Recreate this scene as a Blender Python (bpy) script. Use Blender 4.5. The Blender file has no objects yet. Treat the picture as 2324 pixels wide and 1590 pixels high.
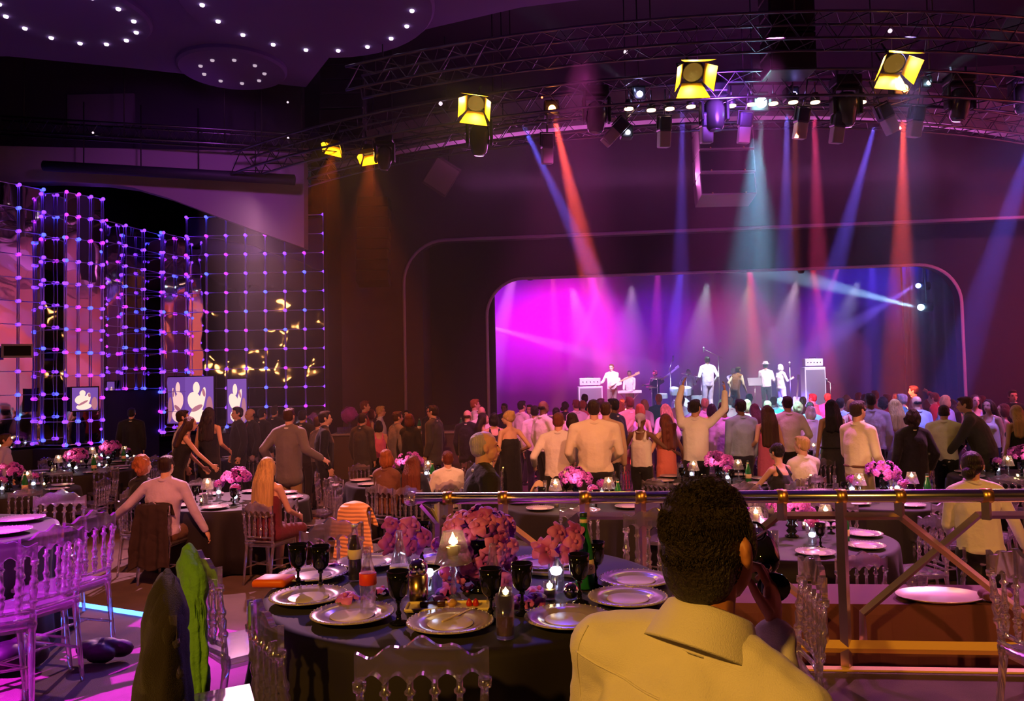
import bpy, bmesh, math, random
from mathutils import Vector, Matrix, Euler
PI = math.pi
random.seed(7)
SC = bpy.context.scene
COL = SC.collection

# ---------------------------------------------------------------- camera
FPX, CX, CY, EYE = 1800.0, 1162.0, 795.0, 2.18
PITCH, ROLL = math.atan(73 / FPX), -0.021
cam_d = bpy.data.cameras.new('camera')
cam = bpy.data.objects.new('camera', cam_d)
COL.objects.link(cam)
cam_d.sensor_width = 36.0
cam_d.lens = 36.0 * FPX / 2324.0
cam_d.clip_start, cam_d.clip_end = 0.05, 200
CAMR = Matrix.Rotation(PI / 2 + PITCH, 3, 'X') @ Matrix.Rotation(ROLL, 3, 'Z')
cam.matrix_world = Matrix.Translation((0, 0, EYE)) @ CAMR.to_4x4()
SC.camera = cam

def ray(px, py):
    return CAMR @ Vector(((px - CX) / FPX, -(py - CY) / FPX, -1.0))
def at(px, py, Y=None, z=None):
    """the point of the room seen at a photo pixel, at depth Y or height z"""
    d = ray(px, py)
    t = (Y / d.y) if Y is not None else ((z - EYE) / d.z)
    return Vector((0, 0, EYE)) + d * t
def hor(px):
    return 868 - 0.021 * (px - 1162)

# ---------------------------------------------------------------- render look
SC.view_settings.view_transform = 'Standard'
SC.view_settings.look = 'None'
SC.view_settings.gamma = 1.0
SC.view_settings.use_curve_mapping = False
SC.view_settings.exposure = 0.66
cy = SC.cycles
cy.use_denoising = True
cy.max_bounces = 8
cy.diffuse_bounces = 2
cy.glossy_bounces = 4
cy.transmission_bounces = 8
cy.transparent_max_bounces = 12
cy.volume_bounces = 0
cy.caustics_reflective = False
cy.caustics_refractive = False
cy.sample_clamp_direct = 0
cy.sample_clamp_indirect = 4.0
cy.use_light_tree = True
cy.use_adaptive_sampling = True
cy.adaptive_threshold = 0.02
W = bpy.data.worlds.new('world'); SC.world = W
W.use_nodes = True
W.node_tree.nodes['Background'].inputs[0].default_value = (0.10, 0.03, 0.16, 1)
W.node_tree.nodes['Background'].inputs[1].default_value = 0.05

# ---------------------------------------------------------------- lights
def aim(o, target):
    d = Vector(target) - o.location
    o.rotation_euler = d.to_track_quat('-Z', 'Y').to_euler()
def spot(name, loc, target, col, power, deg, blend=0.4, rad=0.05, spec=1.0):
    l = bpy.data.lights.new(name, 'SPOT'); o = bpy.data.objects.new(name, l); COL.objects.link(o)
    o.location = loc; aim(o, target)
    l.color = col; l.energy = power; l.spot_size = math.radians(deg); l.spot_blend = blend
    l.shadow_soft_size = rad; l.specular_factor = spec
    return o
def area(name, loc, target, col, power, sx, sy=None, spec=1.0):
    l = bpy.data.lights.new(name, 'AREA'); o = bpy.data.objects.new(name, l); COL.objects.link(o)
    o.location = loc; aim(o, target)
    l.shape = 'RECTANGLE'; l.size = sx; l.size_y = sy or sx
    l.color = col; l.energy = power; l.specular_factor = spec
    return o
def arc_y(x, dy=0.0):
    """plan of the curved lighting truss in front of the stage"""
    R = 15.2 - dy
    return 27.8 - math.sqrt(max(R * R - (x - 4.5) ** 2, 0.01))
def on_arc(px, py, dy=0.0):
    Y = 13.0
    for _ in range(30):
        p = at(px, py, Y=Y)
        Y = arc_y(p.x, dy)
    return at(px, py, Y=Y)

# beams of the moving heads hanging in the curved truss: start pixel, far pixel, depth there, colour, watts, cone
BEAMS = [
    ((1188, 285), (1385, 700), 18.5, (0.14, 0.12, 1.0), 45000, 6.0),
    ((1256, 258), (1400, 880), 18.5, (1.0, 0.09, 0.05), 70000, 9.0),
    ((1476, 236), (1492, 880), 18.5, (1.0, 0.09, 0.08), 60000, 9.0),
    ((1549, 246), (1542, 880), 18.5, (0.20, 0.10, 1.0), 26000, 6.0),
    ((1726, 262), (1728, 880), 18.5, (0.50, 0.80, 1.0), 13000, 6.0),
    ((1786, 250), (1778, 880), 18.5, (0.22, 0.14, 1.0), 30000, 6.5),
    ((1806, 268), (1800, 880), 18.5, (1.0, 0.16, 0.05), 16000, 5.0),
    ((1848, 262), (1866, 880), 18.5, (1.0, 0.06, 0.22), 26000, 7.0),
    ((1985, 285), (1870, 700), 18.5, (0.16, 0.10, 1.0), 45000, 6.0),
    ((2050, 262), (2042, 880), 18.5, (1.0, 0.09, 0.05), 55000, 8.0),
    ((2400, 150), (2200, 760), 18.5, (0.14, 0.10, 1.0), 45000, 7.5),
    ((1452, 212), (1150, -20), 13.6, (0.5, 0.65, 1.0), 3200, 9.0),
    ((2108, 188), (2330, 40), 13.2, (0.5, 0.75, 0.9), 2600, 10.0),
    ((757, 345), (730, 470), 14.2, (1.0, 0.13, 0.01), 520, 40.0),
    ((836, 355), (842, 480), 14.2, (1.0, 0.13, 0.01), 650, 40.0),
]
for i, (a, b, Yb, c, pw, dg) in enumerate(BEAMS):
    p0 = on_arc(a[0], a[1], -0.30 if a[1] > 240 and a[0] > 1300 and a[0] < 2300 else 0.0); p1 = at(b[0], b[1], Y=Yb)
    spot('beam_light', p0, p1, c, pw, dg, 0.6, 0.04)
# stage interior: rear truss lamps and cyc lights
for x, z, tx, ty, tz, c, pw, dg in [
    (0.5, 8.6, -0.8, 31.2, 2.8, (0.45, 0.0, 1.0), 3000, 58),
    (3.0, 8.6, 1.8, 31.2, 2.4, (0.95, 0.0, 0.85), 6500, 58),
    (5.6, 8.6, 5.8, 31.2, 2.4, (0.18, 0.0, 0.9), 2000, 50),
    (8.2, 8.6, 8.6, 31.2, 2.8, (0.8, 0.0, 0.35), 1300, 44),
    (10.8, 8.6, 11.4, 31.2, 2.6, (0.5, 0.0, 0.10), 700, 40),
    (13.5, 8.6, 14.0, 31.2, 2.8, (0.05, 0.02, 1.0), 2600, 60),
    (-1.5, 8.6, -2.9, 30.5, 3.4, (0.08, 0.01, 1.0), 5200, 46),
]:
    spot('cyc_light', (x, 25.5, z), (tx, ty, tz), c, pw, dg, 1.0, 0.3)
for x, tx, ty, c, pw, dg in [
    (0.4, -1.2, 27.5, (1.0, 0.22, 0.75), 15750, 15), (1.4, 1.6, 28.0, (1.0, 0.10, 0.05), 15750, 8), (3.6, 1.4, 27.5, (1.0, 0.55, 0.12), 7200, 6), (2.6, 3.4, 28.0, (1.0, 0.03, 0.7), 20250, 14),
    (5.0, 5.0, 28.2, (0.9, 0.04, 0.7), 15750, 10), (5.9, 5.3, 28.2, (0.10, 0.06, 1.0), 20250, 12), (6.6, 7.7, 28.0, (1.0, 0.55, 0.16), 4950, 4), (8.0, 8.7, 28.2, (1.0, 0.05, 0.07), 31500, 10),
    (7.6, 10.0, 27.5, (0.8, 0.03, 0.8), 11250, 9), (10.0, 11.5, 28.2, (1.0, 0.04, 0.05), 22500, 9), (11.4, 9.4, 27.0, (1.0, 0.12, 0.7), 13500, 8), (12.2, 12.6, 28.0, (0.12, 0.05, 1.0), 13500, 12),
]:
    spot('rear_beam_light', (x, 26.5, 6.9), (tx, ty, 1.0), c, pw, dg, 0.8, 0.05)
P_R1 = at(2090, 697, Y=25.5); P_R2 = at(2084, 648, Y=25.8)
spot('wing_light', P_R1 + Vector((-0.15, 0, 0)), at(1700, 600, Y=26.5), (0.40, 0.70, 1.0), 26000, 10, 0.6, 0.05)
spot('wing_light', P_R2 + Vector((-0.15, 0, 0)), at(1900, 760, Y=26.5), (0.22, 0.12, 1.0), 9000, 14, 0.6, 0.05)
spot('wing_light', at(2230, 640, Y=26), at(1850, 900, Y=25.5), (0.16, 0.14, 1.0), 16000, 11, 0.6, 0.05)
spot('wing_light', at(1090, 735, Y=26), at(1400, 820, Y=26.5), (0.35, 0.3, 1.0), 14000, 9, 0.6, 0.05)
# keys on the band from above the opening, and the light that spills on the dancers
for x, tx, ty, c, pw in [(1.8, 2.9, 26.0, (1.0, 0.50, 1.0), 1400), (3.6, 3.9, 27.0, (1.0, 0.60, 1.0), 1200), (5.8, 5.9, 26.0, (0.70, 0.85, 1.0), 1600), (7.0, 7.0, 24.9, (1.0, 0.80, 0.55), 1000), (8.4, 8.3, 25.6, (1.0, 0.72, 0.95), 1800), (10.2, 9.7, 25.6, (0.8, 0.75, 1.0), 1000)]:
    spot('band_key_light', (x, 23.6 - 0.05 * x, 5.0), (tx, ty, 1.7), c, pw, 36, 0.9, 0.1)
spot('dance_floor_light', (4.15, 13.1, 6.2), (5.0, 16.6, 1.2), (0.20, 0.62, 1.0), 10000, 28, 0.9, 0.1)
spot('dance_floor_light', (9.6, 13.8, 6.2), (10.2, 14.2, 1.2), (0.05, 0.45, 1.0), 1800, 26, 0.9, 0.1)
for x, tx, ty, c, pw in [(1.2, 0.6, 15.5, (1.0, 0.10, 0.55), 1500), (4.0, 3.2, 14.5, (1.0, 0.12, 0.75), 2000), (6.0, 5.6, 14.2, (0.45, 0.35, 1.0), 3000), (8.5, 7.0, 14.6, (0.35, 0.20, 1.0), 1500), (10.5, 9.4, 15.0, (1.0, 0.10, 0.20), 1400)]:
    spot('dance_wash_light', (x, 11.3, 7.3), (tx, ty, 1.2), c, pw, 40, 0.9, 0.1)
# wash on the wall above the proscenium, and an unseen pink light added to brighten the trusses
area('wall_wash_light', (5.5, 17.0, 9.6), (5.5, 21.2, 7.4), (0.42, 0.02, 0.42), 36, 10.0, 0.4, 0.0)
area('truss_fill_light', (4.5, 17.4, 6.6), (4.5, 13.0, 7.6), (0.85, 0.18, 0.75), 130, 11.0, 0.3)
spot('gallery_light', (3.5, 12.0, 6.4), (3.5, 15.3, 7.6), (0.40, 0.10, 0.95), 160, 100, 0.9, 0.2)
spot('gallery_light', (9.0, 12.4, 6.4), (9.0, 15.6, 7.6), (0.50, 0.13, 0.80), 60, 100, 0.9, 0.2)
# house lights: warm from the control position behind the tables, violet and magenta from the rig
spot('house_light', (-3.4, -3.6, 5.6), (0.5, 2.8, 1.3), (1.0, 0.47, 0.06), 1000, 44, 0.7, 0.15)
spot('house_light', (6.0, -3.5, 6.0), (3.4, 5.4, 0.8), (1.0, 0.34, 0.10), 900, 40, 0.7, 0.15)
spot('house_light', (5.0, 1.0, 5.6), (-0.2, 5.8, 1.6), (1.0, 0.24, 0.06), 420, 26, 0.8, 0.12)
spot('house_light', (-2.0, 1.5, 7.6), (-3.4, 11.4, 0.9), (1.0, 0.28, 0.12), 2300, 60, 0.8, 0.15)
spot('house_light', (3.0, 2.0, 7.6), (1.8, 9.6, 1.2), (1.0, 0.36, 0.20), 1300, 40, 0.8, 0.15)
spot('magenta_light', (-5.6, 0.8, 6.4), (-3.0, 4.7, 0.9), (0.80, 0.02, 1.0), 13000, 22, 0.7, 0.1)
spot('magenta_light', (3.6, 11.4, 7.0), (3.6, 7.4, 0.8), (0.9, 0.06, 1.0), 900, 52, 0.9, 0.12)
spot('blue_light', (0.4, 11.4, 7.0), (-1.2, 4.4, 1.2), (0.10, 0.04, 1.0), 700, 34, 0.8, 0.12)
spot('blue_light', (-2.6, 11.4, 7.2), (-3.6, 6.0, 1.0), (0.12, 0.05, 1.0), 900, 36, 0.8, 0.12)
for x, y in ((-10.5, 7.0), (-5.0, 8.0), (-1.5, 5.5)):
    spot('ceiling_fill_light', (x, y, 5.4), (x - 0.3, y + 0.6, 8.0), (0.11, 0.015, 0.50), 70, 150, 0.9, 0.3, 0.0)  # unseen upward spots added to tint the ceiling violet
spot('bulkhead_light', (-4.6, 11.5, 7.0), (-6.8, 17.0, 6.0), (0.36, 0.06, 0.50), 420, 64, 0.9, 0.2)
spot('side_wall_fill_light', (10.0, 9.0, 6.5), (16.0, 16.0, 4.0), (1.0, 0.12, 0.34), 3600, 80, 0.7, 0.3)  # unseen lamps added so the mirrors reflect a pink wall
spot('side_wall_fill_light', (11.0, 4.0, 6.5), (16.0, 9.0, 5.0), (1.0, 0.22, 0.08), 3400, 70, 0.7, 0.3)

spot('glint_fill_light', (-5.2, 15.0, 6.0), (-3.8, 9.0, 0.9), (1.0, 0.40, 0.62), 3000, 56, 0.9, 0.08)  # pink spots added for glints on chairs and rims on people
spot('glint_fill_light', (7.6, 11.4, 7.0), (4.4, 8.0, 0.9), (1.0, 0.30, 0.75), 2200, 50, 0.9, 0.08)
spot('glint_fill_light', (-1.0, 11.4, 7.2), (-0.6, 7.5, 0.9), (1.0, 0.45, 0.60), 420, 44, 0.9, 0.08)

# ---------------------------------------------------------------- helpers
MATS = {}
def M(name, col=(0.5, 0.5, 0.5), rough=0.5, metal=0.0, bump=0.0, bscale=60.0, emit=None, estr=0.0, trans=0.0, ior=1.45, spec=0.5, sheen=0.0, var=0.0, vscale=8.0, sss=0.0):
    if name in MATS: return MATS[name]
    m = bpy.data.materials.new(name); m.use_nodes = True
    nt = m.node_tree; b = nt.nodes['Principled BSDF']
    b.inputs['Base Color'].default_value = (*col, 1)
    b.inputs['Roughness'].default_value = rough
    b.inputs['Metallic'].default_value = metal
    b.inputs['Specular IOR Level'].default_value = spec
    b.inputs['IOR'].default_value = ior
    if trans: b.inputs['Transmission Weight'].default_value = trans
    if sheen: b.inputs['Sheen Weight'].default_value = sheen
    if emit:
        b.inputs['Emission Color'].default_value = (*emit, 1)
        b.inputs['Emission Strength'].default_value = estr
    if bump or var:
        tc = nt.nodes.new('ShaderNodeTexCoord')
    if bump:
        n = nt.nodes.new('ShaderNodeTexNoise'); n.inputs['Scale'].default_value = bscale; n.inputs['Detail'].default_value = 4
        bp = nt.nodes.new('ShaderNodeBump'); bp.inputs['Strength'].default_value = bump; bp.inputs['Distance'].default_value = 0.02 if bscale > 20 else 0.035
        nt.links.new(tc.outputs['Object'], n.inputs['Vector'])
        nt.links.new(n.outputs['Fac'], bp.inputs['Height']); nt.links.new(bp.outputs['Normal'], b.inputs['Normal'])
    if var:
        n = nt.nodes.new('ShaderNodeTexNoise'); n.inputs['Scale'].default_value = vscale; n.inputs['Detail'].default_value = 3
        r = nt.nodes.new('ShaderNodeMapRange'); r.inputs['To Min'].default_value = 1 - var; r.inputs['To Max'].default_value = 1 + var
        mx = nt.nodes.new('ShaderNodeMix'); mx.data_type = 'RGBA'; mx.blend_type = 'MULTIPLY'; mx.inputs[0].default_value = 1
        mx.inputs[6].default_value = (*col, 1)
        nt.links.new(tc.outputs['Object'], n.inputs['Vector']); nt.links.new(n.outputs['Fac'], r.inputs['Value'])
        nt.links.new(r.outputs[0], mx.inputs[7]); nt.links.new(mx.outputs[2], b.inputs['Base Color'])
    MATS[name] = m
    return m
def emission(name, col, strength, sample=False):
    if name in MATS: return MATS[name]
    m = bpy.data.materials.new(name); m.use_nodes = True
    nt = m.node_tree; nt.nodes.clear()
    e = nt.nodes.new('ShaderNodeEmission'); o = nt.nodes.new('ShaderNodeOutputMaterial')
    e.inputs[0].default_value = (*col, 1); e.inputs[1].default_value = strength
    nt.links.new(e.outputs[0], o.inputs[0])
    if not sample: m.cycles.emission_sampling = 'NONE'
    MATS[name] = m
    return m

def mesh_from(bm, name, mat, smooth=True):
    me = bpy.data.meshes.new(name)
    bm.normal_update(); bm.to_mesh(me); bm.free()
    if smooth:
        for p in me.polygons: p.use_smooth = True
    for m in (mat if isinstance(mat, (list, tuple)) else [mat]):
        if m: me.materials.append(m)
    return me
def link(name, data, parent=None, loc=None, rot=None):
    o = bpy.data.objects.new(name, data); COL.objects.link(o)
    if parent: o.parent = parent
    if loc is not None: o.location = loc
    if rot is not None: o.rotation_euler = rot
    return o
def obj(name, bm, mat, parent=None, smooth=True, loc=None, rot=None):
    return link(name, mesh_from(bm, name, mat, smooth), parent, loc, rot)
def empty(name, loc=(0, 0, 0), rz=0.0):
    o = bpy.data.objects.new(name, None); COL.objects.link(o)
    o.empty_display_size = 0.1
    o.location = loc; o.rotation_euler = (0, 0, rz)
    return o
def tag(o, label, cat, group=None, kind=None):
    o['label'] = label; o['category'] = cat
    if group: o['group'] = group
    if kind: o['kind'] = kind
    return o
def struct(name, bm, mat, parent=None, smooth=False, label=None):
    o = obj(name, bm, mat, parent, smooth)
    if parent is None: o['kind'] = 'structure'
    if label: o['label'] = label
    return o
def copy_tree(o, parent=None):
    c = o.copy(); COL.objects.link(c); c.parent = parent
    for ch in list(o.children): copy_tree(ch, c)
    return c
def NB(): return bmesh.new()
def box(bm, c, s, rz=0.0, R=None):
    m = Matrix.Translation(Vector(c)) @ (R.to_4x4() if R is not None else Matrix.Rotation(rz, 4, 'Z')) @ Matrix.Diagonal((s[0], s[1], s[2], 1))
    return bmesh.ops.create_cube(bm, size=1.0, matrix=m)['verts']
def bbox_bev(bm, c, s, bev=0.01, rz=0.0, R=None, seg=2):
    vs = box(bm, c, s, rz, R)
    es = list({e for v in vs for e in v.link_edges})
    bmesh.ops.bevel(bm, geom=es, offset=bev, segments=seg, affect='EDGES', profile=0.5)
def tube(bm, pts, r, n=8, closed=False, caps=True, r_list=None):
    """sweep a circle along points"""
    pts = [Vector(p) for p in pts]
    N = len(pts); rings = []
    prev = None
    for i, p in enumerate(pts):
        if closed: t = pts[(i + 1) % N] - pts[i - 1]
        else: t = pts[min(i + 1, N - 1)] - pts[max(i - 1, 0)]
        if t.length < 1e-9: t = Vector((0, 0, 1))
        t.normalize()
        if prev is None:
            a = Vector((0, 0, 1)) if abs(t.z) < 0.9 else Vector((1, 0, 0))
            u = t.cross(a).normalized()
        else:
            u = prev - t * prev.dot(t)
            u = u.normalized() if u.length > 1e-6 else t.orthogonal().normalized()
        prev = u; v = t.cross(u)
        rr = r_list[i] if r_list else r
        rings.append([bm.verts.new(p + (u * math.cos(2 * PI * k / n) + v * math.sin(2 * PI * k / n)) * rr) for k in range(n)])
    for i in range(N if closed else N - 1):
        a, b = rings[i], rings[(i + 1) % N]
        for k in range(n): bm.faces.new((a[k], a[(k + 1) % n], b[(k + 1) % n], b[k]))
    if caps and not closed:
        bm.faces.new(rings[0][::-1]); bm.faces.new(rings[-1])
def lathe(bm, prof, n=16, c=(0, 0, 0), mat=None):
    """revolve (radius, z) points about the vertical through c"""
    c = Vector(c); rings = []
    for r, z in prof:
        if r <= 1e-6: rings.append([bm.verts.new((mat @ Vector((0, 0, z)) if mat else Vector((0, 0, z))) + c)])
        else: rings.append([bm.verts.new((mat @ Vector((r * math.cos(2 * PI * k / n), r * math.sin(2 * PI * k / n), z)) if mat else Vector((r * math.cos(2 * PI * k / n), r * math.sin(2 * PI * k / n), z))) + c) for k in range(n)])
    for a, b in zip(rings, rings[1:]):
        for k in range(n):
            k2 = (k + 1) % n
            if len(a) == 1 and len(b) > 1: bm.faces.new((a[0], b[k2], b[k]))
            elif len(b) == 1 and len(a) > 1: bm.faces.new((a[k], a[k2], b[0]))
            elif len(a) > 1: bm.faces.new((a[k], a[k2], b[k2], b[k]))
    for rr, fl in ((rings[0], True), (rings[-1], False)):
        if len(rr) > 1: bm.faces.new(rr[::-1] if fl else rr)
def poly_prism(bm, pts, z0, z1):
    a = [bm.verts.new((x, y, z0)) for x, y in pts]; b = [bm.verts.new((x, y, z1)) for x, y in pts]
    bm.faces.new(a[::-1]); bm.faces.new(b)
    for i in range(len(pts)):
        j = (i + 1) % len(pts); bm.faces.new((a[i], a[j], b[j], b[i]))
def vdir(p0, p1):
    d = Vector(p1) - Vector(p0)
    return d.to_track_quat('Z', 'Y').to_matrix()
# ================================================================ the room
carpet = M('carpet', (0.13, 0.085, 0.075), 0.95, bump=0.5, bscale=240, var=0.45, vscale=3.0)
dark = M('black_paint', (0.012, 0.010, 0.014), 0.7)
wall_p = M('proscenium_paint', (0.085, 0.05, 0.07), 0.85, var=0.15, vscale=1.2)
ceil_m = M('ceiling_plaster', (0.17, 0.11, 0.34), 0.8, var=0.12, vscale=0.8)
TIER = [(-16, -7), (16, -7), (16, 3.22), (3.2, 4.5), (-0.59, 4.92), (-2.7, 5.95), (-3.5, 6.38), (-16, 9.6)]
bm = NB(); poly_prism(bm, [(-16, -7), (16, -7), (16, 34), (-16, 34)], -0.2, 0.0)
struct('floor', bm, carpet)
bm = NB(); poly_prism(bm, TIER, 0.0, 0.5)
struct('floor_tier', bm, carpet)
# brass nosing of the raised tier under the balustrade, and a lit strip on its edge at the left
brass = M('brass', (0.80, 0.55, 0.16), 0.35, 1.0)
bm = NB(); box(bm, (5.0, 4.30, 0.485), (9.0, 0.06, 0.05), rz=math.atan2(-1.28, 12.8))
struct('trim_1', bm, M('nosing_paint', (0.75, 0.50, 0.10), 0.5), label='yellow nosing along the edge of the raised floor')
bm = NB(); a, b = Vector((-3.9, 6.52, 0.515)), Vector((-2.4, 5.79, 0.515)); tube(bm, [a, b], 0.018, 8)
tag(obj('light_strip', bm, emission('neon_blue', (0.05, 0.16, 1.0), 5.0, True)), 'glowing blue light strip along the floor edge by the magenta chairs', 'light strip')
# ceiling over the tables, with the curved edge in front of the rig
EDGE = [(-16, 13.2), (-8.6, 13.5), (-6.8, 14.1), (-3.9, 15.2), (-3.0, 13.6), (-1.1, 12.7), (0.25, 12.1), (3, 11.5), (8, 11.5), (16, 12.6)]
bm = NB(); poly_prism(bm, [(-16, -7), (16, -7)] + EDGE[::-1], 8.0, 8.3)
struct('ceiling', bm, ceil_m)
bm = NB(); poly_prism(bm, [(-16, -7), (16, -7), (16, 34), (-16, 34)], 10.0, 10.2)
struct('ceiling_void', bm, dark)
for k, (x, y, z, s) in {'left': (-16.1, 13.5, 5, (0.2, 41, 10.4)), 'right': (16.1, 13.5, 5, (0.2, 41, 10.4)), 'back': (0, -7.1, 5, (32, 0.2, 10.4)), 'front': (0, 34.1, 5, (32, 0.2, 10.4))}.items():
    bm = NB(); box(bm, (x, y, z), s)
    struct('wall_' + k, bm, M('side_wall_paint', (0.55, 0.42, 0.46), 0.8) if k == 'right' else dark)
# round ceiling rafts
for i, (px, py, r) in enumerate([(160, 30, 1.15), (528, 152, 0.95), (700, 5, 1.9)]):
    p = at(px, py, z=7.98)
    bm = NB(); lathe(bm, [(0, 7.90), (r - 0.04, 7.90), (r, 7.94), (r, 8.0)], 48, (p.x, p.y, 0))
    struct('trim_%d' % (i + 2), bm, ceil_m, smooth=False)
    n, rr = [(14, 0.92), (9, 0.55), (18, 1.55)][i]
    for k in range(n):
        a = 2 * PI * (k + 0.3) / n
        bm = NB(); lathe(bm, [(0, 0), (0.030, 0.0), (0.036, 0.012), (0.036, 0.03)], 12)
        o = obj('ceiling_downlight', bm, emission('downlight_glow_%d' % (i != 1), (1.0, 0.75, 0.95), 2.6 if i != 1 else 0.35), None, True, (p.x + rr * math.cos(a), p.y + rr * math.sin(a), 7.872))
        tag(o, ['tiny downlight in the ring under the round raft at the top corner of the ceiling', 'dim downlight in the small ring under the far round ceiling raft', 'tiny downlight in the widest ring on the ceiling'][i], 'downlight', ['downlights of the corner ring', 'downlights of the far ring', 'downlights of the widest ring'][i])
# dark end of the ceiling and the violet bulkhead over the mirror wall
bm = NB(); poly_prism(bm, [(-16, 17.6), (-4.6, 17.6), (-4.6, 17.8), (-16, 17.8)], 7.1, 10)
struct('wall_upper', bm, M('upper_wall_paint', (0.05, 0.04, 0.07), 0.8))
pts = [at(690, 345, Y=17), at(690, 562, Y=17), at(600, 530, Y=17), at(480, 486, Y=17), at(380, 448, Y=17), at(300, 425, Y=17), at(230, 416, Y=17), at(120, 412, Y=17), at(-300, 420, Y=17), at(-300, 325, Y=17)]
bm = NB()
f = [bm.verts.new(p) for p in pts]; g = [bm.verts.new(p + Vector((0, 0.35, 0))) for p in pts]
bm.faces.new(f); bm.faces.new(g[::-1])
for i in range(len(f)):
    j = (i + 1) % len(f); bm.faces.new((f[i], g[i], g[j], f[j]))
struct('wall_bulkhead', bm, M('bulkhead_paint', (0.42, 0.32, 0.40), 0.8))
a, b = at(100, 376, Y=16.4), at(668, 408, Y=16.4)
t = empty('projection_screen_case', (a + b) / 2)
bm = NB(); tube(bm, [a - t.location, b - t.location], 0.11, 16); obj('housing', bm, M('screen_case', (0.03, 0.03, 0.045), 0.6), t)
for px in (190, 320, 450, 580):
    q = at(px, 376 + (px - 100) * 0.056, Y=16.4) - t.location
    bm = NB(); tube(bm, [q, q + Vector((0, 0, 1.4))], 0.012, 6); obj('hanger_rod', bm, dark, t)
tag(t, 'long dark tubular projection screen case hanging before the violet bulkhead', 'screen')
# proscenium: outer portal and inner portal, both slightly turned
def portal(name, y0, xl, xr, ztop, rad, X0, X1, Z1, thick, mat, trim, zb=0.0):
    yy = lambda x: y0 - 0.1 * x
    arc = []
    n = 10
    prof = [(xl, zb)] + [(xl + rad - rad * math.cos(k * PI / 2 / n), ztop - rad + rad * math.sin(k * PI / 2 / n)) for k in range(n + 1)]
    prof += [(xr - rad + rad * math.sin(k * PI / 2 / n), ztop - rad + rad * math.cos(k * PI / 2 / n)) for k in range(n + 1)] + [(xr, zb)]
    out = [(X0, zb)] + [(X0, z) if x < xl + 0.01 or z < ztop - rad + 0.01 and x < xl + rad else (x, Z1) for x, z in prof[1:-1]] + [(X1, zb)]
    half = len(prof) // 2
    outer = []
    for i, (x, z) in enumerate(prof):
        if i == 0: outer.append((X0, zb))
        elif i == len(prof) - 1: outer.append((X1, zb))
        elif i <= n + 1:
            k = i - 1; outer.append((X0, z + (Z1 - z) * k / n) if k < n else (x, Z1))
            if k == n: outer[-1] = (x, Z1)
        else:
            k = i - n - 2; outer.append((x, Z1) if k == 0 else (X1, Z1 - (Z1 - z) * k / n))
    # straight quads between the opening's outline and the wall's outline
    bm = NB()
    def ring(lst, dy): return [bm.verts.new((x, yy(x) + dy, z)) for x, z in lst]
    a, b = ring(prof, 0), ring(outer, 0); c, d = ring(prof, thick), ring(outer, thick)
    for i in range(len(prof) - 1):
        bm.faces.new((a[i], a[i + 1], b[i + 1], b[i])); bm.faces.new((c[i], d[i], d[i + 1], c[i + 1]))
        bm.faces.new((a[i], c[i], c[i + 1], a[i + 1]))
    v = [bm.verts.new((X0, yy(X0), Z1)), bm.verts.new((X1, yy(X1), Z1))]
    bm.faces.new((b[n], v[0], b[n + 1])) if False else None
    struct(name, bm, mat)
    bm = NB(); tube(bm, [(x, yy(x) - 0.02, z) for x, z in prof], 0.045, 8)
    struct(trim[0], bm, trim[1], smooth=True)
portal('wall_proscenium_outer', 21.2, -2.9, 22, 6.08, 1.15, -4.75, 24, 10.0, 0.5, wall_p, ('trim_5', M('portal_trim', (0.50, 0.36, 0.50), 0.5)))
portal('wall_proscenium_inner', 23.3, -0.72, 12.55, 5.24, 1.1, -6, 24, 10.0, 0.35, M('inner_portal_paint', (0.045, 0.03, 0.045), 0.85), ('trim_6', M('inner_trim', (0.85, 0.62, 0.80), 0.45)))
bm = NB(); poly_prism(bm, [(-2.9, 21.5), (-2.4, 21.5), (-2.4, 23.55), (-2.9, 23.55)], 0, 7)
struct('wall_reveal', bm, wall_p)
# corner fillers where the mirror wall meets the portal
bm = NB(); box(bm, (-4.7, 21.2, 5), (0.1, 2.2, 10)); struct('wall_return', bm, dark)
# stage deck, backdrop, legs
bm = NB(); poly_prism(bm, [(-0.4, 22.4), (12.4, 21.2), (15, 21.2), (15.5, 33), (-5.5, 33), (-5.5, 24)], 0.0, 1.0)
struct('floor_stage', bm, M('stage_deck', (0.10, 0.08, 0.10), 0.5))
def drape(name, a, b, z0, z1, folds, depth, mat):
    bm = NB(); a, b = Vector(a), Vector(b); n = folds * 6
    d = (b - a); nn = Vector((-d.y, d.x, 0)).normalized()
    lo, hi = [], []
    for i in range(n + 1):
        p = a + d * (i / n) + nn * (depth * math.sin(i * PI / 3) + depth * 0.5 * math.sin(i * 0.71))
        lo.append(bm.verts.new((p.x, p.y, z0))); hi.append(bm.verts.new((p.x, p.y, z1)))
    for i in range(n): bm.faces.new((lo[i], lo[i + 1], hi[i + 1], hi[i]))
    o = obj(name, bm, mat)
    md = o.modifiers.new('thickness', 'SOLIDIFY'); md.thickness = 0.02
    return o
tag(drape('backdrop_curtain', (-5, 31.6, 0), (15.4, 31.2, 0), 1.0, 9.5, 16, 0.02, M('cyclorama', (0.62, 0.50, 0.62), 0.9)), 'pale stage backdrop washed in magenta light behind the band', 'curtain')
black_cloth = M('leg_cloth', (0.05, 0.04, 0.08), 0.9)
tag(drape('stage_curtain', (-3.2, 26.0, 0), (-0.52, 25.3, 0), 1.0, 8.0, 8, 0.07, black_cloth), 'dark stage leg curtain at the near end of the magenta backdrop', 'curtain')
tag(drape('stage_curtain', (13.35, 26.9, 0), (15.6, 24.6, 0), 1.0, 8.0, 9, 0.09, M('leg_cloth_blue', (0.10, 0.09, 0.16), 0.9)), 'dark blue folded leg curtain beside the cold blue wing lamps', 'curtain')
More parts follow.
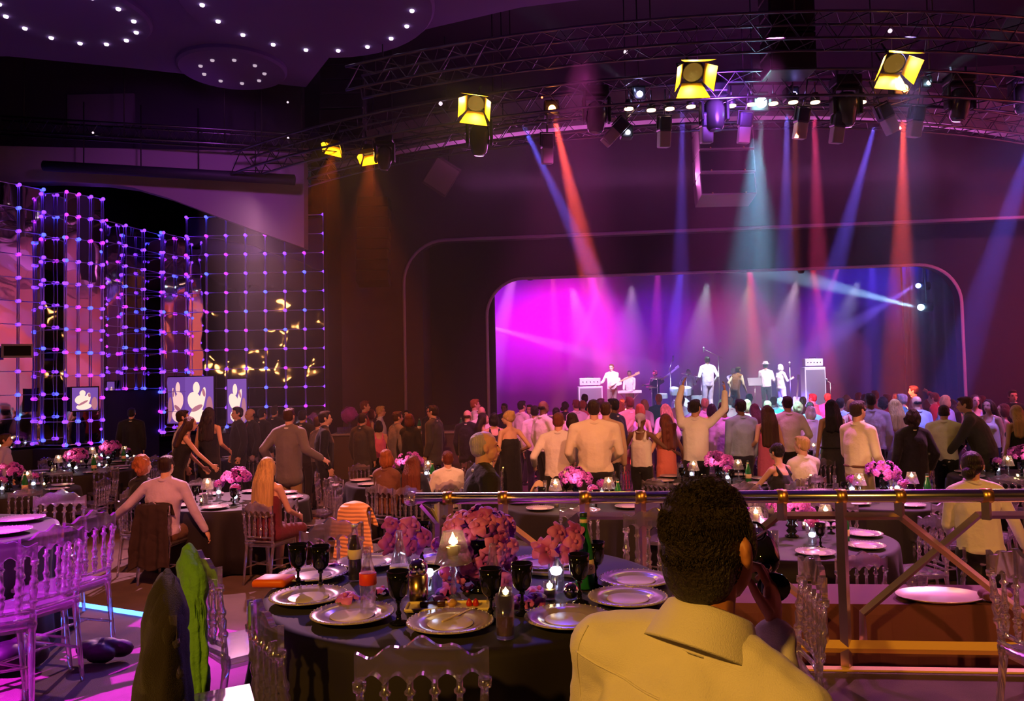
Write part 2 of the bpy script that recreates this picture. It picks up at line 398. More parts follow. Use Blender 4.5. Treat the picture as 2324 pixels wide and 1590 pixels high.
# haze in front of and on the stage
def haze(name, pts, dens, lab):
    hz = bpy.data.materials.new(name); hz.use_nodes = True
    nt = hz.node_tree; nt.nodes.clear()
    vs = nt.nodes.new('ShaderNodeVolumeScatter'); vo = nt.nodes.new('ShaderNodeOutputMaterial')
    vs.inputs['Color'].default_value = (1, 1, 1, 1); vs.inputs['Density'].default_value = dens; vs.inputs['Anisotropy'].default_value = 0.1
    nt.links.new(vs.outputs[0], vo.inputs['Volume'])
    bm = NB(); poly_prism(bm, pts, 0.02, 9.95)
    o = obj(name, bm, hz, None, False); tag(o, lab, 'haze', None, 'stuff')
haze('hall_haze', [(-4.6, 11.6), (15.9, 11.6), (15.9, 21.9), (-4.6, 23.9)], 0.013, 'thin theatrical haze in the air before the stage')
haze('stage_haze', [(-4.6, 24.0), (15.9, 22.0), (15.9, 33.5), (-4.6, 33.5)], 0.027, 'denser haze filling the stage behind the portal')
# ================================================================ furniture
def acrylic(name, tint, wt=0.38, wg=0.10, wd=0.03, rough=0.05, grough=0.12):
    """clear plastic or glass: refraction and straight see-through, with a polished face and a trace of body colour"""
    m = bpy.data.materials.new(name); m.use_nodes = True
    nt = m.node_tree; nt.nodes.clear(); L = nt.links
    out = nt.nodes.new('ShaderNodeOutputMaterial')
    g = nt.nodes.new('ShaderNodeBsdfGlass'); g.inputs['Color'].default_value = (*tint, 1); g.inputs['Roughness'].default_value = rough; g.inputs['IOR'].default_value = 1.47
    d = nt.nodes.new('ShaderNodeBsdfDiffuse'); d.inputs['Color'].default_value = (0.9, 0.8, 0.9, 1)
    s = nt.nodes.new('ShaderNodeBsdfGlossy'); s.inputs['Color'].default_value = (1, 1, 1, 1); s.inputs['Roughness'].default_value = grough
    t = nt.nodes.new('ShaderNodeBsdfTransparent')
    def mix(f, x, y):
        q = nt.nodes.new('ShaderNodeMixShader'); q.inputs[0].default_value = f; L.new(x.outputs[0], q.inputs[1]); L.new(y.outputs[0], q.inputs[2]); return q
    a = mix(wt, g, t); b = mix(wg, a, s); c = mix(wd, b, d)
    L.new(c.outputs[0], out.inputs[0])
    MATS[name] = m
    return m
ACR = acrylic('clear_acrylic', (1.0, 0.95, 0.98), 0.30, 0.22, 0.05, 0.04, 0.085)
GLASS = acrylic('clear_glass', (1, 1, 1), 0.55, 0.10, 0.02, 0.02, 0.08)
SHADE = acrylic('shade_glass', (1.0, 0.93, 0.85), 0.40, 0.12, 0.16, 0.05, 0.1)

SPIN = [(0.010, 0), (0.017, 0.006), (0.017, 0.014), (0.010, 0.02), (0.013, 0.05), (0.019, 0.085), (0.012, 0.10), (0.019, 0.112), (0.019, 0.124), (0.012, 0.135),
        (0.016, 0.165), (0.019, 0.18), (0.012, 0.195), (0.010, 0.24), (0.010, 0.285), (0.018, 0.293), (0.018, 0.303), (0.010, 0.312), (0.010, 0.345)]
CW, CZ0, CZ1 = 0.185, 0.475, 0.80      # half width of the back, foot and head of the spindles
def crest_mesh():
    bm = NB(); n = 60; fr = []
    for i in range(n + 1):
        x = -0.20 + 0.40 * i / n; u = abs(x) / 0.20
        top = 0.895 + 0.030 * math.cos(u * PI * 1.0) * (1 if u < 0.5 else 0.6) + 0.010 * math.cos(u * PI * 4)
        ph = ((x + 0.185) / 0.074) % 1.0
        arch = 0.030 * abs(math.sin(ph * PI)) if -0.185 <= x <= 0.185 else 0.0
        bot = 0.795 + arch
        y = -0.035 - 0.02 * (1 - u * u)
        fr.append([bm.verts.new((x, y - 0.011, bot)), bm.verts.new((x, y - 0.011, top)), bm.verts.new((x, y + 0.011, top)), bm.verts.new((x, y + 0.011, bot))])
    for a, b in zip(fr, fr[1:]):
        for k in range(4): bm.faces.new((a[k], a[(k + 1) % 4], b[(k + 1) % 4], b[k]))
    bm.faces.new(fr[0][::-1]); bm.faces.new(fr[-1])
    return bm
def make_chair(name='crystal_chair', n=12):
    t = empty(name)
    def seat():
        bm = NB(); bbox_bev(bm, (0, 0.19, 0.452), (0.40, 0.40, 0.03), 0.012); box(bm, (0, 0.19, 0.428), (0.36, 0.36, 0.02)); return bm
    obj('seat', seat(), ACR, t, False)
    obj('top_rail', crest_mesh(), ACR, t, False)
    bm = NB()
    for z in (0.485, 0.530): tube(bm, [(-CW, -0.012, z), (0, -0.030, z), (CW, -0.012, z)], 0.011, 8)
    obj('back_rail', bm, ACR, t)
    sp = NB(); lathe(sp, [(r, z * 0.80) for r, z in SPIN], n)
    spm = mesh_from(sp, 'spindle', ACR)
    for i in range(4):
        x = -0.111 + 0.074 * i
        link('spindle', spm, t, (x, -0.032, 0.525))
    fl = NB(); lathe(fl, [(0.012, 0), (0.015, 0.02), (0.013, 0.05), (0.016, 0.20), (0.020, 0.30), (0.024, 0.31), (0.024, 0.33), (0.018, 0.34), (0.022, 0.37), (0.022, 0.425)], n)
    flm = mesh_from(fl, 'leg', ACR)
    for s in (-1, 1):
        link('leg', flm, t, (s * 0.17, 0.355, 0))
    for s in (-1, 1):
        bm = NB()
        prof = [(0.012, 0), (0.014, 0.1), (0.016, 0.3), (0.018, 0.42), (0.022, 0.43), (0.022, 0.47), (0.015, 0.48), (0.014, 0.56), (0.022, 0.57), (0.022, 0.585), (0.015, 0.595), (0.021, 0.64), (0.014, 0.66), (0.022, 0.67), (0.022, 0.685), (0.015, 0.70), (0.013, 0.77), (0.021, 0.775), (0.021, 0.80)]
        pts = [(s * (0.175 + 0.012 * max(0, z - 0.45) / 0.35), (-0.06 * (1 - z / 0.43) if z < 0.43 else -0.035 * (z - 0.43) / 0.37), z) for r, z in prof]
        tube(bm, pts, 0, n, r_list=[r for r, z in prof])
        obj('leg', bm, ACR, t)
    bm = NB()
    for s in (-1, 1): tube(bm, [(s * 0.17, 0.35, 0.19), (s * 0.172, -0.03, 0.19)], 0.009, 8)
    tube(bm, [(-0.17, 0.16, 0.19), (0.17, 0.16, 0.19)], 0.009, 8)
    obj('stretcher', bm, ACR, t)
    return t
CH_NEAR = make_chair('crystal_chair', 14)
CH_MID = make_chair('crystal_chair', 8)
def one_mesh_chair():
    """the small far chair: the same shape in a single mesh"""
    bm = NB()
    for o in [CH_MID] + list(CH_MID.children):
        if o.type == 'MESH':
            n0 = len(bm.verts); bm.from_mesh(o.data); bm.verts.ensure_lookup_table()
            for v in bm.verts[n0:]: v.co += o.location
    return mesh_from(bm, 'crystal_chair', ACR, False)
CH_FAR = one_mesh_chair()
used = {'near': False, 'mid': False}
def chair(x, y, z, rz, label, group, lod='mid'):
    if lod == 'far':
        o = link('crystal_chair', CH_FAR)
    else:
        src = CH_NEAR if lod == 'near' else CH_MID
        o = copy_tree(src) if used[lod] else src
        used[lod] = True
    o.location = (x, y, z); o.rotation_euler = (0, 0, rz)
    return tag(o, label, 'chair', group)
def face_to(x, y, tx, ty):
    return math.atan2(-(tx - x), ty - y)

# round tables ---------------------------------------------------------------
CLOTH = M('black_tablecloth', (0.011, 0.007, 0.007), 0.7, sheen=0.06, var=0.2, vscale=5)
def cloth_mesh(r, h, seed, n=120):
    bm = NB(); rnd = random.Random(seed); ph = [rnd.uniform(0, 6.28) for _ in range(3)]
    rows = [(0.0, 0)] + [(r * f, 0) for f in (0.4, 0.8, 0.97)] + [(r * 1.002, 0.006), (r * 1.01, 0.03)] + [(r * (1.012 + 0.05 * f), 0.03 + (h - 0.045) * f) for f in (0.1, 0.25, 0.45, 0.7, 1.0)]
    prev = None
    for ri, (rr, dz) in enumerate(rows):
        if rr == 0: prev = [bm.verts.new((0, 0, h + 0.004))]; continue
        cur = []
        for k in range(n):
            a = 2 * PI * k / n
            w = 0 if dz < 0.02 else min(1, dz / (h * 0.6))
            q = rr + w * (0.040 * math.sin(13 * a + ph[0]) + 0.022 * math.sin(21 * a + ph[1]) + 0.015 * math.sin(5 * a + ph[2]))
            cur.append(bm.verts.new((q * math.cos(a), q * math.sin(a), h + 0.004 - dz)))
        for k in range(n):
            k2 = (k + 1) % n
            if len(prev) == 1: bm.faces.new((prev[0], cur[k], cur[k2]))
            else: bm.faces.new((prev[k], cur[k], cur[k2], prev[k2]))
        prev = cur
    return bm
def table(x, y, z, r, where, seed):
    t = empty('banquet_table', (x, y, z))
    bm = NB(); lathe(bm, [(0, 0.71), (r - 0.02, 0.71), (r, 0.72), (r, 0.74), (r - 0.01, 0.75), (0, 0.75)], 48)
    wood = M('plywood', (0.35, 0.22, 0.12), 0.6)
    obj('tabletop', bm, wood, t, False)
    bm = NB(); lathe(bm, [(0.30, 0), (0.30, 0.02), (0.05, 0.05), (0.04, 0.3), (0.05, 0.69), (0.2, 0.71)], 20)
    obj('pedestal', bm, M('pedestal_steel', (0.05, 0.05, 0.05), 0.4, 0.8), t)
    tag(t, 'round banquet table ' + where, 'table', 'round banquet tables')
    o = obj('tablecloth', cloth_mesh(r + 0.012, 0.752, seed), CLOTH, None, True, (x, y, z))
    o.modifiers.new('thickness', 'SOLIDIFY').thickness = 0.003
    tag(o, 'black floor-length cloth over the table ' + where, 'tablecloth', 'black tablecloths')
    return t

# things that stand on the tables -------------------------------------------
BLACKGLASS = M('black_glass', (0.006, 0.006, 0.006), 0.04, spec=0.7)
PORC = M('porcelain', (0.80, 0.68, 0.58), 0.25)
PETAL = M('orchid_petal', (0.52, 0.07, 0.62), 0.55, var=0.35, vscale=14, sheen=0.2)
PETAL2 = M('orchid_petal_pale', (0.70, 0.16, 0.70), 0.55, var=0.3, vscale=14)
FLAME = emission('candle_glow', (1.0, 0.72, 0.32), 22.0)
LED = emission('white_led_glow', (0.62, 0.70, 1.0), 16.0)
WAX = M('wax', (0.85, 0.75, 0.5), 0.5)
SILVER = M('silver', (0.80, 0.76, 0.80), 0.2, 0.35)
GOLD = M('gold_metal', (0.85, 0.60, 0.22), 0.22, 1.0)
def p_goblet(n=20):
    t = empty('goblet')
    bm = NB(); lathe(bm, [(0.0, 0.092), (0.020, 0.094), (0.034, 0.110), (0.040, 0.135), (0.0425, 0.165), (0.045, 0.200), (0.043, 0.200), (0.038, 0.14), (0.02, 0.105), (0.0, 0.10)], n); obj('bowl', bm, BLACKGLASS, t)
    bm = NB(); lathe(bm, [(0.036, 0), (0.036, 0.004), (0.012, 0.012), (0.008, 0.03), (0.012, 0.036), (0.012, 0.042), (0.006, 0.05), (0.006, 0.075), (0.012, 0.080), (0.012, 0.088), (0.008, 0.094)], n); obj('stem', bm, BLACKGLASS, t)
    return t
def p_plate(n=40):
    t = empty('charger_plate')
    bm = NB(); lathe(bm, [(0.0, 0.004), (0.095, 0.004), (0.105, 0.012), (0.160, 0.020), (0.167, 0.022), (0.163, 0.026), (0.105, 0.017), (0.094, 0.009), (0.0, 0.009)], n); obj('rim', bm, M('charger_glass', (0.50, 0.40, 0.47), 0.20, 0.15), t)
    bm = NB()
    for k in range(n):
        a = 2 * PI * k / n; lathe(bm, [(0, -0.004), (0.0045, 0), (0, 0.004)], 6, (0.161 * math.cos(a), 0.161 * math.sin(a), 0.026))
    obj('beading', bm, SILVER, t)
    bm = NB(); lathe(bm, [(0.0, 0.0095), (0.085, 0.0095), (0.088, 0.013), (0.084, 0.014), (0.0, 0.0125)], n); obj('well', bm, PORC, t)
    return t
def p_lamp(n=18):
    t = empty('candle_lamp')
    bm = NB(); lathe(bm, [(0.045, 0), (0.045, 0.006), (0.02, 0.016), (0.010, 0.03), (0.016, 0.05), (0.010, 0.07), (0.009, 0.11), (0.017, 0.125), (0.010, 0.14), (0.013, 0.16), (0.03, 0.17), (0.03, 0.178), (0, 0.178)], n); obj('base', bm, GLASS, t)
    bm = NB(); lathe(bm, [(0.020, 0.1785), (0.020, 0.232), (0, 0.236)], 12); obj('candle', bm, WAX, t)
    bm = NB(); lathe(bm, [(0, 0.236), (0.011, 0.246), (0.014, 0.256), (0.008, 0.272), (0, 0.29)], 10); obj('flame', bm, FLAME, t)
    bm = NB(); lathe(bm, [(0.080, 0.165), (0.079, 0.163), (0.043, 0.292), (0.045, 0.293)], n); 
    for v in bm.verts: a = math.atan2(v.co.y, v.co.x); q = 1 + 0.035 * math.cos(a * n / 2); v.co.x *= q; v.co.y *= q
    obj('lamp_shade', bm, SHADE, t)
    return t
def bloom_bm(rnd, s=0.042):
    """an orchid: five broad cupped petals with ruffled edges round a small lip"""
    bm = NB()
    for k in range(5):
        a = 2 * PI * k / 5 + rnd.uniform(-0.15, 0.15); w = 0.50 if k in (1, 4) else 0.36; ph = rnd.uniform(0, 6)
        cols = []
        for i in range(6):
            u = i / 5.0; row = []
            for j in (-1, -0.5, 0, 0.5, 1):
                hw = w * (math.sin(PI * min(1, 0.10 + 0.82 * u)) ** 0.75) * s
                x = u * s * (1 - 0.10 * j * j * u); y = j * hw
                z = s * (0.06 + 0.34 * math.sin(PI * u * 0.8) - 0.42 * u * u - 0.10 * j * j + 0.07 * math.sin(6 * u + 3 * j + ph) * abs(j))
                row.append(bm.verts.new((x * math.cos(a) - y * math.sin(a), x * math.sin(a) + y * math.cos(a), z)))
            cols.append(row)
        for i in range(5):
            for j in range(4): bm.faces.new((cols[i][j], cols[i + 1][j], cols[i + 1][j + 1], cols[i][j + 1]))
    lathe(bm, [(0, 0.05 * s), (0.16 * s, 0.2 * s), (0.20 * s, 0.36 * s), (0.08 * s, 0.46 * s), (0, 0.48 * s)], 7)
    return bm
RB = random.Random(3)
BLOOMS = [mesh_from(bloom_bm(RB), 'bloom', PETAL if i % 3 else PETAL2) for i in range(5)]
def blossom_mass(n, rx, rz, seed, s=1.0):
    """many blooms merged into one mass for the small far bouquets"""
    rnd = random.Random(seed); bm = NB()
    for i in range(n):
        d = Vector((rnd.gauss(0, 1), rnd.gauss(0, 1), abs(rnd.gauss(0, 0.8)) - 0.25)).normalized()
        p = Vector((d.x * rx, d.y * rx, d.z * rz)) * rnd.uniform(0.75, 1.0)
        n0 = len(bm.verts); bm.from_mesh(RB.choice(BLOOMS)); bm.verts.ensure_lookup_table()
        mt = Matrix.Translation(p) @ d.to_track_quat('Z', 'Y').to_matrix().to_4x4() @ Matrix.Rotation(rnd.uniform(0, 6), 4, 'Z') @ Matrix.Scale(s * rnd.uniform(0.9, 1.25), 4)
        for v in bm.verts[n0:]: v.co = mt @ v.co
    return bm
def p_bouquet(seed=1, n=38, rx=0.15, rz=0.13):
    t = empty('orchid_bouquet')
    bm = NB(); lathe(bm, [(0.06, 0), (0.062, 0.01), (0.03, 0.025), (0.05, 0.05), (0.03, 0.075), (0.055, 0.10), (0.03, 0.125), (0.05, 0.15), (0.03, 0.175), (0.045, 0.20), (0.04, 0.22), (0, 0.22)], 16); obj('vase', bm, BLACKGLASS, t)
    o = obj('blossoms', blossom_mass(n, rx, rz, seed), [PETAL], t); o.location = (0, 0, 0.27)
    return t
def p_cylinder(n=16, flower=True):
    t = empty('cylinder_vase')
    bm = NB(); lathe(bm, [(0.033, 0), (0.035, 0.004), (0.035, 0.165), (0.032, 0.165), (0.032, 0.008), (0, 0.008)], n); obj('glass_body', bm, GLASS, t)
    bm = NB(); lathe(bm, [(0, 0.06), (0.016, 0.066), (0.020, 0.085), (0.012, 0.10), (0, 0.104)], 10); obj('light_bead', bm, LED, t)
    if flower:
        o = obj('blossoms', blossom_mass(7, 0.055, 0.05, 11, 1.0), PETAL, t); o.location = (0, 0, 0.19)
    return t
def p_votive():
    t = empty('votive_candle')
    bm = NB(); lathe(bm, [(0.024, 0), (0.028, 0.07), (0.026, 0.07), (0.023, 0.006), (0, 0.006)], 14); obj('glass_cup', bm, GLASS, t)
    bm = NB(); lathe(bm, [(0.019, 0.0065), (0.021, 0.036), (0, 0.038)], 12); obj('candle', bm, WAX, t)
    bm = NB(); lathe(bm, [(0, 0.038), (0.008, 0.044), (0.010, 0.052), (0, 0.074)], 8); obj('flame', bm, FLAME, t)
    return t
def p_tumbler(fill=None, h=0.14, r=0.034):
    t = empty('drinking_glass')
    bm = NB(); lathe(bm, [(r * 0.92, 0), (r * 0.95, 0.004), (r, h), (r - 0.002, h), (r * 0.9, 0.012), (0, 0.012)], 20); obj('glass_body', bm, GLASS, t)
    if fill:
        bm = NB(); lathe(bm, [(r * 0.86, 0.0125), (r * 0.90, h * 0.48), (0, h * 0.48)], 20); obj('drink', bm, M('brown_drink', (0.85, 0.36, 0.08), 0.05, trans=0.6), t)
    return t
def p_flute():
    t = empty('champagne_flute')
    bm = NB(); lathe(bm, [(0.032, 0), (0.030, 0.003), (0.005, 0.008), (0.004, 0.09), (0.018, 0.12), (0.026, 0.17), (0.023, 0.225), (0.0215, 0.225), (0.024, 0.17), (0.015, 0.122), (0, 0.10)], 14); obj('bowl', bm, GLASS, t)
    return t
def p_green():
    t = empty('water_bottle')
    g = M('green_glass', (0.02, 0.20, 0.05), 0.06, spec=0.8)
    bm = NB(); lathe(bm, [(0.036, 0), (0.040, 0.005), (0.040, 0.15), (0.036, 0.18), (0.018, 0.235), (0.0145, 0.27), (0.0145, 0.285), (0, 0.285)], 20); obj('glass_body', bm, g, t)
    bm = NB(); lathe(bm, [(0.0150, 0.245), (0.0158, 0.246), (0.0158, 0.270), (0.0150, 0.271)], 16); obj('neck_label', bm, M('cream_label', (0.85, 0.65, 0.40), 0.6), t)
    bm = NB(); lathe(bm, [(0.0405, 0.06), (0.0415, 0.061), (0.0415, 0.115), (0.0405, 0.116)], 24); obj('front_label', bm, MATS['cream_label'], t)
    bm = NB(); lathe(bm, [(0.015, 0.279), (0.0155, 0.281), (0.0155, 0.296), (0, 0.297)], 14); obj('cap', bm, M('dark_cap', (0.02, 0.05, 0.03), 0.4), t)
    return t
PROTO = {}
def place(kind, fn, loc, label, cat, group=None, rz=0.0, sc=1.0):
    if kind not in PROTO:
        PROTO[kind] = o = fn()
    else: o = copy_tree(PROTO[kind])
    o.location = loc; o.rotation_euler = (0, 0, rz); o.scale = (sc, sc, sc)
    return tag(o, label, cat, group)
# ================================================================ tables of the room
SIDES = ['near side', 'near right side', 'right side', 'far right side', 'far side', 'far left side', 'left side', 'near left side']
SKIP_ITEMS = set()
def side_pos(k, r, off=0.0):
    a = -PI / 2 + (k + off) * PI / 4
    return r * math.cos(a), r * math.sin(a)
# centre pixel x, depth, where, chairs at (side numbers), level of detail, centrepiece
TABLES = [
    ('hero', -0.22, 3.70, 0.5, 0.90, 'in the foreground'),
    ('t1', 2.39, 7.10, 0.0, 0.90, 'beyond the drinking man'),
    ('t2', 0.77, 9.40, 0.0, 0.90, 'beyond the left balustrade'),
    ('t3', 2.76, 11.1, 0.0, 0.90, 'before the dancers'),
    ('t4', 4.25, 9.30, 0.0, 0.90, 'beside the khaki trousers'),
    ('t5', 6.95, 10.9, 0.0, 0.90, 'at the right edge'),
    ('t7', -3.57, 10.2, 0.0, 0.90, 'of the lilac-shirted man'),
    ('t8', -1.60, 11.9, 0.0, 0.90, 'before the bar'),
    ('t9', -5.15, 16.4, 0.0, 0.90, 'behind the grey jacket'),
    ('t10', -7.85, 14.4, 0.0, 0.90, 'left of the redhead'),
    ('t11', -8.25, 16.3, 0.0, 0.75, 'by the dark counter'),
    ('t12', -7.35, 11.6, 0.0, 0.90, 'behind the blue-lit chair'),
    ('t13', -4.05, 5.25, 0.5, 0.90, 'among the magenta chairs'),
    ('t20', 4.75, 13.6, 0.0, 0.90, 'behind the seated couple'),
]
TB = {}
for i, (k, x, y, z, r, where) in enumerate(TABLES):
    table(x, y, z, r, where, i + 1); TB[k] = (x, y, z, r, where)
CHAIRS = {
    't1': ([0, 1, 2, 3, 4], 'mid'), 't2': ([0, 1, 2, 6, 7, 4], 'mid'), 't3': ([0, 1, 5, 6, 7, 4], 'far'), 't4': ([0, 1, 2, 6, 7, 5], 'mid'),
    't5': ([0, 7, 6, 5], 'far'), 't7': ([1, 2, 3, 6, 5], 'mid'), 't8': ([7, 6, 5, 2, 3, 0], 'mid'), 't9': ([0, 1, 2, 6], 'far'), 't10': ([0, 1, 2, 5, 7, 3], 'mid'),
    't11': ([0, 1, 2, 7], 'far'), 't12': ([0, 1, 2, 3, 4], 'mid'), 't13': ([2, 1, 3], 'near'), 't20': ([0, 7, 6, 2], 'far'),
}
rc = random.Random(5)
for k, (sides, lod) in CHAIRS.items():
    if k == 't13': continue
    x, y, z, r, where = TB[k]
    for s in sides:
        dx, dy = side_pos(s, r + 0.42 + rc.uniform(-0.04, 0.08), rc.uniform(-0.12, 0.12))
        chair(x + dx, y + dy, z, face_to(dx, dy, 0, 0) + rc.uniform(-0.2, 0.2), 'clear acrylic chair on the %s of the table %s' % (SIDES[s], where), 'acrylic banquet chairs', lod)
# the magenta chairs at the left and the chairs round the foreground table: each where the photo has it
MG = 'acrylic banquet chairs'
for x, y, rz, lab in [
    (-2.72, 4.16, 0.55, 'magenta-lit acrylic chair at the left edge seen from behind, frontmost of the four'),
    (-2.66, 4.55, 1.20, 'magenta-lit acrylic chair turned sideways, middle one of the row by the blue light strip'),
    (-2.72, 5.06, 1.28, 'magenta-lit acrylic chair nearest the blue light strip, last of the row'),
    (-3.50, 6.10, PI, 'blue-lit acrylic chair whose wavy top shows above the table at the left edge')]:
    chair(x, y, 0.5, rz, lab, MG, 'near')
HERO_CH = [
    (-0.29, 2.44, 0.05, 'acrylic chair with its back to us at the middle of the foreground table'),
    (-0.87, 2.87, -1.0, 'acrylic chair seen from its side at the near left of the foreground table'),
    (-1.43, 3.75, -0.85, 'acrylic chair with a green shawl hung over it, left of the foreground table'),
    (-1.27, 3.02, -1.10, 'acrylic chair hidden under the big dark jacket at lower left'),
    (-1.02, 4.52, -2.4, 'acrylic chair with a violet-lit top behind the two black goblets'),
    (0.78, 4.62, 2.45, 'acrylic chair behind the foreground table, left of the drinking man\'s head'),
    (1.20, 3.36, 1.45, 'acrylic chair standing sideways right of the man drinking'),
    (2.17, 3.40, -1.48, 'acrylic chair cut by the right edge of the picture'),
    (0.62, 1.32, 0.35, 'acrylic chair under the man in the yellow-lit shirt')]
for x, y, rz, lab in HERO_CH:
    chair(x, y, 0.5, rz, lab, MG, 'near')
# what is laid on the far tables
def lay(k, seed, nb=1):
    x, y, z, r, where = TB[k]; h = z + 0.762
    rnd = random.Random(seed)
    short = where
    place('bouquet%d' % (seed % 3), lambda: p_bouquet(seed, 46, 0.21, 0.15), (x + rnd.uniform(-.08, .08), y + rnd.uniform(-.05, .05), h), 'purple orchid bouquet on the table ' + short, 'flowers', 'orchid bouquets', rnd.uniform(0, 6))
    for i, s in enumerate((6.6, 1.6)):
        dx, dy = side_pos(s, 0.34)
        place('lamp', p_lamp, (x + dx, y + dy, h), 'glass candle lamp left of the flowers on the table ' + short if i == 0 else 'glass candle lamp right of the flowers on the table ' + short, 'lamp', 'candle lamps')
    cl = bpy.data.lights.new('table_candle_light', 'POINT'); co = bpy.data.objects.new('table_candle_light', cl); COL.objects.link(co); co.location = (x - 0.1, y - 0.30, h + 0.34); cl.color = (1.0, 0.55, 0.30); cl.energy = 2.2; cl.shadow_soft_size = 0.04
    for i, s in enumerate((5.4, 2.6, 0.4)):
        dx, dy = side_pos(s, 0.30 if i < 2 else 0.36)
        place('cyl', p_cylinder, (x + dx, y + dy, h), 'lit glass vase %s the bouquet on the table %s' % (('behind and left of', 'behind and right of', 'in front of')[i], short), 'vase', 'lit cylinder vases')
    for s in range(8):
        dx, dy = side_pos(s, r - 0.20)
        place('plate', p_plate, (x + dx, y + dy, h), 'charger plate on the %s of the table %s' % (SIDES[s], short), 'plate', 'charger plates', sc=0.95)
    for s in range(0, 8):
        dx, dy = side_pos(s, r - 0.42, 0.36)
        if s % 2 == 0: place('goblet', p_goblet, (x + dx, y + dy, h), 'black goblet on the %s of the table %s' % (SIDES[s], short), 'glass', 'black goblets')
        else: place('tumbler', p_tumbler, (x + dx, y + dy, h), 'clear drinking glass on the %s of the table %s' % (SIDES[s], short), 'glass', 'clear glasses')
    for s in (7, 3):
        dx, dy = side_pos(s, 0.46, 0.1)
        place('votive', p_votive, (x + dx, y + dy, h), 'small votive candle on the %s of the table %s' % (SIDES[s], short), 'candle', 'votive candles')
    dx, dy = side_pos(1, 0.5, 0.2)
    place('green', p_green, (x + dx, y + dy, h), 'green water bottle on the table ' + short, 'bottle', 'green water bottles')
    dx, dy = side_pos(5, 0.5, 0.2)
    place('flute', p_flute, (x + dx, y + dy, h), 'champagne flute on the table ' + short, 'glass', 'champagne flutes')
for i, k in enumerate(['t1', 't2', 't3', 't4', 't5', 't7', 't8', 't9', 't10', 't11', 't12', 't13', 't20']):
    lay(k, 20 + i)
# ================================================================ balustrade
RA, RBP = Vector((-0.59, 4.92, 0)), Vector((3.2, 4.50, 0))
RD = (RBP - RA).normalized()
def rail_pt(px, z, off=0.0):
    """the point of the balustrade's vertical plane that stands at photo column px"""
    d = ray(px, 1250); n = Vector((-RD.y, RD.x, 0))
    t = (n.dot(RA)) / (n.dot(Vector((d.x, d.y, 0))))
    p = Vector((d.x * t, d.y * t, z))
    return p + n * off
STEEL = M('brushed_steel', (0.62, 0.52, 0.48), 0.30, 1.0)
CHROME = M('chrome', (0.85, 0.82, 0.88), 0.08, 1.0)
t = empty('balustrade', (RA.x, RA.y, 0.5)); TO = t.location
tag(t, 'polished steel balustrade with crossed bars along the edge of the raised floor', 'railing')
def bar(name, pts, w=0.022, mat=STEEL):
    bm = NB(); tube(bm, [p - TO for p in pts], w * 1.414, 4); return obj(name, bm, mat, t, False)
zh, zm, zb = 1.48, 1.365, 0.64
bm = NB(); tube(bm, [RA + Vector((0, 0, zh)) - RD * 0.02 - TO, RA + RD * 9 + Vector((0, 0, zh)) - TO], 0.037, 20); obj('handrail', bm, M('handrail_chrome', (0.85, 0.82, 0.88), 0.17, 1.0), t)
bm = NB(); lathe(bm, [(0, -0.05), (0.032, -0.042), (0.046, -0.012), (0.046, 0.012), (0.032, 0.042), (0, 0.05)], 20, RA + Vector((0, 0, zh)) - RD * 0.05 - TO, Matrix.Rotation(PI / 2, 3, 'Y')); obj('end_cap', bm, GLASS, t)
for px in (1000, 1456, 1912, 2370):
    bar('post', [rail_pt(px, 0.505), rail_pt(px, zh - 0.02)], 0.024)
for px in (1019, 1144, 1329, 1590, 1778, 2045, 2243, 2560):
    bar('short_post', [rail_pt(px, zm - 0.02), rail_pt(px, zh - 0.03)], 0.021)
for px in (1019, 1144, 1329, 1456, 1590, 1778, 1912, 2045, 2243):
    p = rail_pt(px, zh) - TO
    bm = NB(); tube(bm, [p - RD * 0.028, p + RD * 0.028], 0.042, 18); obj('bracket', bm, brass, t)
def u_of(px): return (rail_pt(px, 0) - RA).dot(RD)
def up_(u, z): return RA + RD * u + Vector((0, 0, z))
bar('end_brace', [up_(0.02, zh - 0.03), up_(0.30, 1.13)], 0.020, CHROME)
for a, b in ((1000, 1456), (1456, 1912), (1912, 2370)):
    u0, u1 = u_of(a), u_of(b); L = u1 - u0; q = 0.30 * L; e = 0.10 * L
    bar('cross_bar', [up_(u0, zm), up_(u0 + q, zm), up_(u1 - e, 0.80), up_(u1 - e, zb)], 0.017)
    bar('cross_bar', [up_(u1, zm) + Vector((0, 0.03, 0)), up_(u1 - q, zm) + Vector((0, 0.03, 0)), up_(u0 + e, 0.80) + Vector((0, 0.03, 0)), up_(u0 + e, zb) + Vector((0, 0.03, 0))], 0.017)
bar('bottom_rail', [up_(0.35, zb - 0.02), up_(9, zb - 0.02)], 0.026, M('bottom_rail_paint', (0.75, 0.50, 0.10), 0.5))

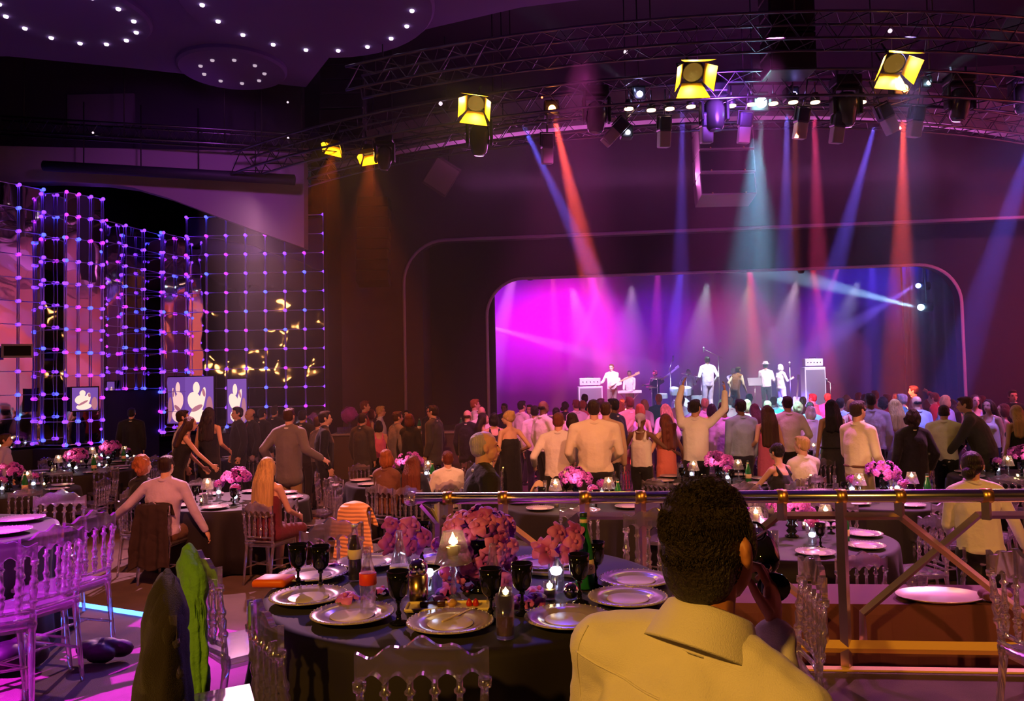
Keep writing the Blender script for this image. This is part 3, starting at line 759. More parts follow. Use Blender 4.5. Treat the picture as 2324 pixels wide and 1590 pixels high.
# ================================================================ serving table behind the balustrade
t = empty('serving_table', (2.28, 5.24, 0)); RZ = -0.11
t.rotation_euler = (0, 0, RZ)
tag(t, 'low serving table under a dark red cloth just behind the balustrade', 'table')
bm = NB(); bbox_bev(bm, (0, 0, 0.735), (1.72, 0.46, 0.03), 0.008); obj('tabletop', bm, M('plywood'), t, False)
for sx in (-1, 1):
    for sy in (-1, 1):
        bm = NB(); tube(bm, [(sx * 0.8, sy * 0.19, 0), (sx * 0.8, sy * 0.19, 0.72)], 0.018, 8); obj('leg', bm, M('pedestal_steel'), t)
bm = NB(); n = 90; ring0, ring1, ring2 = [], [], []
def rect(i, w, h):
    u = i / n * 4; k = int(u); f = u - k
    return [(-w + 2 * w * f, -h), (w, -h + 2 * h * f), (w - 2 * w * f, h), (-w, h - 2 * h * f)][k % 4]
for i in range(n):
    x, y = rect(i, 0.875, 0.245); ring0.append(bm.verts.new((x, y, 0.756)))
    w = 0.012 * math.sin(i * 1.3) + 0.010 * math.sin(i * 0.7)
    x, y = rect(i, 0.885 + w, 0.255 + w); ring1.append(bm.verts.new((x, y, 0.70))); x, y = rect(i, 0.90 + 2 * w, 0.27 + 2 * w); ring2.append(bm.verts.new((x, y, 0.01)))
bm.faces.new(ring0)
for i in range(n):
    j = (i + 1) % n; bm.faces.new((ring0[i], ring1[i], ring1[j], ring0[j])); bm.faces.new((ring1[i], ring2[i], ring2[j], ring1[j]))
o = obj('tablecloth', bm, M('serving_cloth', (0.14, 0.045, 0.05), 0.8, bump=0.1, bscale=300), None, False, (2.28, 5.24, 0), (0, 0, RZ))
tag(o, 'dark red cloth over the serving table behind the balustrade', 'tablecloth')
p = at(2132, 1356, z=0.762)
bm = NB(); lathe(bm, [(0, 0.003), (0.22, 0.003), (0.265, 0.018), (0.270, 0.024), (0.262, 0.024), (0.22, 0.009), (0, 0.009)], 48)
for v in bm.verts: v.co.y *= 0.72
o = obj('serving_platter', bm, M('platter_metal', (0.72, 0.55, 0.45), 0.25, 0.5), None, True, p); tag(o, 'large oval metal platter on the serving table', 'platter')
place('tumbler_short', lambda: p_tumbler(None, 0.07, 0.04), at(2072, 1330, z=0.76), 'short empty glass left of the oval platter', 'glass', 'clear glasses')
place('tumbler_short', None, at(2092, 1332, z=0.76), 'short empty glass touching the left rim of the oval platter', 'glass', 'clear glasses')
bm = NB(); rnd = random.Random(2)
for i in range(10): bmesh.ops.create_icosphere(bm, subdivisions=2, radius=1, matrix=Matrix.Translation((rnd.uniform(-.07, .07), rnd.uniform(-.04, .04), 0.035)) @ Matrix.Diagonal((rnd.uniform(.03, .06), rnd.uniform(.03, .05), rnd.uniform(.025, .035), 1)))
o = obj('napkin', bm, M('napkin_cloth', (0.30, 0.14, 0.13), 0.9), None, True, at(2262, 1362, z=0.765)); m_ = o.modifiers.new('merge', 'REMESH'); m_.mode = 'VOXEL'; m_.voxel_size = 0.008; m_.use_smooth_shade = True
tag(o, 'crumpled napkin by the waitress\'s hand on the serving table', 'napkin')

# ================================================================ the foreground table
HZ = 0.5 + 0.762
def on(px, py): return at(px, py, z=HZ)
for i, (px, py, lab) in enumerate([
    (710, 1310, 'charger plate behind the pair of black goblets at left'), (700, 1361, 'charger plate at the left edge with a fallen orchid'), (800, 1402, 'charger plate left of the nearest chair back'),
    (1022, 1421, 'charger plate with a knife, right in front of the chocolates'), (1288, 1411, 'charger plate with magenta sheen, right of the beer glass'), (1443, 1322, 'charger plate at the right, behind the drinking man\'s shoulder'),
    (1425, 1364, 'charger plate partly hidden by the drinking man'), (838, 1281, 'charger plate behind the dark cola bottle'), (1228, 1284, 'charger plate at the back under the lit vase'), (1000, 1273, 'charger plate at the back left of the bouquet')]):
    place('plate', p_plate, on(px, py), lab, 'plate', 'charger plates', 0.3 * i)
for px, py, lab in [(677, 1334, 'black goblet standing left in the pair by the orange pouch'), (728, 1339, 'black goblet standing right in the pair by the orange pouch'), (905, 1413, 'black goblet nearest to us, left of the chocolates'), (957, 1272, 'black goblet behind the silver ball'),
                    (1115, 1407, 'black goblet left of the beer glass'), (1186, 1392, 'black goblet right of the beer glass'), (1316, 1366, 'black goblet in front of the tall green bottle'), (1352, 1331, 'black goblet right of the tall green bottle')]:
    place('goblet', p_goblet, on(px, py), lab, 'glass', 'black goblets')
place('lamp', p_lamp, on(1030, 1364), 'glass candle lamp glowing in the middle of the foreground table', 'lamp', 'candle lamps')
# the large bouquet, every bloom its own part
bq = empty('orchid_bouquet', on(1092, 1338))
tag(bq, 'large bouquet of pink and purple orchids in the middle of the foreground table', 'flowers', 'orchid bouquets')
bm = NB(); lathe(bm, [(0.06, 0), (0.062, 0.01), (0.03, 0.025), (0.052, 0.05), (0.03, 0.075), (0.055, 0.10), (0.03, 0.125), (0.05, 0.15), (0.03, 0.175), (0.045, 0.20), (0.04, 0.22), (0, 0.22)], 24); obj('vase', bm, BLACKGLASS, bq)
rnd = random.Random(8)
def bloom_at(parent, p, d, s):
    o = link('bloom', rnd.choice(BLOOMS), parent); o.location = p
    o.rotation_euler = (d.to_track_quat('Z', 'Y').to_matrix() @ Matrix.Rotation(rnd.uniform(0, 6), 3, 'Z')).to_euler(); o.scale = (s, s, s); return o
for i in range(84):
    d = Vector((rnd.gauss(0, 1), rnd.gauss(-0.3, 0.9), rnd.gauss(0.25, 0.8))).normalized()
    q = rnd.uniform(0.72, 1.12)
    p = Vector((d.x * 0.165 * q, d.y * 0.145 * q, 0.235 + d.z * 0.115 * q))
    if d.z < 0.1: p.z -= abs(rnd.gauss(0, 0.07)); p.x *= 1.1
    d2 = (d + Vector((rnd.gauss(0, .35), rnd.gauss(0, .35), rnd.gauss(0, .35)))).normalized()
    bloom_at(bq, p, d2, rnd.uniform(0.9, 1.35))
def lit_vase(px, py, lab, n, h, seed, dx=0.0):
    v = empty('cylinder_vase', on(px, py)); tag(v, lab, 'vase', 'lit cylinder vases')
    bm = NB(); lathe(bm, [(0.033, 0), (0.035, 0.004), (0.035, h), (0.032, h), (0.032, 0.008), (0, 0.008)], 24); obj('glass_body', bm, GLASS, v)
    bm = NB(); lathe(bm, [(0, 0.07), (0.014, 0.075), (0.020, 0.09), (0.014, 0.104), (0, 0.108)], 12); obj('light_bead', bm, LED, v)
    bm = NB(); tube(bm, [(0, 0, 0.03), (0.01, 0, h), (0.03 + dx, 0, h + 0.05), (0.08 + dx, 0.0, h + 0.06)], 0.004, 8); obj('stem', bm, M('orchid_stem', (0.55, 0.35, 0.25), 0.6), v)
    r_ = random.Random(seed)
    for i in range(n): bloom_at(v, Vector((r_.uniform(-0.07, 0.10) + dx, r_.uniform(-0.05, 0.05), h + r_.uniform(-0.02, 0.10))), Vector((r_.uniform(-1, 1), -1, r_.uniform(-0.2, 0.8))), r_.uniform(1.15, 1.55))
lit_vase(1263, 1342, 'tall glass vase with a bright bead and drooping orchids, left of the green bottle', 9, 0.17, 4)
lit_vase(918, 1290, 'glass vase with a blue bead and big magenta orchids behind the clear bottle', 12, 0.13, 5)
lit_vase(975, 1345, 'short glass holder glowing blue-white left of the candle lamp', 3, 0.085, 6, 0.08)
place('votive', p_votive, on(1248, 1357), 'votive candle in front of the tall lit vase', 'candle', 'votive candles')
place('votive', p_votive, on(1148, 1372), 'votive candle behind the beer glass', 'candle', 'votive candles')
place('beer', lambda: p_tumbler(True, 0.155, 0.034), on(1147, 1446), 'glass half full of brown drink on the foreground table', 'glass')
place('green_tall', p_green, on(1328, 1333), 'tall green water bottle with a cream label on the foreground table', 'bottle', None, 0, 1.12)
gb = PROTO['green_tall']
td = bpy.data.curves.new('lettering', 'FONT'); td.body = 'GRINO'; td.size = 0.020; td.extrude = 0.0004; td.align_x = 'CENTER'
tmp = link('lettering', td); dg_ = bpy.context.evaluated_depsgraph_get(); tme = bpy.data.meshes.new_from_object(tmp.evaluated_get(dg_)); bpy.data.objects.remove(tmp)
for v in tme.vertices: a = v.co.x / 0.0425; v.co = (0.0425 * math.sin(a), v.co.y, v.co.z - 0.0425 * (math.cos(a) - 1) * -1)
tme.materials.clear(); tme.materials.append(M('print_black', (0.03, 0.03, 0.03), 0.6))
lt = link('lettering', tme, gb, (0, -0.0428, 0.078), (PI / 2, 0, 0))
bm = NB(); lathe(bm, [(0, 0), (0.017, 0), (0.017, 0.002), (0, 0.002)], 20); o = obj('shoulder_label', bm, MATS['cream_label'], gb, False, (-0.016, -0.030, 0.190), (1.25, 0, -0.4))
def bottle(name, prof, mat, px, py, lab, label_z=None, lmat=None, fill=None, capm=None, sc=1.0):
    b = empty(name, on(px, py)); b.scale = (sc, sc, sc); tag(b, lab, 'bottle')
    bm = NB(); lathe(bm, prof + [(0, prof[-1][1])], 24); obj('glass_body', bm, mat, b)
    if label_z:
        z0, z1, r = label_z; bm = NB(); lathe(bm, [(r, z0), (r + 0.001, z0 + 0.001), (r + 0.001, z1), (r, z1 + 0.001)], 24); obj('paper_label', bm, lmat, b)
    if fill:
        bm = NB(); lathe(bm, fill, 20); obj('drink', bm, M('cola', (0.025, 0.006, 0.004), 0.05), b)
    if capm:
        z = prof[-1][1]; bm = NB(); lathe(bm, [(0.013, z - 0.004), (0.015, z + 0.001), (0.015, z + 0.008), (0, z + 0.010)], 16); obj('cap', bm, capm, b)
    return b
contour = [(0.028, 0), (0.030, 0.01), (0.027, 0.05), (0.029, 0.09), (0.030, 0.13), (0.026, 0.155), (0.017, 0.19), (0.0125, 0.225), (0.0135, 0.24)]
bottle('cola_bottle', [(0.029, 0), (0.030, 0.005), (0.030, 0.14), (0.026, 0.165), (0.014, 0.20), (0.012, 0.235)], GLASS, 806, 1316, 'dark cola bottle with a cream paper label, behind the goblet pair', (0.095, 0.135, 0.0305), MATS['cream_label'], [(0, 0.004), (0.027, 0.005), (0.027, 0.14), (0.012, 0.195), (0, 0.196)], SILVER, 1.08)
bottle('soda_bottle', contour, GLASS, 836, 1394, 'empty curvy glass bottle with a red label', (0.108, 0.148, 0.0300), M('red_label', (0.85, 0.06, 0.03), 0.5), None, None, 1.12)
bottle('water_bottle', [(0.036, 0), (0.040, 0.006), (0.040, 0.11), (0.034, 0.15), (0.016, 0.22), (0.0135, 0.27)], GLASS, 908, 1352, 'tall clear tapering bottle behind the nearest black goblet', (0.085, 0.125, 0.0405), M('pale_label', (0.75, 0.75, 0.9), 0.5), None, None, 1.05)
bottle('soda_bottle', contour, GLASS, 1120, 1372, 'clear curvy bottle without label between two black goblets', None, None, None, None, 1.05)
bm = NB(); bmesh.ops.create_uvsphere(bm, u_segments=24, v_segments=14, radius=0.042, matrix=Matrix.Translation((0, 0, 0.115)))
o = obj('silver_ball', bm, CHROME, None, True, on(966, 1352) + Vector((0, 0.02, 0))); o.location.z += 0.036
tag(o, 'mirrored silver ball resting on the gold cup', 'ornament')
bm = NB(); lathe(bm, [(0.038, 0), (0.040, 0.004), (0.042, 0.11), (0.039, 0.11), (0.036, 0.012), (0, 0.012)], 24); o = obj('gold_cup', bm, GOLD, None, True, on(950, 1362)); tag(o, 'straight gold metal cup left of the candle lamp', 'cup')
o.location = (PROTO['lamp'].location.x * 0 + o.location.x, o.location.y, HZ)
bpy.data.objects['silver_ball'].location = o.location + Vector((0, 0, 0.02))
bm = NB(); bmesh.ops.create_uvsphere(bm, u_segments=24, v_segments=14, radius=0.034, matrix=Matrix.Translation((0, 0, 0.034))); o = obj('silver_ball', bm, CHROME, None, True, on(1296, 1358)); tag(o, 'mirrored ball at the foot of the goblet before the green bottle', 'ornament')
# chocolates on long cream dishes
def dish(px, py, rz, lab):
    d = empty('chocolate_dish', on(px, py), rz); tag(d, lab, 'dish', 'chocolate dishes')
    bm = NB(); bbox_bev(bm, (0, 0, 0.006), (0.34, 0.11, 0.008), 0.003)
    for sy in (-1, 1): bbox_bev(bm, (0, sy * 0.055, 0.012), (0.345, 0.010, 0.012), 0.004)
    for sx in (-1, 1): bbox_bev(bm, (sx * 0.170, 0, 0.012), (0.010, 0.115, 0.012), 0.004)
    obj('plate_body', bm, M('cream_porcelain', (0.88, 0.72, 0.35), 0.35), d, False); return d
DD = dish(1018, 1381, 0.0, 'long cream dish of chocolates before the candle lamp')
dish(1262, 1302, -0.35, 'cream dish of chocolates behind the tall lit vase')
CHOC = M('chocolate', (0.07, 0.02, 0.008), 0.35); TART = M('pastry', (0.65, 0.35, 0.12), 0.6); BERRY = M('strawberry', (0.55, 0.02, 0.02), 0.35)
for i, (dx, kind) in enumerate([(-0.10, 'c'), (-0.03, 'c'), (0.015, 't'), (0.085, 's'), (0.112, 's')]):
    bm = NB()
    if kind == 'c': bbox_bev(bm, (0, 0, 0.011), (0.034, 0.032, 0.022), 0.007)
    elif kind == 't': lathe(bm, [(0.014, 0), (0.022, 0.018), (0.018, 0.019), (0.008, 0.028), (0, 0.030)], 14)
    else: lathe(bm, [(0.011, 0), (0.014, 0.008), (0.009, 0.022), (0, 0.032)], 12)
    o = obj({'c': 'chocolate', 't': 'pastry', 's': 'strawberry'}[kind], bm, {'c': CHOC, 't': TART, 's': BERRY}[kind], None, True, DD.location + Vector((dx, 0.0, 0.0105)))
    tag(o, ['dark chocolate at the left end of the cream dish', 'dark chocolate beside the little tart', 'little tart in the middle of the cream dish', 'strawberry standing left on the cream dish', 'strawberry at the right end of the cream dish'][i], {'c': 'chocolate', 't': 'pastry', 's': 'fruit'}[kind])
bm = NB(); bbox_bev(bm, (0.02, 0, 0), (0.11, 0.012, 0.002), 0.0008); bbox_bev(bm, (-0.075, 0, 0.001), (0.085, 0.010, 0.006), 0.002)
o = obj('butter_knife', bm, M('knife_cream', (0.85, 0.68, 0.40), 0.3), None, False, on(1050, 1402) + Vector((0, 0, 0.022)), (0, -0.06, 0.9)); tag(o, 'small pale knife lying on the front charger plate', 'knife')
bm = NB(); bbox_bev(bm, (0, 0, 0.012), (0.16, 0.10, 0.040), 0.016, seg=3)
for v in bm.verts: v.co.z += 0.008 * math.cos(v.co.x * 30); v.co.x += v.co.y * 0.25
o = obj('clutch_purse', bm, M('orange_leather', (1.0, 0.16, 0.01), 0.45), None, True, on(622, 1330) + Vector((0, 0, 0.016)), (0.1, 0, -0.1)); tag(o, 'bright orange clutch purse lying at the left of the foreground table', 'purse')
bm = NB(); tube(bm, [(0.033 * math.cos(a), 0.015 * math.sin(a), 0.036 * math.sin(a)) for a in [2 * PI * i / 28 for i in range(28)]], 0.004, 8, closed=True)
p = Vector((-0.985, 3.035, 1.275)); o = obj('bracelet', bm, M('orange_plastic', (1.0, 0.10, 0.02), 0.3), None, True, p); tag(o, 'orange ring hooked on the chair at the near left of the table', 'bracelet')
for i, (px, py, lab) in enumerate([(786, 1376, 'fallen orchid lying on the left-edge charger plate'), (822, 1372, 'fallen orchid touching the red-labelled bottle'), (868, 1348, 'fallen orchid right of the red-labelled bottle'), (1000, 1366, 'fallen orchid left of the candle lamp\'s foot'), (1012, 1345, 'fallen orchid behind the candle lamp\'s foot'), (1178, 1372, 'fallen orchid left of the right-hand goblet by the beer glass'), (1215, 1366, 'fallen orchid right of the goblet by the beer glass'), (1222, 1348, 'fallen orchid left of the votive candle'), (760, 1290, 'fallen orchid by the dark cola bottle')]):
    o = link('orchid_flower', BLOOMS[i % 5]); o.location = on(px, py) + Vector((0, 0, 0.012 if i else 0.035)); o.rotation_euler = (0.25, 0.2 * (i % 3 - 1), i * 1.1); o.scale = (1.35,) * 3
    tag(o, lab, 'flower', 'fallen orchids')

# ================================================================ clothes hung on chairs
def garment(name, x, y, z, rz, wt, wb, ztop, drop, mat, lab, cat, seed, depth=0.05, back=0.55, folds=6, shift=0.0, flare=0.05, nz=26, nx=34):
    """cloth laid over a chair back: from the seat side over the top rail and down behind, fanning out in folds"""
    r = random.Random(seed); bm = NB(); ph = [r.uniform(0, 6.3) for _ in range(4)]; rows = []
    L = drop * (1 + back)
    for i in range(nz + 1):
        v = i / nz * L - drop * back
        if v < 0: yy, zz, q = 0.045 + (0.05 + flare) * min(1, -v / drop), ztop + v, -v / drop
        else: yy, zz, q = -0.075 - flare * min(1, v / drop), ztop - v, v / drop
        e = min(1, abs(v) / 0.05); yy *= e; zz += 0.02 * (1 - e)
        w = wt + (wb - wt) * min(1, q * 1.1) ** 0.8
        row = []
        for j in range(nx + 1):
            u = j / nx * 2 - 1
            f = depth * min(1, q * 1.5) * (math.sin(u * folds + ph[0] + q * 0.8) * 0.6 + math.sin(u * folds * 1.9 + ph[1]) * 0.35)
            sag = -0.06 * u * u * (1 if abs(v) > 0 else 1) * (1 if wt < 0.17 else 0.5)
            row.append(bm.verts.new((u * w + shift * q, yy + f * (1 if v < 0 else -1) - (0.02 * (1 - u * u)), zz + sag + (0.03 * math.sin(u * 5 + ph[2]) * q if q > 0.9 else 0))))
        rows.append(row)
    for a, b in zip(rows, rows[1:]):
        for j in range(nx): bm.faces.new((a[j], a[j + 1], b[j + 1], b[j]))
    o = obj(name, bm, mat, None, True, (x, y, z), (0, 0, rz))
    sd = o.modifiers.new('thickness', 'SOLIDIFY'); sd.thickness = 0.012; sd.offset = 1
    ss = o.modifiers.new('smooth', 'SUBSURF'); ss.levels = ss.render_levels = 1
    if 'crumple' not in bpy.data.textures:
        tx_ = bpy.data.textures.new('crumple', 'CLOUDS'); tx_.noise_scale = 0.14; tx_.noise_depth = 2
    dm_ = o.modifiers.new('crumple', 'DISPLACE'); dm_.texture = bpy.data.textures['crumple']; dm_.strength = depth * 1.1; dm_.texture_coords = 'GLOBAL'
    return tag(o, lab, cat)
def coat_mass(name, x, y, z, rz, a, b, ztop, zbot, shift, mat, lab, cat, seed, folds, ripple=0.05, n=72, m=30):
    """a coat hung right round a chair back: elliptical rings from the collar down to the hem, broken by folds"""
    r = random.Random(seed); ph = [r.uniform(0, 6.3) for _ in range(5)]; bm = NB(); rows = []
    for i in range(m + 1):
        q = i / m; dome = min(1.0, math.sqrt(min(1, q / 0.10)))
        A = (a[0] + (a[1] - a[0]) * q ** 0.8) * (0.35 + 0.65 * dome); B = (b[0] + (b[1] - b[0]) * q ** 0.9) * (0.4 + 0.6 * dome)
        row = []
        for k in range(n):
            t = 2 * PI * k / n
            f = 1 + min(1, q * 1.6) * (ripple * math.sin(folds * t + ph[0] + q * 1.2) + ripple * 0.6 * math.sin((folds * 2 - 1) * t + ph[1] - q * 2) + ripple * 0.5 * math.sin(2 * t + ph[2] + q * 3))
            hem = 0.03 * math.sin(3 * t + ph[3]) * q
            zz = ztop - (ztop - zbot) * q + hem - (0.06 * (math.cos(t) * 0.5 + 0.5) * (1 - q))
            row.append(bm.verts.new((A * f * math.cos(t) + shift[0] * q, B * f * math.sin(t) - 0.04 + shift[1] * q, zz)))
        rows.append(row)
    for p_, q_ in zip(rows, rows[1:]):
        for k in range(n): bm.faces.new((p_[k], q_[k], q_[(k + 1) % n], p_[(k + 1) % n]))
    bm.faces.new(rows[0])
    o = obj(name, bm, mat, None, True, (x, y, z), (0, 0, rz))
    sd = o.modifiers.new('thickness', 'SOLIDIFY'); sd.thickness = 0.008
    dm_ = o.modifiers.new('crumple', 'DISPLACE'); dm_.texture = bpy.data.textures.get('crumple') or bpy.data.textures.new('crumple', 'CLOUDS'); dm_.texture.noise_scale = 0.14; dm_.strength = 0.05; dm_.texture_coords = 'GLOBAL'
    return tag(o, lab, cat)
coat_mass('jacket', -1.27, 3.02, 0.5, -1.10, (0.20, 0.25), (0.055, 0.15), 1.0, 0.02, (0.0, -0.05), M('wool_dark', (0.022, 0.014, 0.012), 0.9, bump=0.5, bscale=260, sheen=0.15), 'big dark woollen jacket draped over a chair at lower left', 'jacket', 3, 5)
coat_mass('shawl', -1.47, 3.72, 0.5, -0.85, (0.105, 0.10), (0.050, 0.060), 0.965, 0.30, (0.16, -0.05), M('green_silk', (0.17, 0.46, 0.06), 0.75, sheen=0.3, bump=0.8, bscale=22), 'bright green shawl hanging over an acrylic chair', 'shawl', 5, 7, 0.085)

bm = NB(); rnd = random.Random(5)
for i in range(9): bmesh.ops.create_icosphere(bm, subdivisions=2, radius=1, matrix=Matrix.Translation((rnd.uniform(-.09, .09), rnd.uniform(-.06, .06), 0.06 + rnd.uniform(0, .03))) @ Matrix.Diagonal((rnd.uniform(.05, .09), rnd.uniform(.04, .07), rnd.uniform(.05, .06), 1)))
o = obj('handbag', bm, M('bag_black', (0.012, 0.010, 0.014), 0.6), None, True, at(232, 1502, z=0.505)); m_ = o.modifiers.new('merge', 'REMESH'); m_.mode = 'VOXEL'; m_.voxel_size = 0.012; m_.use_smooth_shade = True
tag(o, 'crumpled black bag on the floor beside the last magenta-lit chair', 'bag')
o2 = o.copy(); COL.objects.link(o2); o2.location = at(50, 1520, z=0.505); o2.rotation_euler = (0, 0, 1.2); o2.scale = (1.3, 1.3, 1.4); tag(o2, 'black bag on the floor under the frontmost magenta-lit chair', 'bag')
# ================================================================ people
def ell(bm, c, r, R=None, sub=2):
    m = Matrix.Translation(Vector(c)) @ (R.to_4x4() if R is not None else Matrix.Identity(4)) @ Matrix.Diagonal((r[0], r[1], r[2], 1))
    bmesh.ops.create_icosphere(bm, subdivisions=sub, radius=1.0, matrix=m)
def cap(bm, p0, p1, r0, r1=None, n=12):
    p0, p1 = Vector(p0), Vector(p1); r1 = r0 if r1 is None else r1
    R = vdir(p0, p1); L = (p1 - p0).length
    pr = [(0, -r0), (r0 * 0.5, -r0 * 0.866), (r0 * 0.866, -r0 * 0.5), (r0, 0), (r1, L), (r1 * 0.866, L + r1 * 0.5), (r1 * 0.5, L + r1 * 0.866), (0, L + r1)]
    lathe(bm, pr, n, p0, R)
def remesh(o, vox, it=3):
    m = o.modifiers.new('skin', 'REMESH'); m.mode = 'VOXEL'; m.voxel_size = vox; m.use_smooth_shade = True
    s = o.modifiers.new('smooth', 'SMOOTH'); s.factor = 0.5; s.iterations = it
SKIN = {'warm': M('skin_warm', (0.52, 0.20, 0.10), 0.5), 'light': M('skin_light', (0.72, 0.42, 0.30), 0.5), 'tan': M('skin_tan', (0.55, 0.30, 0.19), 0.5), 'dark': M('skin_dark', (0.20, 0.10, 0.06), 0.45)}
HAIRC = {'black': (0.012, 0.008, 0.007), 'brown': (0.07, 0.03, 0.015), 'dkbrown': (0.030, 0.014, 0.008), 'blond': (0.62, 0.40, 0.15), 'red': (0.40, 0.12, 0.03), 'grey': (0.50, 0.47, 0.50), 'auburn': (0.16, 0.04, 0.02), 'white': (0.8, 0.78, 0.74)}
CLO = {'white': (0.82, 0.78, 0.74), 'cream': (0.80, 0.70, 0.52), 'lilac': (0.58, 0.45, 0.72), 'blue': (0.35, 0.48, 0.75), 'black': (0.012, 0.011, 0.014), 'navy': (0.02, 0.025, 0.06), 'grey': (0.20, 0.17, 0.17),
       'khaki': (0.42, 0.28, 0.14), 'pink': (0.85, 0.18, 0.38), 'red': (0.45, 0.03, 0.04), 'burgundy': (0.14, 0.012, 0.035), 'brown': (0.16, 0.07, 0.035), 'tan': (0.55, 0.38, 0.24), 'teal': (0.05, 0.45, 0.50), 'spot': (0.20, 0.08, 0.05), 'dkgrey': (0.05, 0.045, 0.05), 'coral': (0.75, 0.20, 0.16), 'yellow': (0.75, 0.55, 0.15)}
def hairm(c):
    new = 'hair_' + c not in MATS
    m = M('hair_' + c, HAIRC[c], 0.42, bump=0.9, bscale=90, var=0.55, vscale=40)
    if new:                                                        # strands run down the head
        nt = m.node_tree; tc = next(n for n in nt.nodes if n.type == 'TEX_COORD'); mp = nt.nodes.new('ShaderNodeMapping'); mp.inputs['Scale'].default_value = (1, 1, 0.09)
        nt.links.new(tc.outputs['Object'], mp.inputs[0])
        for n in nt.nodes:
            if n.type == 'TEX_NOISE': nt.links.new(mp.outputs[0], n.inputs['Vector'])
    return m
def clom(c): return M('fabric_' + c, CLO[c], 0.8, bump=0.75, bscale=6, sheen=0.15)
EYE_Z = M('eye_dark', (0.03, 0.02, 0.02), 0.2)
LIPS = M('lips', (0.42, 0.10, 0.09), 0.5)
def ik(a, h, l1, l2, pole):
    a, h = Vector(a), Vector(h); d = h - a; D = min(d.length, (l1 + l2) * 0.995); d.normalize()
    x = (l1 * l1 - l2 * l2 + D * D) / (2 * D); y = math.sqrt(max(l1 * l1 - x * x, 1e-6))
    p = Vector(pole) - d * Vector(pole).dot(d)
    p = p.normalized() if p.length > 1e-5 else d.orthogonal().normalized()
    return a + d * x + p * y, a + d * D
def skeleton(H=1.75, sit=False, lean=0.0, side=0.0, twist=0.0, yaw=0.0, nod=0.0, tilt=0.0, hl=None, hr=None, fem=False, broad=1.0, seat=0.47, spread=0.09, ears=(-1, 1), pole_r=None):
    s = H / 1.75; k = {}
    k['ears'] = ears; k['s'] = s; k['hs'] = s ** 0.35; k['fem'] = fem; k['broad'] = broad
    P = Vector((0, 0, (seat + 0.10) if sit else 0.94 * s)); k['P'] = P
    TR = Euler((-lean, side, twist)).to_matrix()
    up = TR @ Vector((0, 0, 1)); rt = TR @ Vector((1, 0, 0)); fw = TR @ Vector((0, 1, 0))
    k['TR'], k['up'], k['rt'], k['fw'] = TR, up, rt, fw
    k['neck'] = P + up * 0.535 * s
    sw = (0.155 if fem else 0.185) * s * broad
    sh = P + up * 0.475 * s
    k['shl'], k['shr'] = sh - rt * sw, sh + rt * sw
    HR = Euler((-lean * 0.4 - nod, side * 0.4 + tilt, 0)).to_matrix(); HR = Matrix.Rotation(twist + yaw, 3, 'Z') @ HR
    k['HR'] = HR
    k['head'] = k['neck'] + up * 0.045 * s + HR @ Vector((0, 0.025, 0.115)) * s
    for sd, key, h in ((-1, 'l', hl), (1, 'r', hr)):
        a = k['shl'] if sd < 0 else k['shr']
        if h is None: h = (sd * 0.225, 0.05, -0.045) if not sit else (sd * 0.16, 0.34, 0.12)
        h = Vector(h)
        tgt = P + TR @ (h * s) if not (len(h) > 3) else h
        pole = rt * sd * 0.45 - fw * 0.7 - Vector((0, 0, 0.9))
        if sd > 0 and pole_r: pole = TR @ Vector(pole_r)
        e, w = ik(a, tgt, 0.285 * s, 0.255 * s, pole)
        k['el' + key], k['wr' + key] = e, w
    for sd, key in ((-1, 'l'), (1, 'r')):
        hp = P + Vector((sd * 0.085 * s, 0, -0.03 * s)); k['hip' + key] = hp
        if sit:
            kn = hp + Vector((sd * 0.05, 0.42 * s, -0.01)); an = kn + Vector((sd * 0.01, -0.03, -(kn.z - 0.08)))
        else:
            an = Vector((sd * (spread + 0.01), -0.03, 0.08)); kn, an = ik(hp, an, (hp.z - 0.07) / 2 * 1.005, (hp.z - 0.07) / 2 * 1.005, (0, 1, 0))
        k['kn' + key], k['an' + key] = kn, an
    return k
def torso_prims(bm, k, f, belly=0.0, bust=True, sh=True):
    s, P, up, fw, TR, b = k['s'], k['P'], k['up'], k['fw'], k['TR'], k['broad']
    fem = k['fem']
    ell(bm, P, (0.165 * s * (b if not fem else 1.05) + f, 0.112 * s * b + f, 0.125 * s + f), TR)
    ell(bm, P + up * 0.17 * s + fw * belly * 0.4, ((0.128 if fem else 0.150) * s * b + f, 0.098 * s * b + f + belly, 0.17 * s + f), TR)
    ell(bm, P + up * 0.34 * s - fw * 0.005, ((0.145 if fem else 0.172) * s * b + f, 0.112 * s * b + f, 0.185 * s + f), TR)
    cap(bm, P + up * 0.05 * s + fw * belly * 0.4, P + up * 0.32 * s, (0.108 if fem else 0.122) * s * b + f + belly * 0.5, (0.112 if fem else 0.128) * s * b + f)
    for sd in (-1, 1): cap(bm, P + up * 0.02 * s + k['rt'] * sd * 0.052 * s * b, P + up * 0.34 * s + k['rt'] * sd * (0.040 if fem else 0.055) * s * b, 0.102 * s + f, 0.106 * s + f)
    if fem and bust:
        for sd in (-1, 1): ell(bm, P + up * 0.33 * s + fw * 0.075 * s + k['rt'] * sd * 0.07 * s, (0.068 * s + f, 0.062 * s + f, 0.068 * s + f), TR)
    if sh:
        cap(bm, k['shl'] + k['rt'] * 0.02, k['shr'] - k['rt'] * 0.02, 0.052 * s + f)
        cap(bm, k['P'] + up * 0.44 * s, k['neck'], 0.075 * s + f, 0.052 * s + f * 0.5)
        for a in ('shl', 'shr'): cap(bm, k[a].lerp(k['neck'], 0.15), k[a].lerp(k['neck'], 0.85), 0.045 * s + f, 0.048 * s + f)
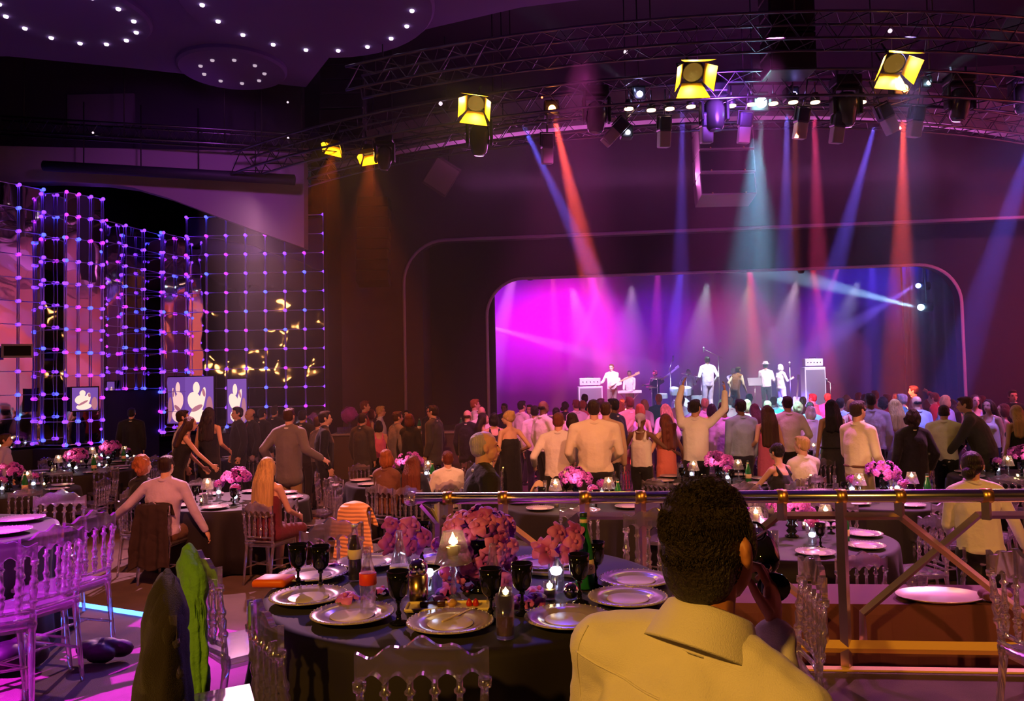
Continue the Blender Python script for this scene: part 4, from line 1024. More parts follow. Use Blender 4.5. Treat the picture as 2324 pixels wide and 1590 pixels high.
def arm_prims(bm, k, f, upto=2.0):
    s = k['s']; q = 0.85 if k['fem'] else 1.0
    for key in ('l', 'r'):
        a, e, w = k['sh' + key], k['el' + key], k['wr' + key]
        if upto <= 1: cap(bm, a, a.lerp(e, upto), 0.048 * s * q + f, (0.048 - 0.009 * upto) * s * q + f)
        else:
            cap(bm, a, e, 0.048 * s * q + f, 0.038 * s * q + f); cap(bm, e, e.lerp(w, upto - 1), 0.039 * s * q + f, (0.039 - 0.011 * (upto - 1)) * s * q + f)
def leg_prims(bm, k, f, upto=2.0):
    s = k['s']; b = k['broad']
    for key in ('l', 'r'):
        a, e, w = k['hip' + key], k['kn' + key], k['an' + key]
        cap(bm, a, e, 0.083 * s * b + f, 0.056 * s + f)
        if upto > 1: cap(bm, e, e.lerp(w, upto - 1), 0.056 * s + f, 0.040 * s + f)
def hand_prims(bm, w, d, nrm, sd, s, curl=0.35):
    """palm, four unequal bent fingers and a thumb leaving the side of the palm; w wrist, d along, nrm out of the palm's back"""
    d = d.normalized(); nrm = (nrm - d * nrm.dot(d)).normalized(); x = d.cross(nrm) * sd
    R = Matrix((x, nrm, d)).transposed()
    ell(bm, w + d * 0.048 * s, (0.040 * s, 0.016 * s, 0.052 * s), R)
    for j, (off, ln) in enumerate(((-0.034, 0.062), (-0.0115, 0.072), (0.0115, 0.067), (0.034, 0.052))):
        p = w + d * 0.088 * s + x * off * s
        for c in range(3):
            a = curl * (0.5 + c)
            q = p + (d * math.cos(a) - nrm * math.sin(a) + x * off * 4).normalized() * ln * (0.46, 0.32, 0.26)[c] * s * 1.05
            cap(bm, p, q, (0.0092, 0.0084, 0.0078)[c] * s, (0.0084, 0.0078, 0.0068)[c] * s, 8); p = q
    p = w + d * 0.03 * s - x * 0.030 * s
    q = p + (d * 0.75 - x * 0.65 - nrm * 0.35).normalized() * 0.038 * s; cap(bm, p, q, 0.012 * s, 0.010 * s, 8)
    cap(bm, q, q + (d * 0.95 - x * 0.25 - nrm * 0.4).normalized() * 0.030 * s, 0.0100 * s, 0.008 * s, 8)
def head_prims(bm, k, detail=True):
    s, c, R = k['hs'], k['head'], k['HR']; q = 0.95 if k['fem'] else 1.0
    g = lambda x, y, z: c + R @ Vector((x, y, z)) * s * q
    cap(bm, k['neck'] - k['up'] * 0.03 * s, g(0, -0.02, -0.06), (0.045 if k['fem'] else 0.055) * s, (0.045 if k['fem'] else 0.053) * s)
    ell(bm, g(0, -0.012, 0.022), (0.074 * s * q, 0.094 * s * q, 0.090 * s * q), R)
    ell(bm, g(0, 0.020, -0.040), (0.060 * s * q, 0.068 * s * q, 0.075 * s * q), R)
    ell(bm, g(0, 0.058, -0.090), (0.028 * s, 0.026 * s, 0.022 * s), R, 1)
    cap(bm, g(0, 0.082, 0.006), g(0, 0.101, -0.028), 0.009 * s, 0.014 * s, 8)
    cap(bm, g(-0.03, 0.074, 0.026), g(0.03, 0.074, 0.026), 0.011 * s, 0.011 * s, 8)
    ell(bm, g(0, 0.083, -0.060), (0.022 * s, 0.012 * s, 0.012 * s), R, 1)
    for sd in k.get('ears', (-1, 1)): ell(bm, g(sd * 0.076, -0.010, -0.012), (0.012 * s, 0.022 * s, 0.034 * s), R @ Euler((0.2, 0, sd * 0.35)).to_matrix(), 1)
def hair_prims(bm, k, style):
    s, c, R = k['hs'], k['head'], k['HR']; q = 0.95 if k['fem'] else 1.0
    g = lambda x, y, z: c + R @ Vector((x, y, z)) * s * q
    rr = lambda a, b, d: (a * s * q, b * s * q, d * s * q)
    if style == 'bald':
        ell(bm, g(0, -0.040, -0.005), rr(0.082, 0.072, 0.045), R); return
    if style == 'thin':
        ell(bm, g(0, -0.036, 0.026), rr(0.079, 0.084, 0.082), R); ell(bm, g(0, -0.045, -0.020), rr(0.077, 0.066, 0.060), R); return
    ell(bm, g(0, -0.026, 0.040), rr(0.083, 0.096, 0.084), R)
    ell(bm, g(0, -0.045, -0.010), rr(0.080, 0.070, 0.075), R)
    if style in ('short', 'spiky'):
        ell(bm, g(0, 0.020, 0.090), rr(0.062, 0.066, 0.032), R)
        if style == 'spiky':
            for a in range(9): cap(bm, g(0.05 * math.cos(a), 0.01 + 0.06 * math.sin(a), 0.10), g(0.06 * math.cos(a), 0.03 + 0.07 * math.sin(a), 0.135), 0.014 * s, 0.006 * s, 6)
        for sd in (-1, 1): ell(bm, g(sd * 0.074, 0.020, 0.010), rr(0.012, 0.02, 0.035), R, 1)
    elif style == 'bob':
        for sd in (-1, 1): ell(bm, g(sd * 0.062, -0.015, -0.045), rr(0.042, 0.068, 0.10), R)
        ell(bm, g(0, -0.065, -0.05), rr(0.085, 0.055, 0.10), R)
    elif style == 'curly':
        rnd = random.Random(4)
        for i in range(46):
            d = Vector((rnd.gauss(0, 1), rnd.gauss(-0.5, 0.8), rnd.gauss(0, 0.9))).normalized()
            if d.y > 0.45 and d.z < 0.5: continue
            ell(bm, g(d.x * 0.085, -0.03 + d.y * 0.09, 0.0 + d.z * 0.12), rr(0.036, 0.036, 0.036), None, 1)
    elif style in ('long', 'verylong', 'longwavy'):
        L = {'long': 0.30, 'longwavy': 0.34, 'verylong': 0.44}[style]
        back = k['neck'] - k['fw'] * 0.105 * s
        for i, sd in enumerate((-1, -0.5, 0, 0.5, 1)):
            a = g(sd * 0.062, -0.055 + 0.02 * abs(sd), 0.02); m_ = back + k['rt'] * sd * 0.085 * s + k['fw'] * 0.03 * abs(sd) * s
            e = m_ - k['up'] * (L - 0.10 + 0.02 * (i % 2)) * s - k['fw'] * 0.02 * s + k['rt'] * sd * 0.02
            cap(bm, a, m_, 0.048 * s, 0.046 * s); cap(bm, m_, e, 0.048 * s, 0.034 * s)
        for sd in (-1, 1): ell(bm, g(sd * 0.070, -0.005, -0.03), rr(0.026, 0.05, 0.09), R)
        if style == 'longwavy':
            rnd = random.Random(9)
            for i in range(22): ell(bm, back + k['rt'] * rnd.uniform(-.10, .10) * s - k['up'] * rnd.uniform(-0.1, L - .1) * s - k['fw'] * rnd.uniform(0.0, 0.035), (0.030 * s, 0.028 * s, 0.045 * s), None, 1)
    elif style == 'bun':
        ell(bm, g(-0.02, -0.135, -0.055), rr(0.056, 0.050, 0.054), R)
        for sd in (-1, 1): ell(bm, g(sd * 0.070, 0.0, 0.01), rr(0.018, 0.05, 0.05), R)
    elif style == 'updo':
        for i in range(7):
            a = i * 0.9; ell(bm, g(0.035 * math.cos(a), -0.085 + 0.012 * math.sin(a * 2), 0.04 + 0.045 * math.sin(a)), rr(0.035, 0.034, 0.035), None, 1)
        for sd in (-1, 1): ell(bm, g(sd * 0.068, 0.010, 0.02), rr(0.020, 0.05, 0.05), R)
def mesh_child(name, bm, mat, par, vox, it=3):
    o = obj(name, bm, mat, par); remesh(o, vox, it); return o
LODV = {'hi': (0.0055, 0.009), 'mid': (0.013, 0.016), 'low': (0.022, 0.024)}
def person(x, y, z, rz, label, group=None, skin='light', hair=('short', 'brown'), top=('shirt', 'white'), bottom=('trousers', 'black'), lod='mid', face=True, extra=(), belly=0.0, shoes='black', curl=0.35, **kw):
    k = skeleton(**kw); s = k['s']; vb, vg = LODV[lod]
    bm = NB()
    torso_prims(bm, k, -0.012); arm_prims(bm, k, 0.0 if top[0] in ('tank', 'dress', 'halter') else -0.006); leg_prims(bm, k, -0.010 if bottom[0] != 'dress' else 0.0); head_prims(bm, k)
    if kw.get('fem'): pass
    for key, sd in (('l', -1), ('r', 1)):
        d = (k['wr' + key] - k['el' + key]).normalized()
        hand_prims(bm, k['wr' + key], d, k['rt'] * sd + Vector((0, 0, 0.3)), sd, s, curl)
        an = k['an' + key]; cap(bm, an, an + Vector((0, 0.10 * s, -0.04)), 0.036 * s, 0.030 * s, 8)
    o = obj('person', bm, SKIN[skin]); remesh(o, vb, 2)
    o.location = (x, y, z); o.rotation_euler = (0, 0, rz)
    tag(o, label, 'person', group)
    # hair
    if hair:
        bm = NB(); hair_prims(bm, k, hair[0]); mesh_child('hair', bm, hairm(hair[1]), o, min(vg, 0.014) if lod != 'low' else 0.018, 2)
    # top
    kind, col = top; cm = clom(col)
    if kind in ('shirt', 'tee', 'jacket', 'vest'):
        f = {'shirt': 0.016, 'tee': 0.014, 'jacket': 0.028, 'vest': 0.022}[kind]
        if kind == 'jacket' or kind == 'vest':
            bm = NB(); torso_prims(bm, k, 0.008, belly); arm_prims(bm, k, 0.010, 1.97); mesh_child('shirt', bm, clom('white'), o, vg)
        bm = NB(); torso_prims(bm, k, f, belly, True)
        if kind in ('jacket',):
            if not kw.get('sit'): cap(bm, k['P'], k['P'] - Vector((0, 0, 0.13 * s)), 0.125 * s * k['broad'], 0.135 * s * k['broad'])
            for sd in (-1, 1): cap(bm, k['P'] + k['rt'] * sd * 0.07 * s, k['P'] + k['rt'] * sd * 0.08 * s - Vector((0, 0, 0.14 * s)) if not kw.get('sit') else k['P'] + k['rt'] * sd * 0.08 * s - k['up'] * 0.03, 0.105 * s, 0.118 * s)
        if kind != 'vest': arm_prims(bm, k, f - 0.002, {'shirt': 1.95, 'tee': 0.62, 'jacket': 1.90}[kind])
        mesh_child(kind if kind != 'tee' else 'top', bm, cm, o, vg)
        # collar round the neck
        bm = NB(); n = k['neck']; HRc = vdir((0, 0, 0), k['up'])
        ring = [n + k['up'] * (0.022 - 0.022 * math.sin(a)) * s + HRc @ Vector((0.064 * math.cos(a) * s, 0.064 * math.sin(a) * s, 0)) for a in [2 * PI * i / 20 for i in range(20)]]
        tube(bm, ring, 0.014 * s, 6, closed=True, caps=False)
        oc = obj('collar', bm, clom('white') if kind in ('jacket', 'vest') else cm, o)
    elif kind in ('tank', 'dress', 'halter'):
        bm = NB(); f = 0.012
        P, up, fw, TR = k['P'], k['up'], k['fw'], k['TR']
        ell(bm, P, (0.168 * s + f, 0.115 * s + f, 0.13 * s + f), TR); ell(bm, P + up * 0.17 * s, (0.130 * s + f, 0.098 * s + f, 0.17 * s), TR)
        cap(bm, P + up * 0.05 * s, P + up * 0.30 * s, 0.116 * s + f, 0.118 * s + f)
        for sd in (-1, 1): cap(bm, P + up * 0.02 * s + k['rt'] * sd * 0.052 * s, P + up * 0.30 * s + k['rt'] * sd * 0.042 * s, 0.104 * s + f, 0.108 * s + f)
        ell(bm, P + up * (0.30 if kind != 'halter' else 0.26) * s, (0.146 * s + f, 0.112 * s + f, (0.16 if kind != 'halter' else 0.12) * s), TR)
        for sd in (-1, 1):
            ell(bm, P + up * 0.33 * s + fw * 0.075 * s + k['rt'] * sd * 0.07 * s, (0.070 * s + f, 0.062 * s + f, 0.066 * s + f), TR)
            if kind != 'halter':
                for y_ in (-0.09, 0.07): cap(bm, P + up * 0.40 * s + k['rt'] * sd * 0.09 * s + fw * y_ * s, P + up * 0.525 * s + k['rt'] * sd * 0.085 * s, 0.024 * s, 0.024 * s, 8)
        if kind in ('dress', 'halter') and bottom[0] == 'dress':
            ln = bottom[1] if len(bottom) > 1 else 0.5
            if kw.get('sit'):
                for key in ('l', 'r'): cap(bm, k['hip' + key], k['kn' + key], 0.10 * s, 0.075 * s)
            else:
                for sd in (-1, 1): cap(bm, P + k['rt'] * sd * 0.06 * s - Vector((0, 0, 0.02)), Vector((P.x + sd * 0.075 * s, P.y, P.z - ln * s)), 0.120 * s, 0.125 * s)
                cap(bm, P, Vector((P.x, P.y, P.z - ln * s)), 0.12 * s, 0.13 * s)
        mesh_child('dress' if bottom[0] == 'dress' else 'top', bm, cm, o, vg)
    if bottom[0] == 'trousers':
        bm = NB(); leg_prims(bm, k, 0.014, 1.96); ell(bm, k['P'] - Vector((0, 0, 0.02 * s)), (0.165 * s * k['broad'] + 0.012, 0.115 * s * k['broad'] + 0.012, 0.115 * s))
        mesh_child('trousers', bm, clom(bottom[1]), o, vg)
    bm = NB()
    for key in ('l', 'r'):
        an = k['an' + key]; cap(bm, an + Vector((0, -0.03 * s, -0.045)), an + Vector((0, 0.13 * s, -0.052)), 0.040 * s, 0.036 * s, 10)
    mesh_child('shoes', bm, clom(shoes), o, 0.014)
    R, c, s = k['HR'], k['head'], k['hs']; q = 0.95 if k['fem'] else 1.0
    g = lambda a, b, d: c + R @ Vector((a, b, d)) * s * q
    if face:
        for sd in (-1, 1):
            bm = NB(); ell(bm, g(sd * 0.031, 0.082, 0.006), (0.013 * s, 0.007 * s, 0.007 * s), R, 1); obj('eye', bm, EYE_Z, o)
        bm = NB(); ell(bm, g(0, 0.094, -0.060), (0.022 * s, 0.005 * s, 0.007 * s), R, 1); obj('mouth', bm, LIPS, o)
    for ex in extra:
        bm = NB()
        if ex == 'tie':
            u, f_ = k['up'], k['fw']; a = k['neck'] + f_ * 0.075 * s - u * 0.01
            cap(bm, a, k['P'] + u * 0.30 * s + f_ * 0.150 * s, 0.016 * s, 0.024 * s, 8); cap(bm, k['P'] + u * 0.30 * s + f_ * 0.150 * s, k['P'] + u * 0.08 * s + f_ * 0.145 * s, 0.024 * s, 0.030 * s, 8)
            obj('tie', bm, clom('burgundy'), o)
        elif ex == 'bowtie':
            a = k['neck'] + k['fw'] * 0.082 * s
            for sd in (-1, 1): ell(bm, a + k['rt'] * sd * 0.028 * s, (0.028 * s, 0.012 * s, 0.018 * s), k['TR'], 1)
            obj('bow_tie', bm, clom('black'), o)
        elif ex == 'belt':
            P = k['P']; pts = [P + k['TR'] @ Vector((0.168 * s * k['broad'] * math.cos(a) * 1.07, 0.118 * s * k['broad'] * math.sin(a) * 1.10, 0.075 * s)) for a in [2 * PI * i / 24 for i in range(24)]]
            tube(bm, pts, 0.016 * s, 6, closed=True); obj('belt', bm, clom('brown' if top[1] != 'dkgrey' else 'black'), o)
        elif ex == 'hat':
            lathe(bm, [(0.0, 0.155), (0.06, 0.15), (0.085, 0.12), (0.09, 0.07), (0.15, 0.062), (0.152, 0.055), (0.085, 0.052)], 20, g(0, -0.01, 0), R); obj('hat', bm, clom('white'), o)
        elif ex == 'pearls':
            n = k['neck']; HRc = vdir((0, 0, 0), k['up'])
            for i in range(22):
                a = 2 * PI * i / 22; ell(bm, n - k['up'] * (0.01 + 0.012 * math.sin(a)) + HRc @ Vector((0.066 * math.cos(a) * s, 0.066 * math.sin(a) * s, 0)), (0.008, 0.008, 0.008), None, 1)
            obj('pearl_necklace', bm, M('pearl', (0.9, 0.85, 0.8), 0.2), o)
        elif ex == 'scarf':
            ell(bm, g(0, -0.030, 0.045), (0.086 * s, 0.097 * s, 0.070 * s), R); cap(bm, g(0, -0.1, 0), g(0.02, -0.135, -0.10), 0.03 * s, 0.018 * s); o2 = obj('head_scarf', bm, clom('lilac'), o); remesh(o2, 0.014)
        elif ex == 'glasses':
            for sd in (-1, 1):
                ctr = g(sd * 0.033, 0.096, 0.005); tube(bm, [ctr + R @ Vector((0.022 * math.cos(a), 0, 0.017 * math.sin(a))) * s for a in [2 * PI * i / 14 for i in range(14)]], 0.0025 * s, 6, closed=True)
                tube(bm, [g(sd * 0.055, 0.094, 0.008), g(sd * 0.080, -0.01, 0.008)], 0.0025 * s, 6)
            tube(bm, [g(-0.011, 0.097, 0.008), g(0.011, 0.097, 0.008)], 0.0025 * s, 6); obj('eyeglasses', bm, M('spectacle_frame', (0.02, 0.02, 0.02), 0.3), o)
    PEOPLE.append((o, k))
    return o, k
PEOPLE = []
def stand(px, py, Y, rz, label, **kw):
    """someone standing whose head top is seen at (px, py), at depth Y"""
    p = at(px, py, Y=Y); z0 = kw.pop('z0', 0.0)
    drop = kw.pop('low', 0.0)
    H = max(1.50, min(1.98, (p.z - z0 + drop)))
    lean = kw.get('lean', 0.0)
    # lean carries the head away from the feet
    hx, hy = -math.sin(rz), math.cos(rz); d = 0.72 * math.sin(lean) * H / 1.75
    sx = math.sin(kw.get('side', 0.0)) * 0.72 * H / 1.75
    return person(p.x - hx * d - math.cos(rz) * sx, Y - hy * d - math.sin(rz) * sx, z0, rz, label, H=H, **kw)
L90 = PI / 2
hang = None
# ---- left of the room
stand(412, 930, 13.0, -L90 * 0.7, 'man in a white shirt facing right, behind the two women reaching over a table', hair=('short', 'dkbrown'), top=('shirt', 'white'))
stand(433, 952, 12.3, -1.2, 'long-haired woman in black bending to the table of the lilac-shirted man', fem=True, lean=0.28, low=0.08, hair=('long', 'brown'), top=('dress', 'black'), bottom=('dress', 0.5), hr=(0.18, 0.52, 0.14), hl=(-0.15, 0.35, 0.1))
stand(474, 922, 13.4, -0.15, 'woman in a black dress with dark wavy hair, back turned, left of the suited men', fem=True, hair=('longwavy', 'dkbrown'), top=('dress', 'black'), bottom=('dress', 0.45), hl=(-0.28, 0.22, 0.02), hr=(0.26, 0.12, 0.12), face=False)
stand(541, 923, 14.8, 2.2, 'smiling man in a dark suit with open white collar before the mirror wall', hair=('short', 'black'), top=('jacket', 'black'))
stand(570, 926, 15.4, 2.3, 'bald man in a dark suit and tie before the mirror wall', hair=('bald', 'black'), top=('jacket', 'black'), extra=('tie',), skin='tan')
stand(594, 926, 16.0, -0.6, 'man in a black suit seen from behind, right of the bald man with the tie', hair=('short', 'black'), top=('jacket', 'black'), face=False)
stand(622, 921, 17.0, -0.3, 'man in black with his arm out, half hidden left of the grey jacket', hair=('short', 'dkbrown'), top=('jacket', 'black'), hr=(0.55, 0.2, 0.35), face=False)
stand(298, 925, 17.0, 0.2, 'shadowy man in black standing in the dark doorway of the mirror wall', hair=('short', 'black'), top=('jacket', 'black'), face=False)
stand(655, 925, 11.6, -0.25, 'man in a grey jacket and tan trousers with his back turned, arm out', hair=('short', 'brown'), top=('jacket', 'grey'), bottom=('trousers', 'khaki'), hr=(0.46, 0.05, 0.12), hl=(-0.30, 0.02, 0.08), face=False)
stand(686, 930, 14.5, -0.2, 'dark-suited man hidden behind the right shoulder of the grey jacket', hair=('short', 'black'), top=('jacket', 'black'), face=False)
stand(735, 932, 12.6, -1.25, 'man in a shiny black suit in profile facing right, left of the bar', hair=('short', 'dkbrown'), top=('jacket', 'black'))
stand(722, 945, 14.0, -0.8, 'person in a pale grey shirt behind the man in the shiny black suit', hair=('short', 'brown'), top=('shirt', 'grey'), face=False)
stand(10, 985, 13.0, -1.3, 'person in a pale shirt half cut off by the left edge', hair=('short', 'brown'), top=('shirt', 'lilac'))
# ---- at the bar
stand(826, 909, 17.2, -1.4, 'man with red-lit tousled hair at the bar behind the purple flower ball', hair=('spiky', 'auburn'), top=('shirt', 'red'))
stand(822, 937, 14.2, -0.5, 'man in a dark suit with his back turned, in front of the bar glasses', hair=('short', 'dkbrown'), top=('jacket', 'dkgrey'), face=False)
stand(842, 928, 18.0, -1.2, 'woman with a red-lit face between the tousled man and the yellow-lit man', fem=True, hair=('bob', 'auburn'), top=('tank', 'red'), bottom=('trousers', 'black'))
stand(862, 921, 17.3, -1.5, 'blond man in glasses lit yellow-green at the bar', hair=('short', 'blond'), top=('shirt', 'white'), extra=('glasses',))
stand(859, 955, 15.4, 0.3, 'small dark-haired woman seen from behind before the yellow-lit man', fem=True, hair=('bob', 'black'), top=('tank', 'pink'), bottom=('trousers', 'black'), face=False)
stand(900, 933, 14.4, -1.0, 'balding man in a grey suit in profile facing right at the bar', hair=('short', 'brown'), top=('jacket', 'grey'))
stand(929, 938, 14.2, -0.1, 'person with auburn bobbed hair and a black top, back turned at the bar', fem=True, hair=('bob', 'auburn'), top=('shirt', 'black'), face=False)
stand(924, 931, 19.4, 2.9, 'bartender peeping over the auburn bob from behind the bar', hair=('short', 'dkbrown'), top=('shirt', 'black'))
stand(984, 919, 14.2, 1.2, 'man in glasses and a dark suit in profile facing left at the bar', hair=('short', 'dkbrown'), top=('jacket', 'dkgrey'), extra=('glasses',))
stand(978, 915, 16.5, 0.9, 'dark-haired person hidden behind the man in glasses at the bar', hair=('short', 'black'), top=('shirt', 'black'))
# ---- centre, before the left end of the stage
stand(1060, 930, 14.8, -0.4, 'balding man in a dark suit with his back turned, behind the ginger man', hair=('bald', 'brown'), top=('jacket', 'black'), face=False)
stand(1076, 905, 17.0, -1.4, 'ginger-haired man in profile by the glowing edge of the stage frame', hair=('short', 'red'), top=('shirt', 'white'))
stand(1093, 922, 16.0, 0.3, 'bald-headed man right of the ginger man', hair=None, top=('shirt', 'white'), face=False)
stand(1095, 936, 14.2, -1.4, 'brown-haired woman with bare shoulders in profile, under the bald man', fem=True, hair=('long', 'dkbrown'), top=('halter', 'pink'), bottom=('dress', 0.5))
stand(1121, 936, 14.0, 0.2, 'woman with short dark hair and black shoulder straps, back turned', fem=True, hair=('bob', 'black'), top=('tank', 'black'), bottom=('trousers', 'black'), face=False)
stand(1156, 930, 12.2, 0.55, 'blonde woman in a long black halter dress with a bare back', fem=True, yaw=0.75, hair=('updo', 'blond'), top=('halter', 'black'), bottom=('dress', 0.80), hl=(-0.22, 0.12, 0.0), hr=(0.28, 0.10, 0.18))
stand(1145, 915, 19.0, 2.8, 'small dark figure facing us against the yellow-green haze', skin='dark', hair=('short', 'black'), top=('shirt', 'black'))
stand(1183, 909, 17.0, -0.9, 'man in a pink-lit shirt left of the tall bald man with a tie', hair=('short', 'black'), top=('shirt', 'white'), face=False)
stand(1203, 918, 18.0, 2.6, 'face half hidden behind the pink-lit shirt', skin='tan', hair=('short', 'black'), top=('shirt', 'white'))
stand(1231, 908, 13.9, -1.0, 'tall bald man in a white shirt and dark tie facing right', skin='dark', hair=('bald', 'black'), top=('shirt', 'white'), extra=('tie',), hr=(0.2, 0.3, 0.25))
stand(1213, 920, 14.8, -0.1, 'man in a pale shirt with his back turned, behind the bald man with a tie', hair=('short', 'black'), top=('shirt', 'white'), face=False)
stand(1267, 935, 10.7, -0.25, 'stooping man in a white shirt, left of the broadest man', lean=0.12, hair=('short', 'auburn'), top=('shirt', 'white'), hl=(-0.36, 0.16, 0.12), hr=(0.2, 0.3, 0.0), broad=1.08, face=False)
stand(1298, 935, 11.6, -0.8, 'dark-haired woman mostly hidden between the two white-shirted backs', fem=True, skin='tan', hair=('bob', 'dkbrown'), top=('tank', 'black'), bottom=('trousers', 'black'), face=False)
stand(1347, 905, 10.2, -0.05, 'broadest man in a white shirt, back turned, hands at his front', hair=('short', 'dkbrown'), top=('shirt', 'cream'), broad=1.28, belly=0.03, hl=(-0.26, 0.22, 0.08), hr=(0.22, 0.25, 0.1), face=False)
stand(1374, 911, 11.6, -0.3, 'man in a tan shirt behind the right side of the broadest man', hair=('short', 'brown'), top=('shirt', 'tan'), face=False)
stand(1393, 903, 13.0, 0.9, 'man in a navy suit in profile facing left', skin='dark', hair=('short', 'black'), top=('jacket', 'navy'))
stand(1429, 900, 15.0, 0.3, 'man in an orange-brown blazer seen from behind, left of the drums', skin='tan', hair=('short', 'auburn'), top=('jacket', 'tan'), bottom=('trousers', 'red'), face=False)
stand(1453, 936, 11.9, -0.5, 'woman in a head scarf, pearls and white sleeveless top dancing', fem=True, skin='dark', hair=None, top=('tank', 'white'), bottom=('trousers', 'black'), extra=('scarf', 'pearls'), hr=(0.45, 0.32, 0.18), hl=(-0.3, 0.3, 0.25), face=False)
stand(1510, 938, 12.0, 0.5, 'red-haired woman in a coral pink dress dancing', fem=True, hair=('longwavy', 'auburn'), top=('dress', 'coral'), bottom=('dress', 0.72), hr=(0.42, 0.1, 0.05), hl=(-0.35, 0.25, 0.15), face=False)
stand(1576, 905, 11.6, -0.25, 'man in a grey-white shirt with both arms raised', skin='tan', hair=('short', 'black'), top=('shirt', 'white'), hl=(-0.16, 0.12, 0.98), hr=(0.40, 0.10, 0.90), yaw=-0.5)
stand(1642, 912, 13.0, 0.1, 'man in a lilac shirt with his back turned, right of the raised arms', skin='tan', hair=('short', 'dkbrown'), top=('shirt', 'lilac'), face=False)
stand(1681, 905, 12.4, 0.25, 'man in a pale blue shirt and navy trousers, back turned', skin='dark', hair=('short', 'black'), top=('shirt', 'blue'), bottom=('trousers', 'navy'), broad=1.08, face=False)
stand(1741, 918, 12.4, 0.1, 'woman with very long brown hair in a pink dress', fem=True, hair=('verylong', 'brown'), top=('halter', 'pink'), bottom=('dress', 0.6), hl=(-0.3, 0.05, 0.12), face=False)
stand(1787, 898, 12.8, 0.0, 'man in a cyan-lit white shirt with his hand on his hip', hair=('short', 'dkbrown'), top=('shirt', 'white'), hl=(-0.30, 0.1, 0.02), hr=(0.2, 0.12, 0.12), broad=1.05, face=False)
stand(1840, 920, 13.8, 0.3, 'short-haired blonde woman glowing white among the dancers', fem=True, hair=('bob', 'white'), top=('shirt', 'white'), bottom=('trousers', 'white'), face=False)
stand(1886, 905, 12.6, 0.0, 'woman with long black hair in a belted grey dress', fem=True, hair=('long', 'black'), top=('dress', 'dkgrey'), bottom=('dress', 0.5), extra=('belt',), face=False)
stand(1944, 908, 9.7, -1.15, 'man in a white shirt and khaki trousers with a brown belt, looking right', hair=('short', 'dkbrown'), top=('shirt', 'cream'), bottom=('trousers', 'khaki'), extra=('belt',), hr=(0.26, 0.14, -0.02), hl=(-0.2, 0.2, 0.0))
stand(1975, 891, 12.8, -0.1, 'man in a lilac-lit shirt and dark trousers, right of the khaki trousers', skin='dark', hair=('short', 'black'), top=('shirt', 'lilac'), bottom=('trousers', 'black'), broad=1.15, face=False)
stand(2030, 904, 13.0, 0.0, 'woman with long blond hair in a pale lilac dress', fem=True, hair=('long', 'blond'), top=('tank', 'lilac'), bottom=('trousers', 'lilac'), face=False)
stand(2069, 930, 10.6, 0.0, 'person with curly dark hair in a black jacket, back turned', fem=True, hair=('curly', 'dkbrown'), top=('jacket', 'black'), hl=(-0.26, 0.05, 0.0), hr=(0.25, 0.05, 0.0), broad=1.15, face=False)
stand(2141, 917, 12.0, -0.55, 'man in a white shirt bowing his head to the right', hair=('short', 'dkbrown'), top=('shirt', 'white'), lean=0.12, nod=0.35, hr=(0.15, 0.38, 0.22), broad=1.08, face=False)
stand(2187, 908, 11.8, 0.95, 'balding man in a dark suit leaning left towards the white shirt', hair=('short', 'brown'), top=('jacket', 'dkgrey'), lean=0.35, low=0.10, hl=(-0.1, 0.42, 0.15), hr=(0.1, 0.40, 0.1), broad=1.08)
stand(2212, 894, 14.4, 2.9, 'woman lit cyan facing us, behind the laughing one', fem=True, hair=('long', 'brown'), top=('tank', 'lilac'), bottom=('trousers', 'black'))
stand(2243, 905, 13.4, 2.2, 'laughing woman lit cyan in a white top', fem=True, hair=('long', 'brown'), top=('tank', 'white'), bottom=('trousers', 'navy'))
stand(2297, 884, 15.2, 2.9, 'man in a black tuxedo and bow tie facing us, far right', hair=('short', 'brown'), top=('jacket', 'black'), extra=('bowtie',))
stand(2306, 918, 12.2, 0.2, 'blonde woman in a black top at the right edge', fem=True, hair=('long', 'blond'), top=('tank', 'black'), bottom=('trousers', 'black'), face=False)
stand(2278, 915, 13.6, 1.2, 'person clapping between the laughing woman and the right-edge blonde', fem=True, hair=('bob', 'auburn'), top=('tank', 'coral'), bottom=('trousers', 'black'), hl=(-0.05, 0.3, 0.35), hr=(0.06, 0.3, 0.35))
stand(2075, 874, 18.0, 0.9, 'tall man in profile standing out above the right of the crowd', hair=('short', 'dkbrown'), top=('shirt', 'white'), lod='low')
stand(2120, 890, 16.0, 0.9, 'person holding a phone up above the crowd', hair=('short', 'auburn'), top=('jacket', 'red'), hr=(0.25, 0.15, 0.80), lod='low')
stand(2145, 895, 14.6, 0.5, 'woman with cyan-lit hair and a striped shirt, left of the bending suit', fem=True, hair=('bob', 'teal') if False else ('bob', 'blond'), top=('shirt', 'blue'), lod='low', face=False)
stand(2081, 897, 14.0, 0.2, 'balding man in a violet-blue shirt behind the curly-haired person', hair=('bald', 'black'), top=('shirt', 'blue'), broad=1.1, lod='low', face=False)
stand(2048, 893, 15.2, 0.9, 'grey-haired man in a cyan-lit shirt left of the balding one', hair=('short', 'grey'), top=('shirt', 'teal'), lod='low')
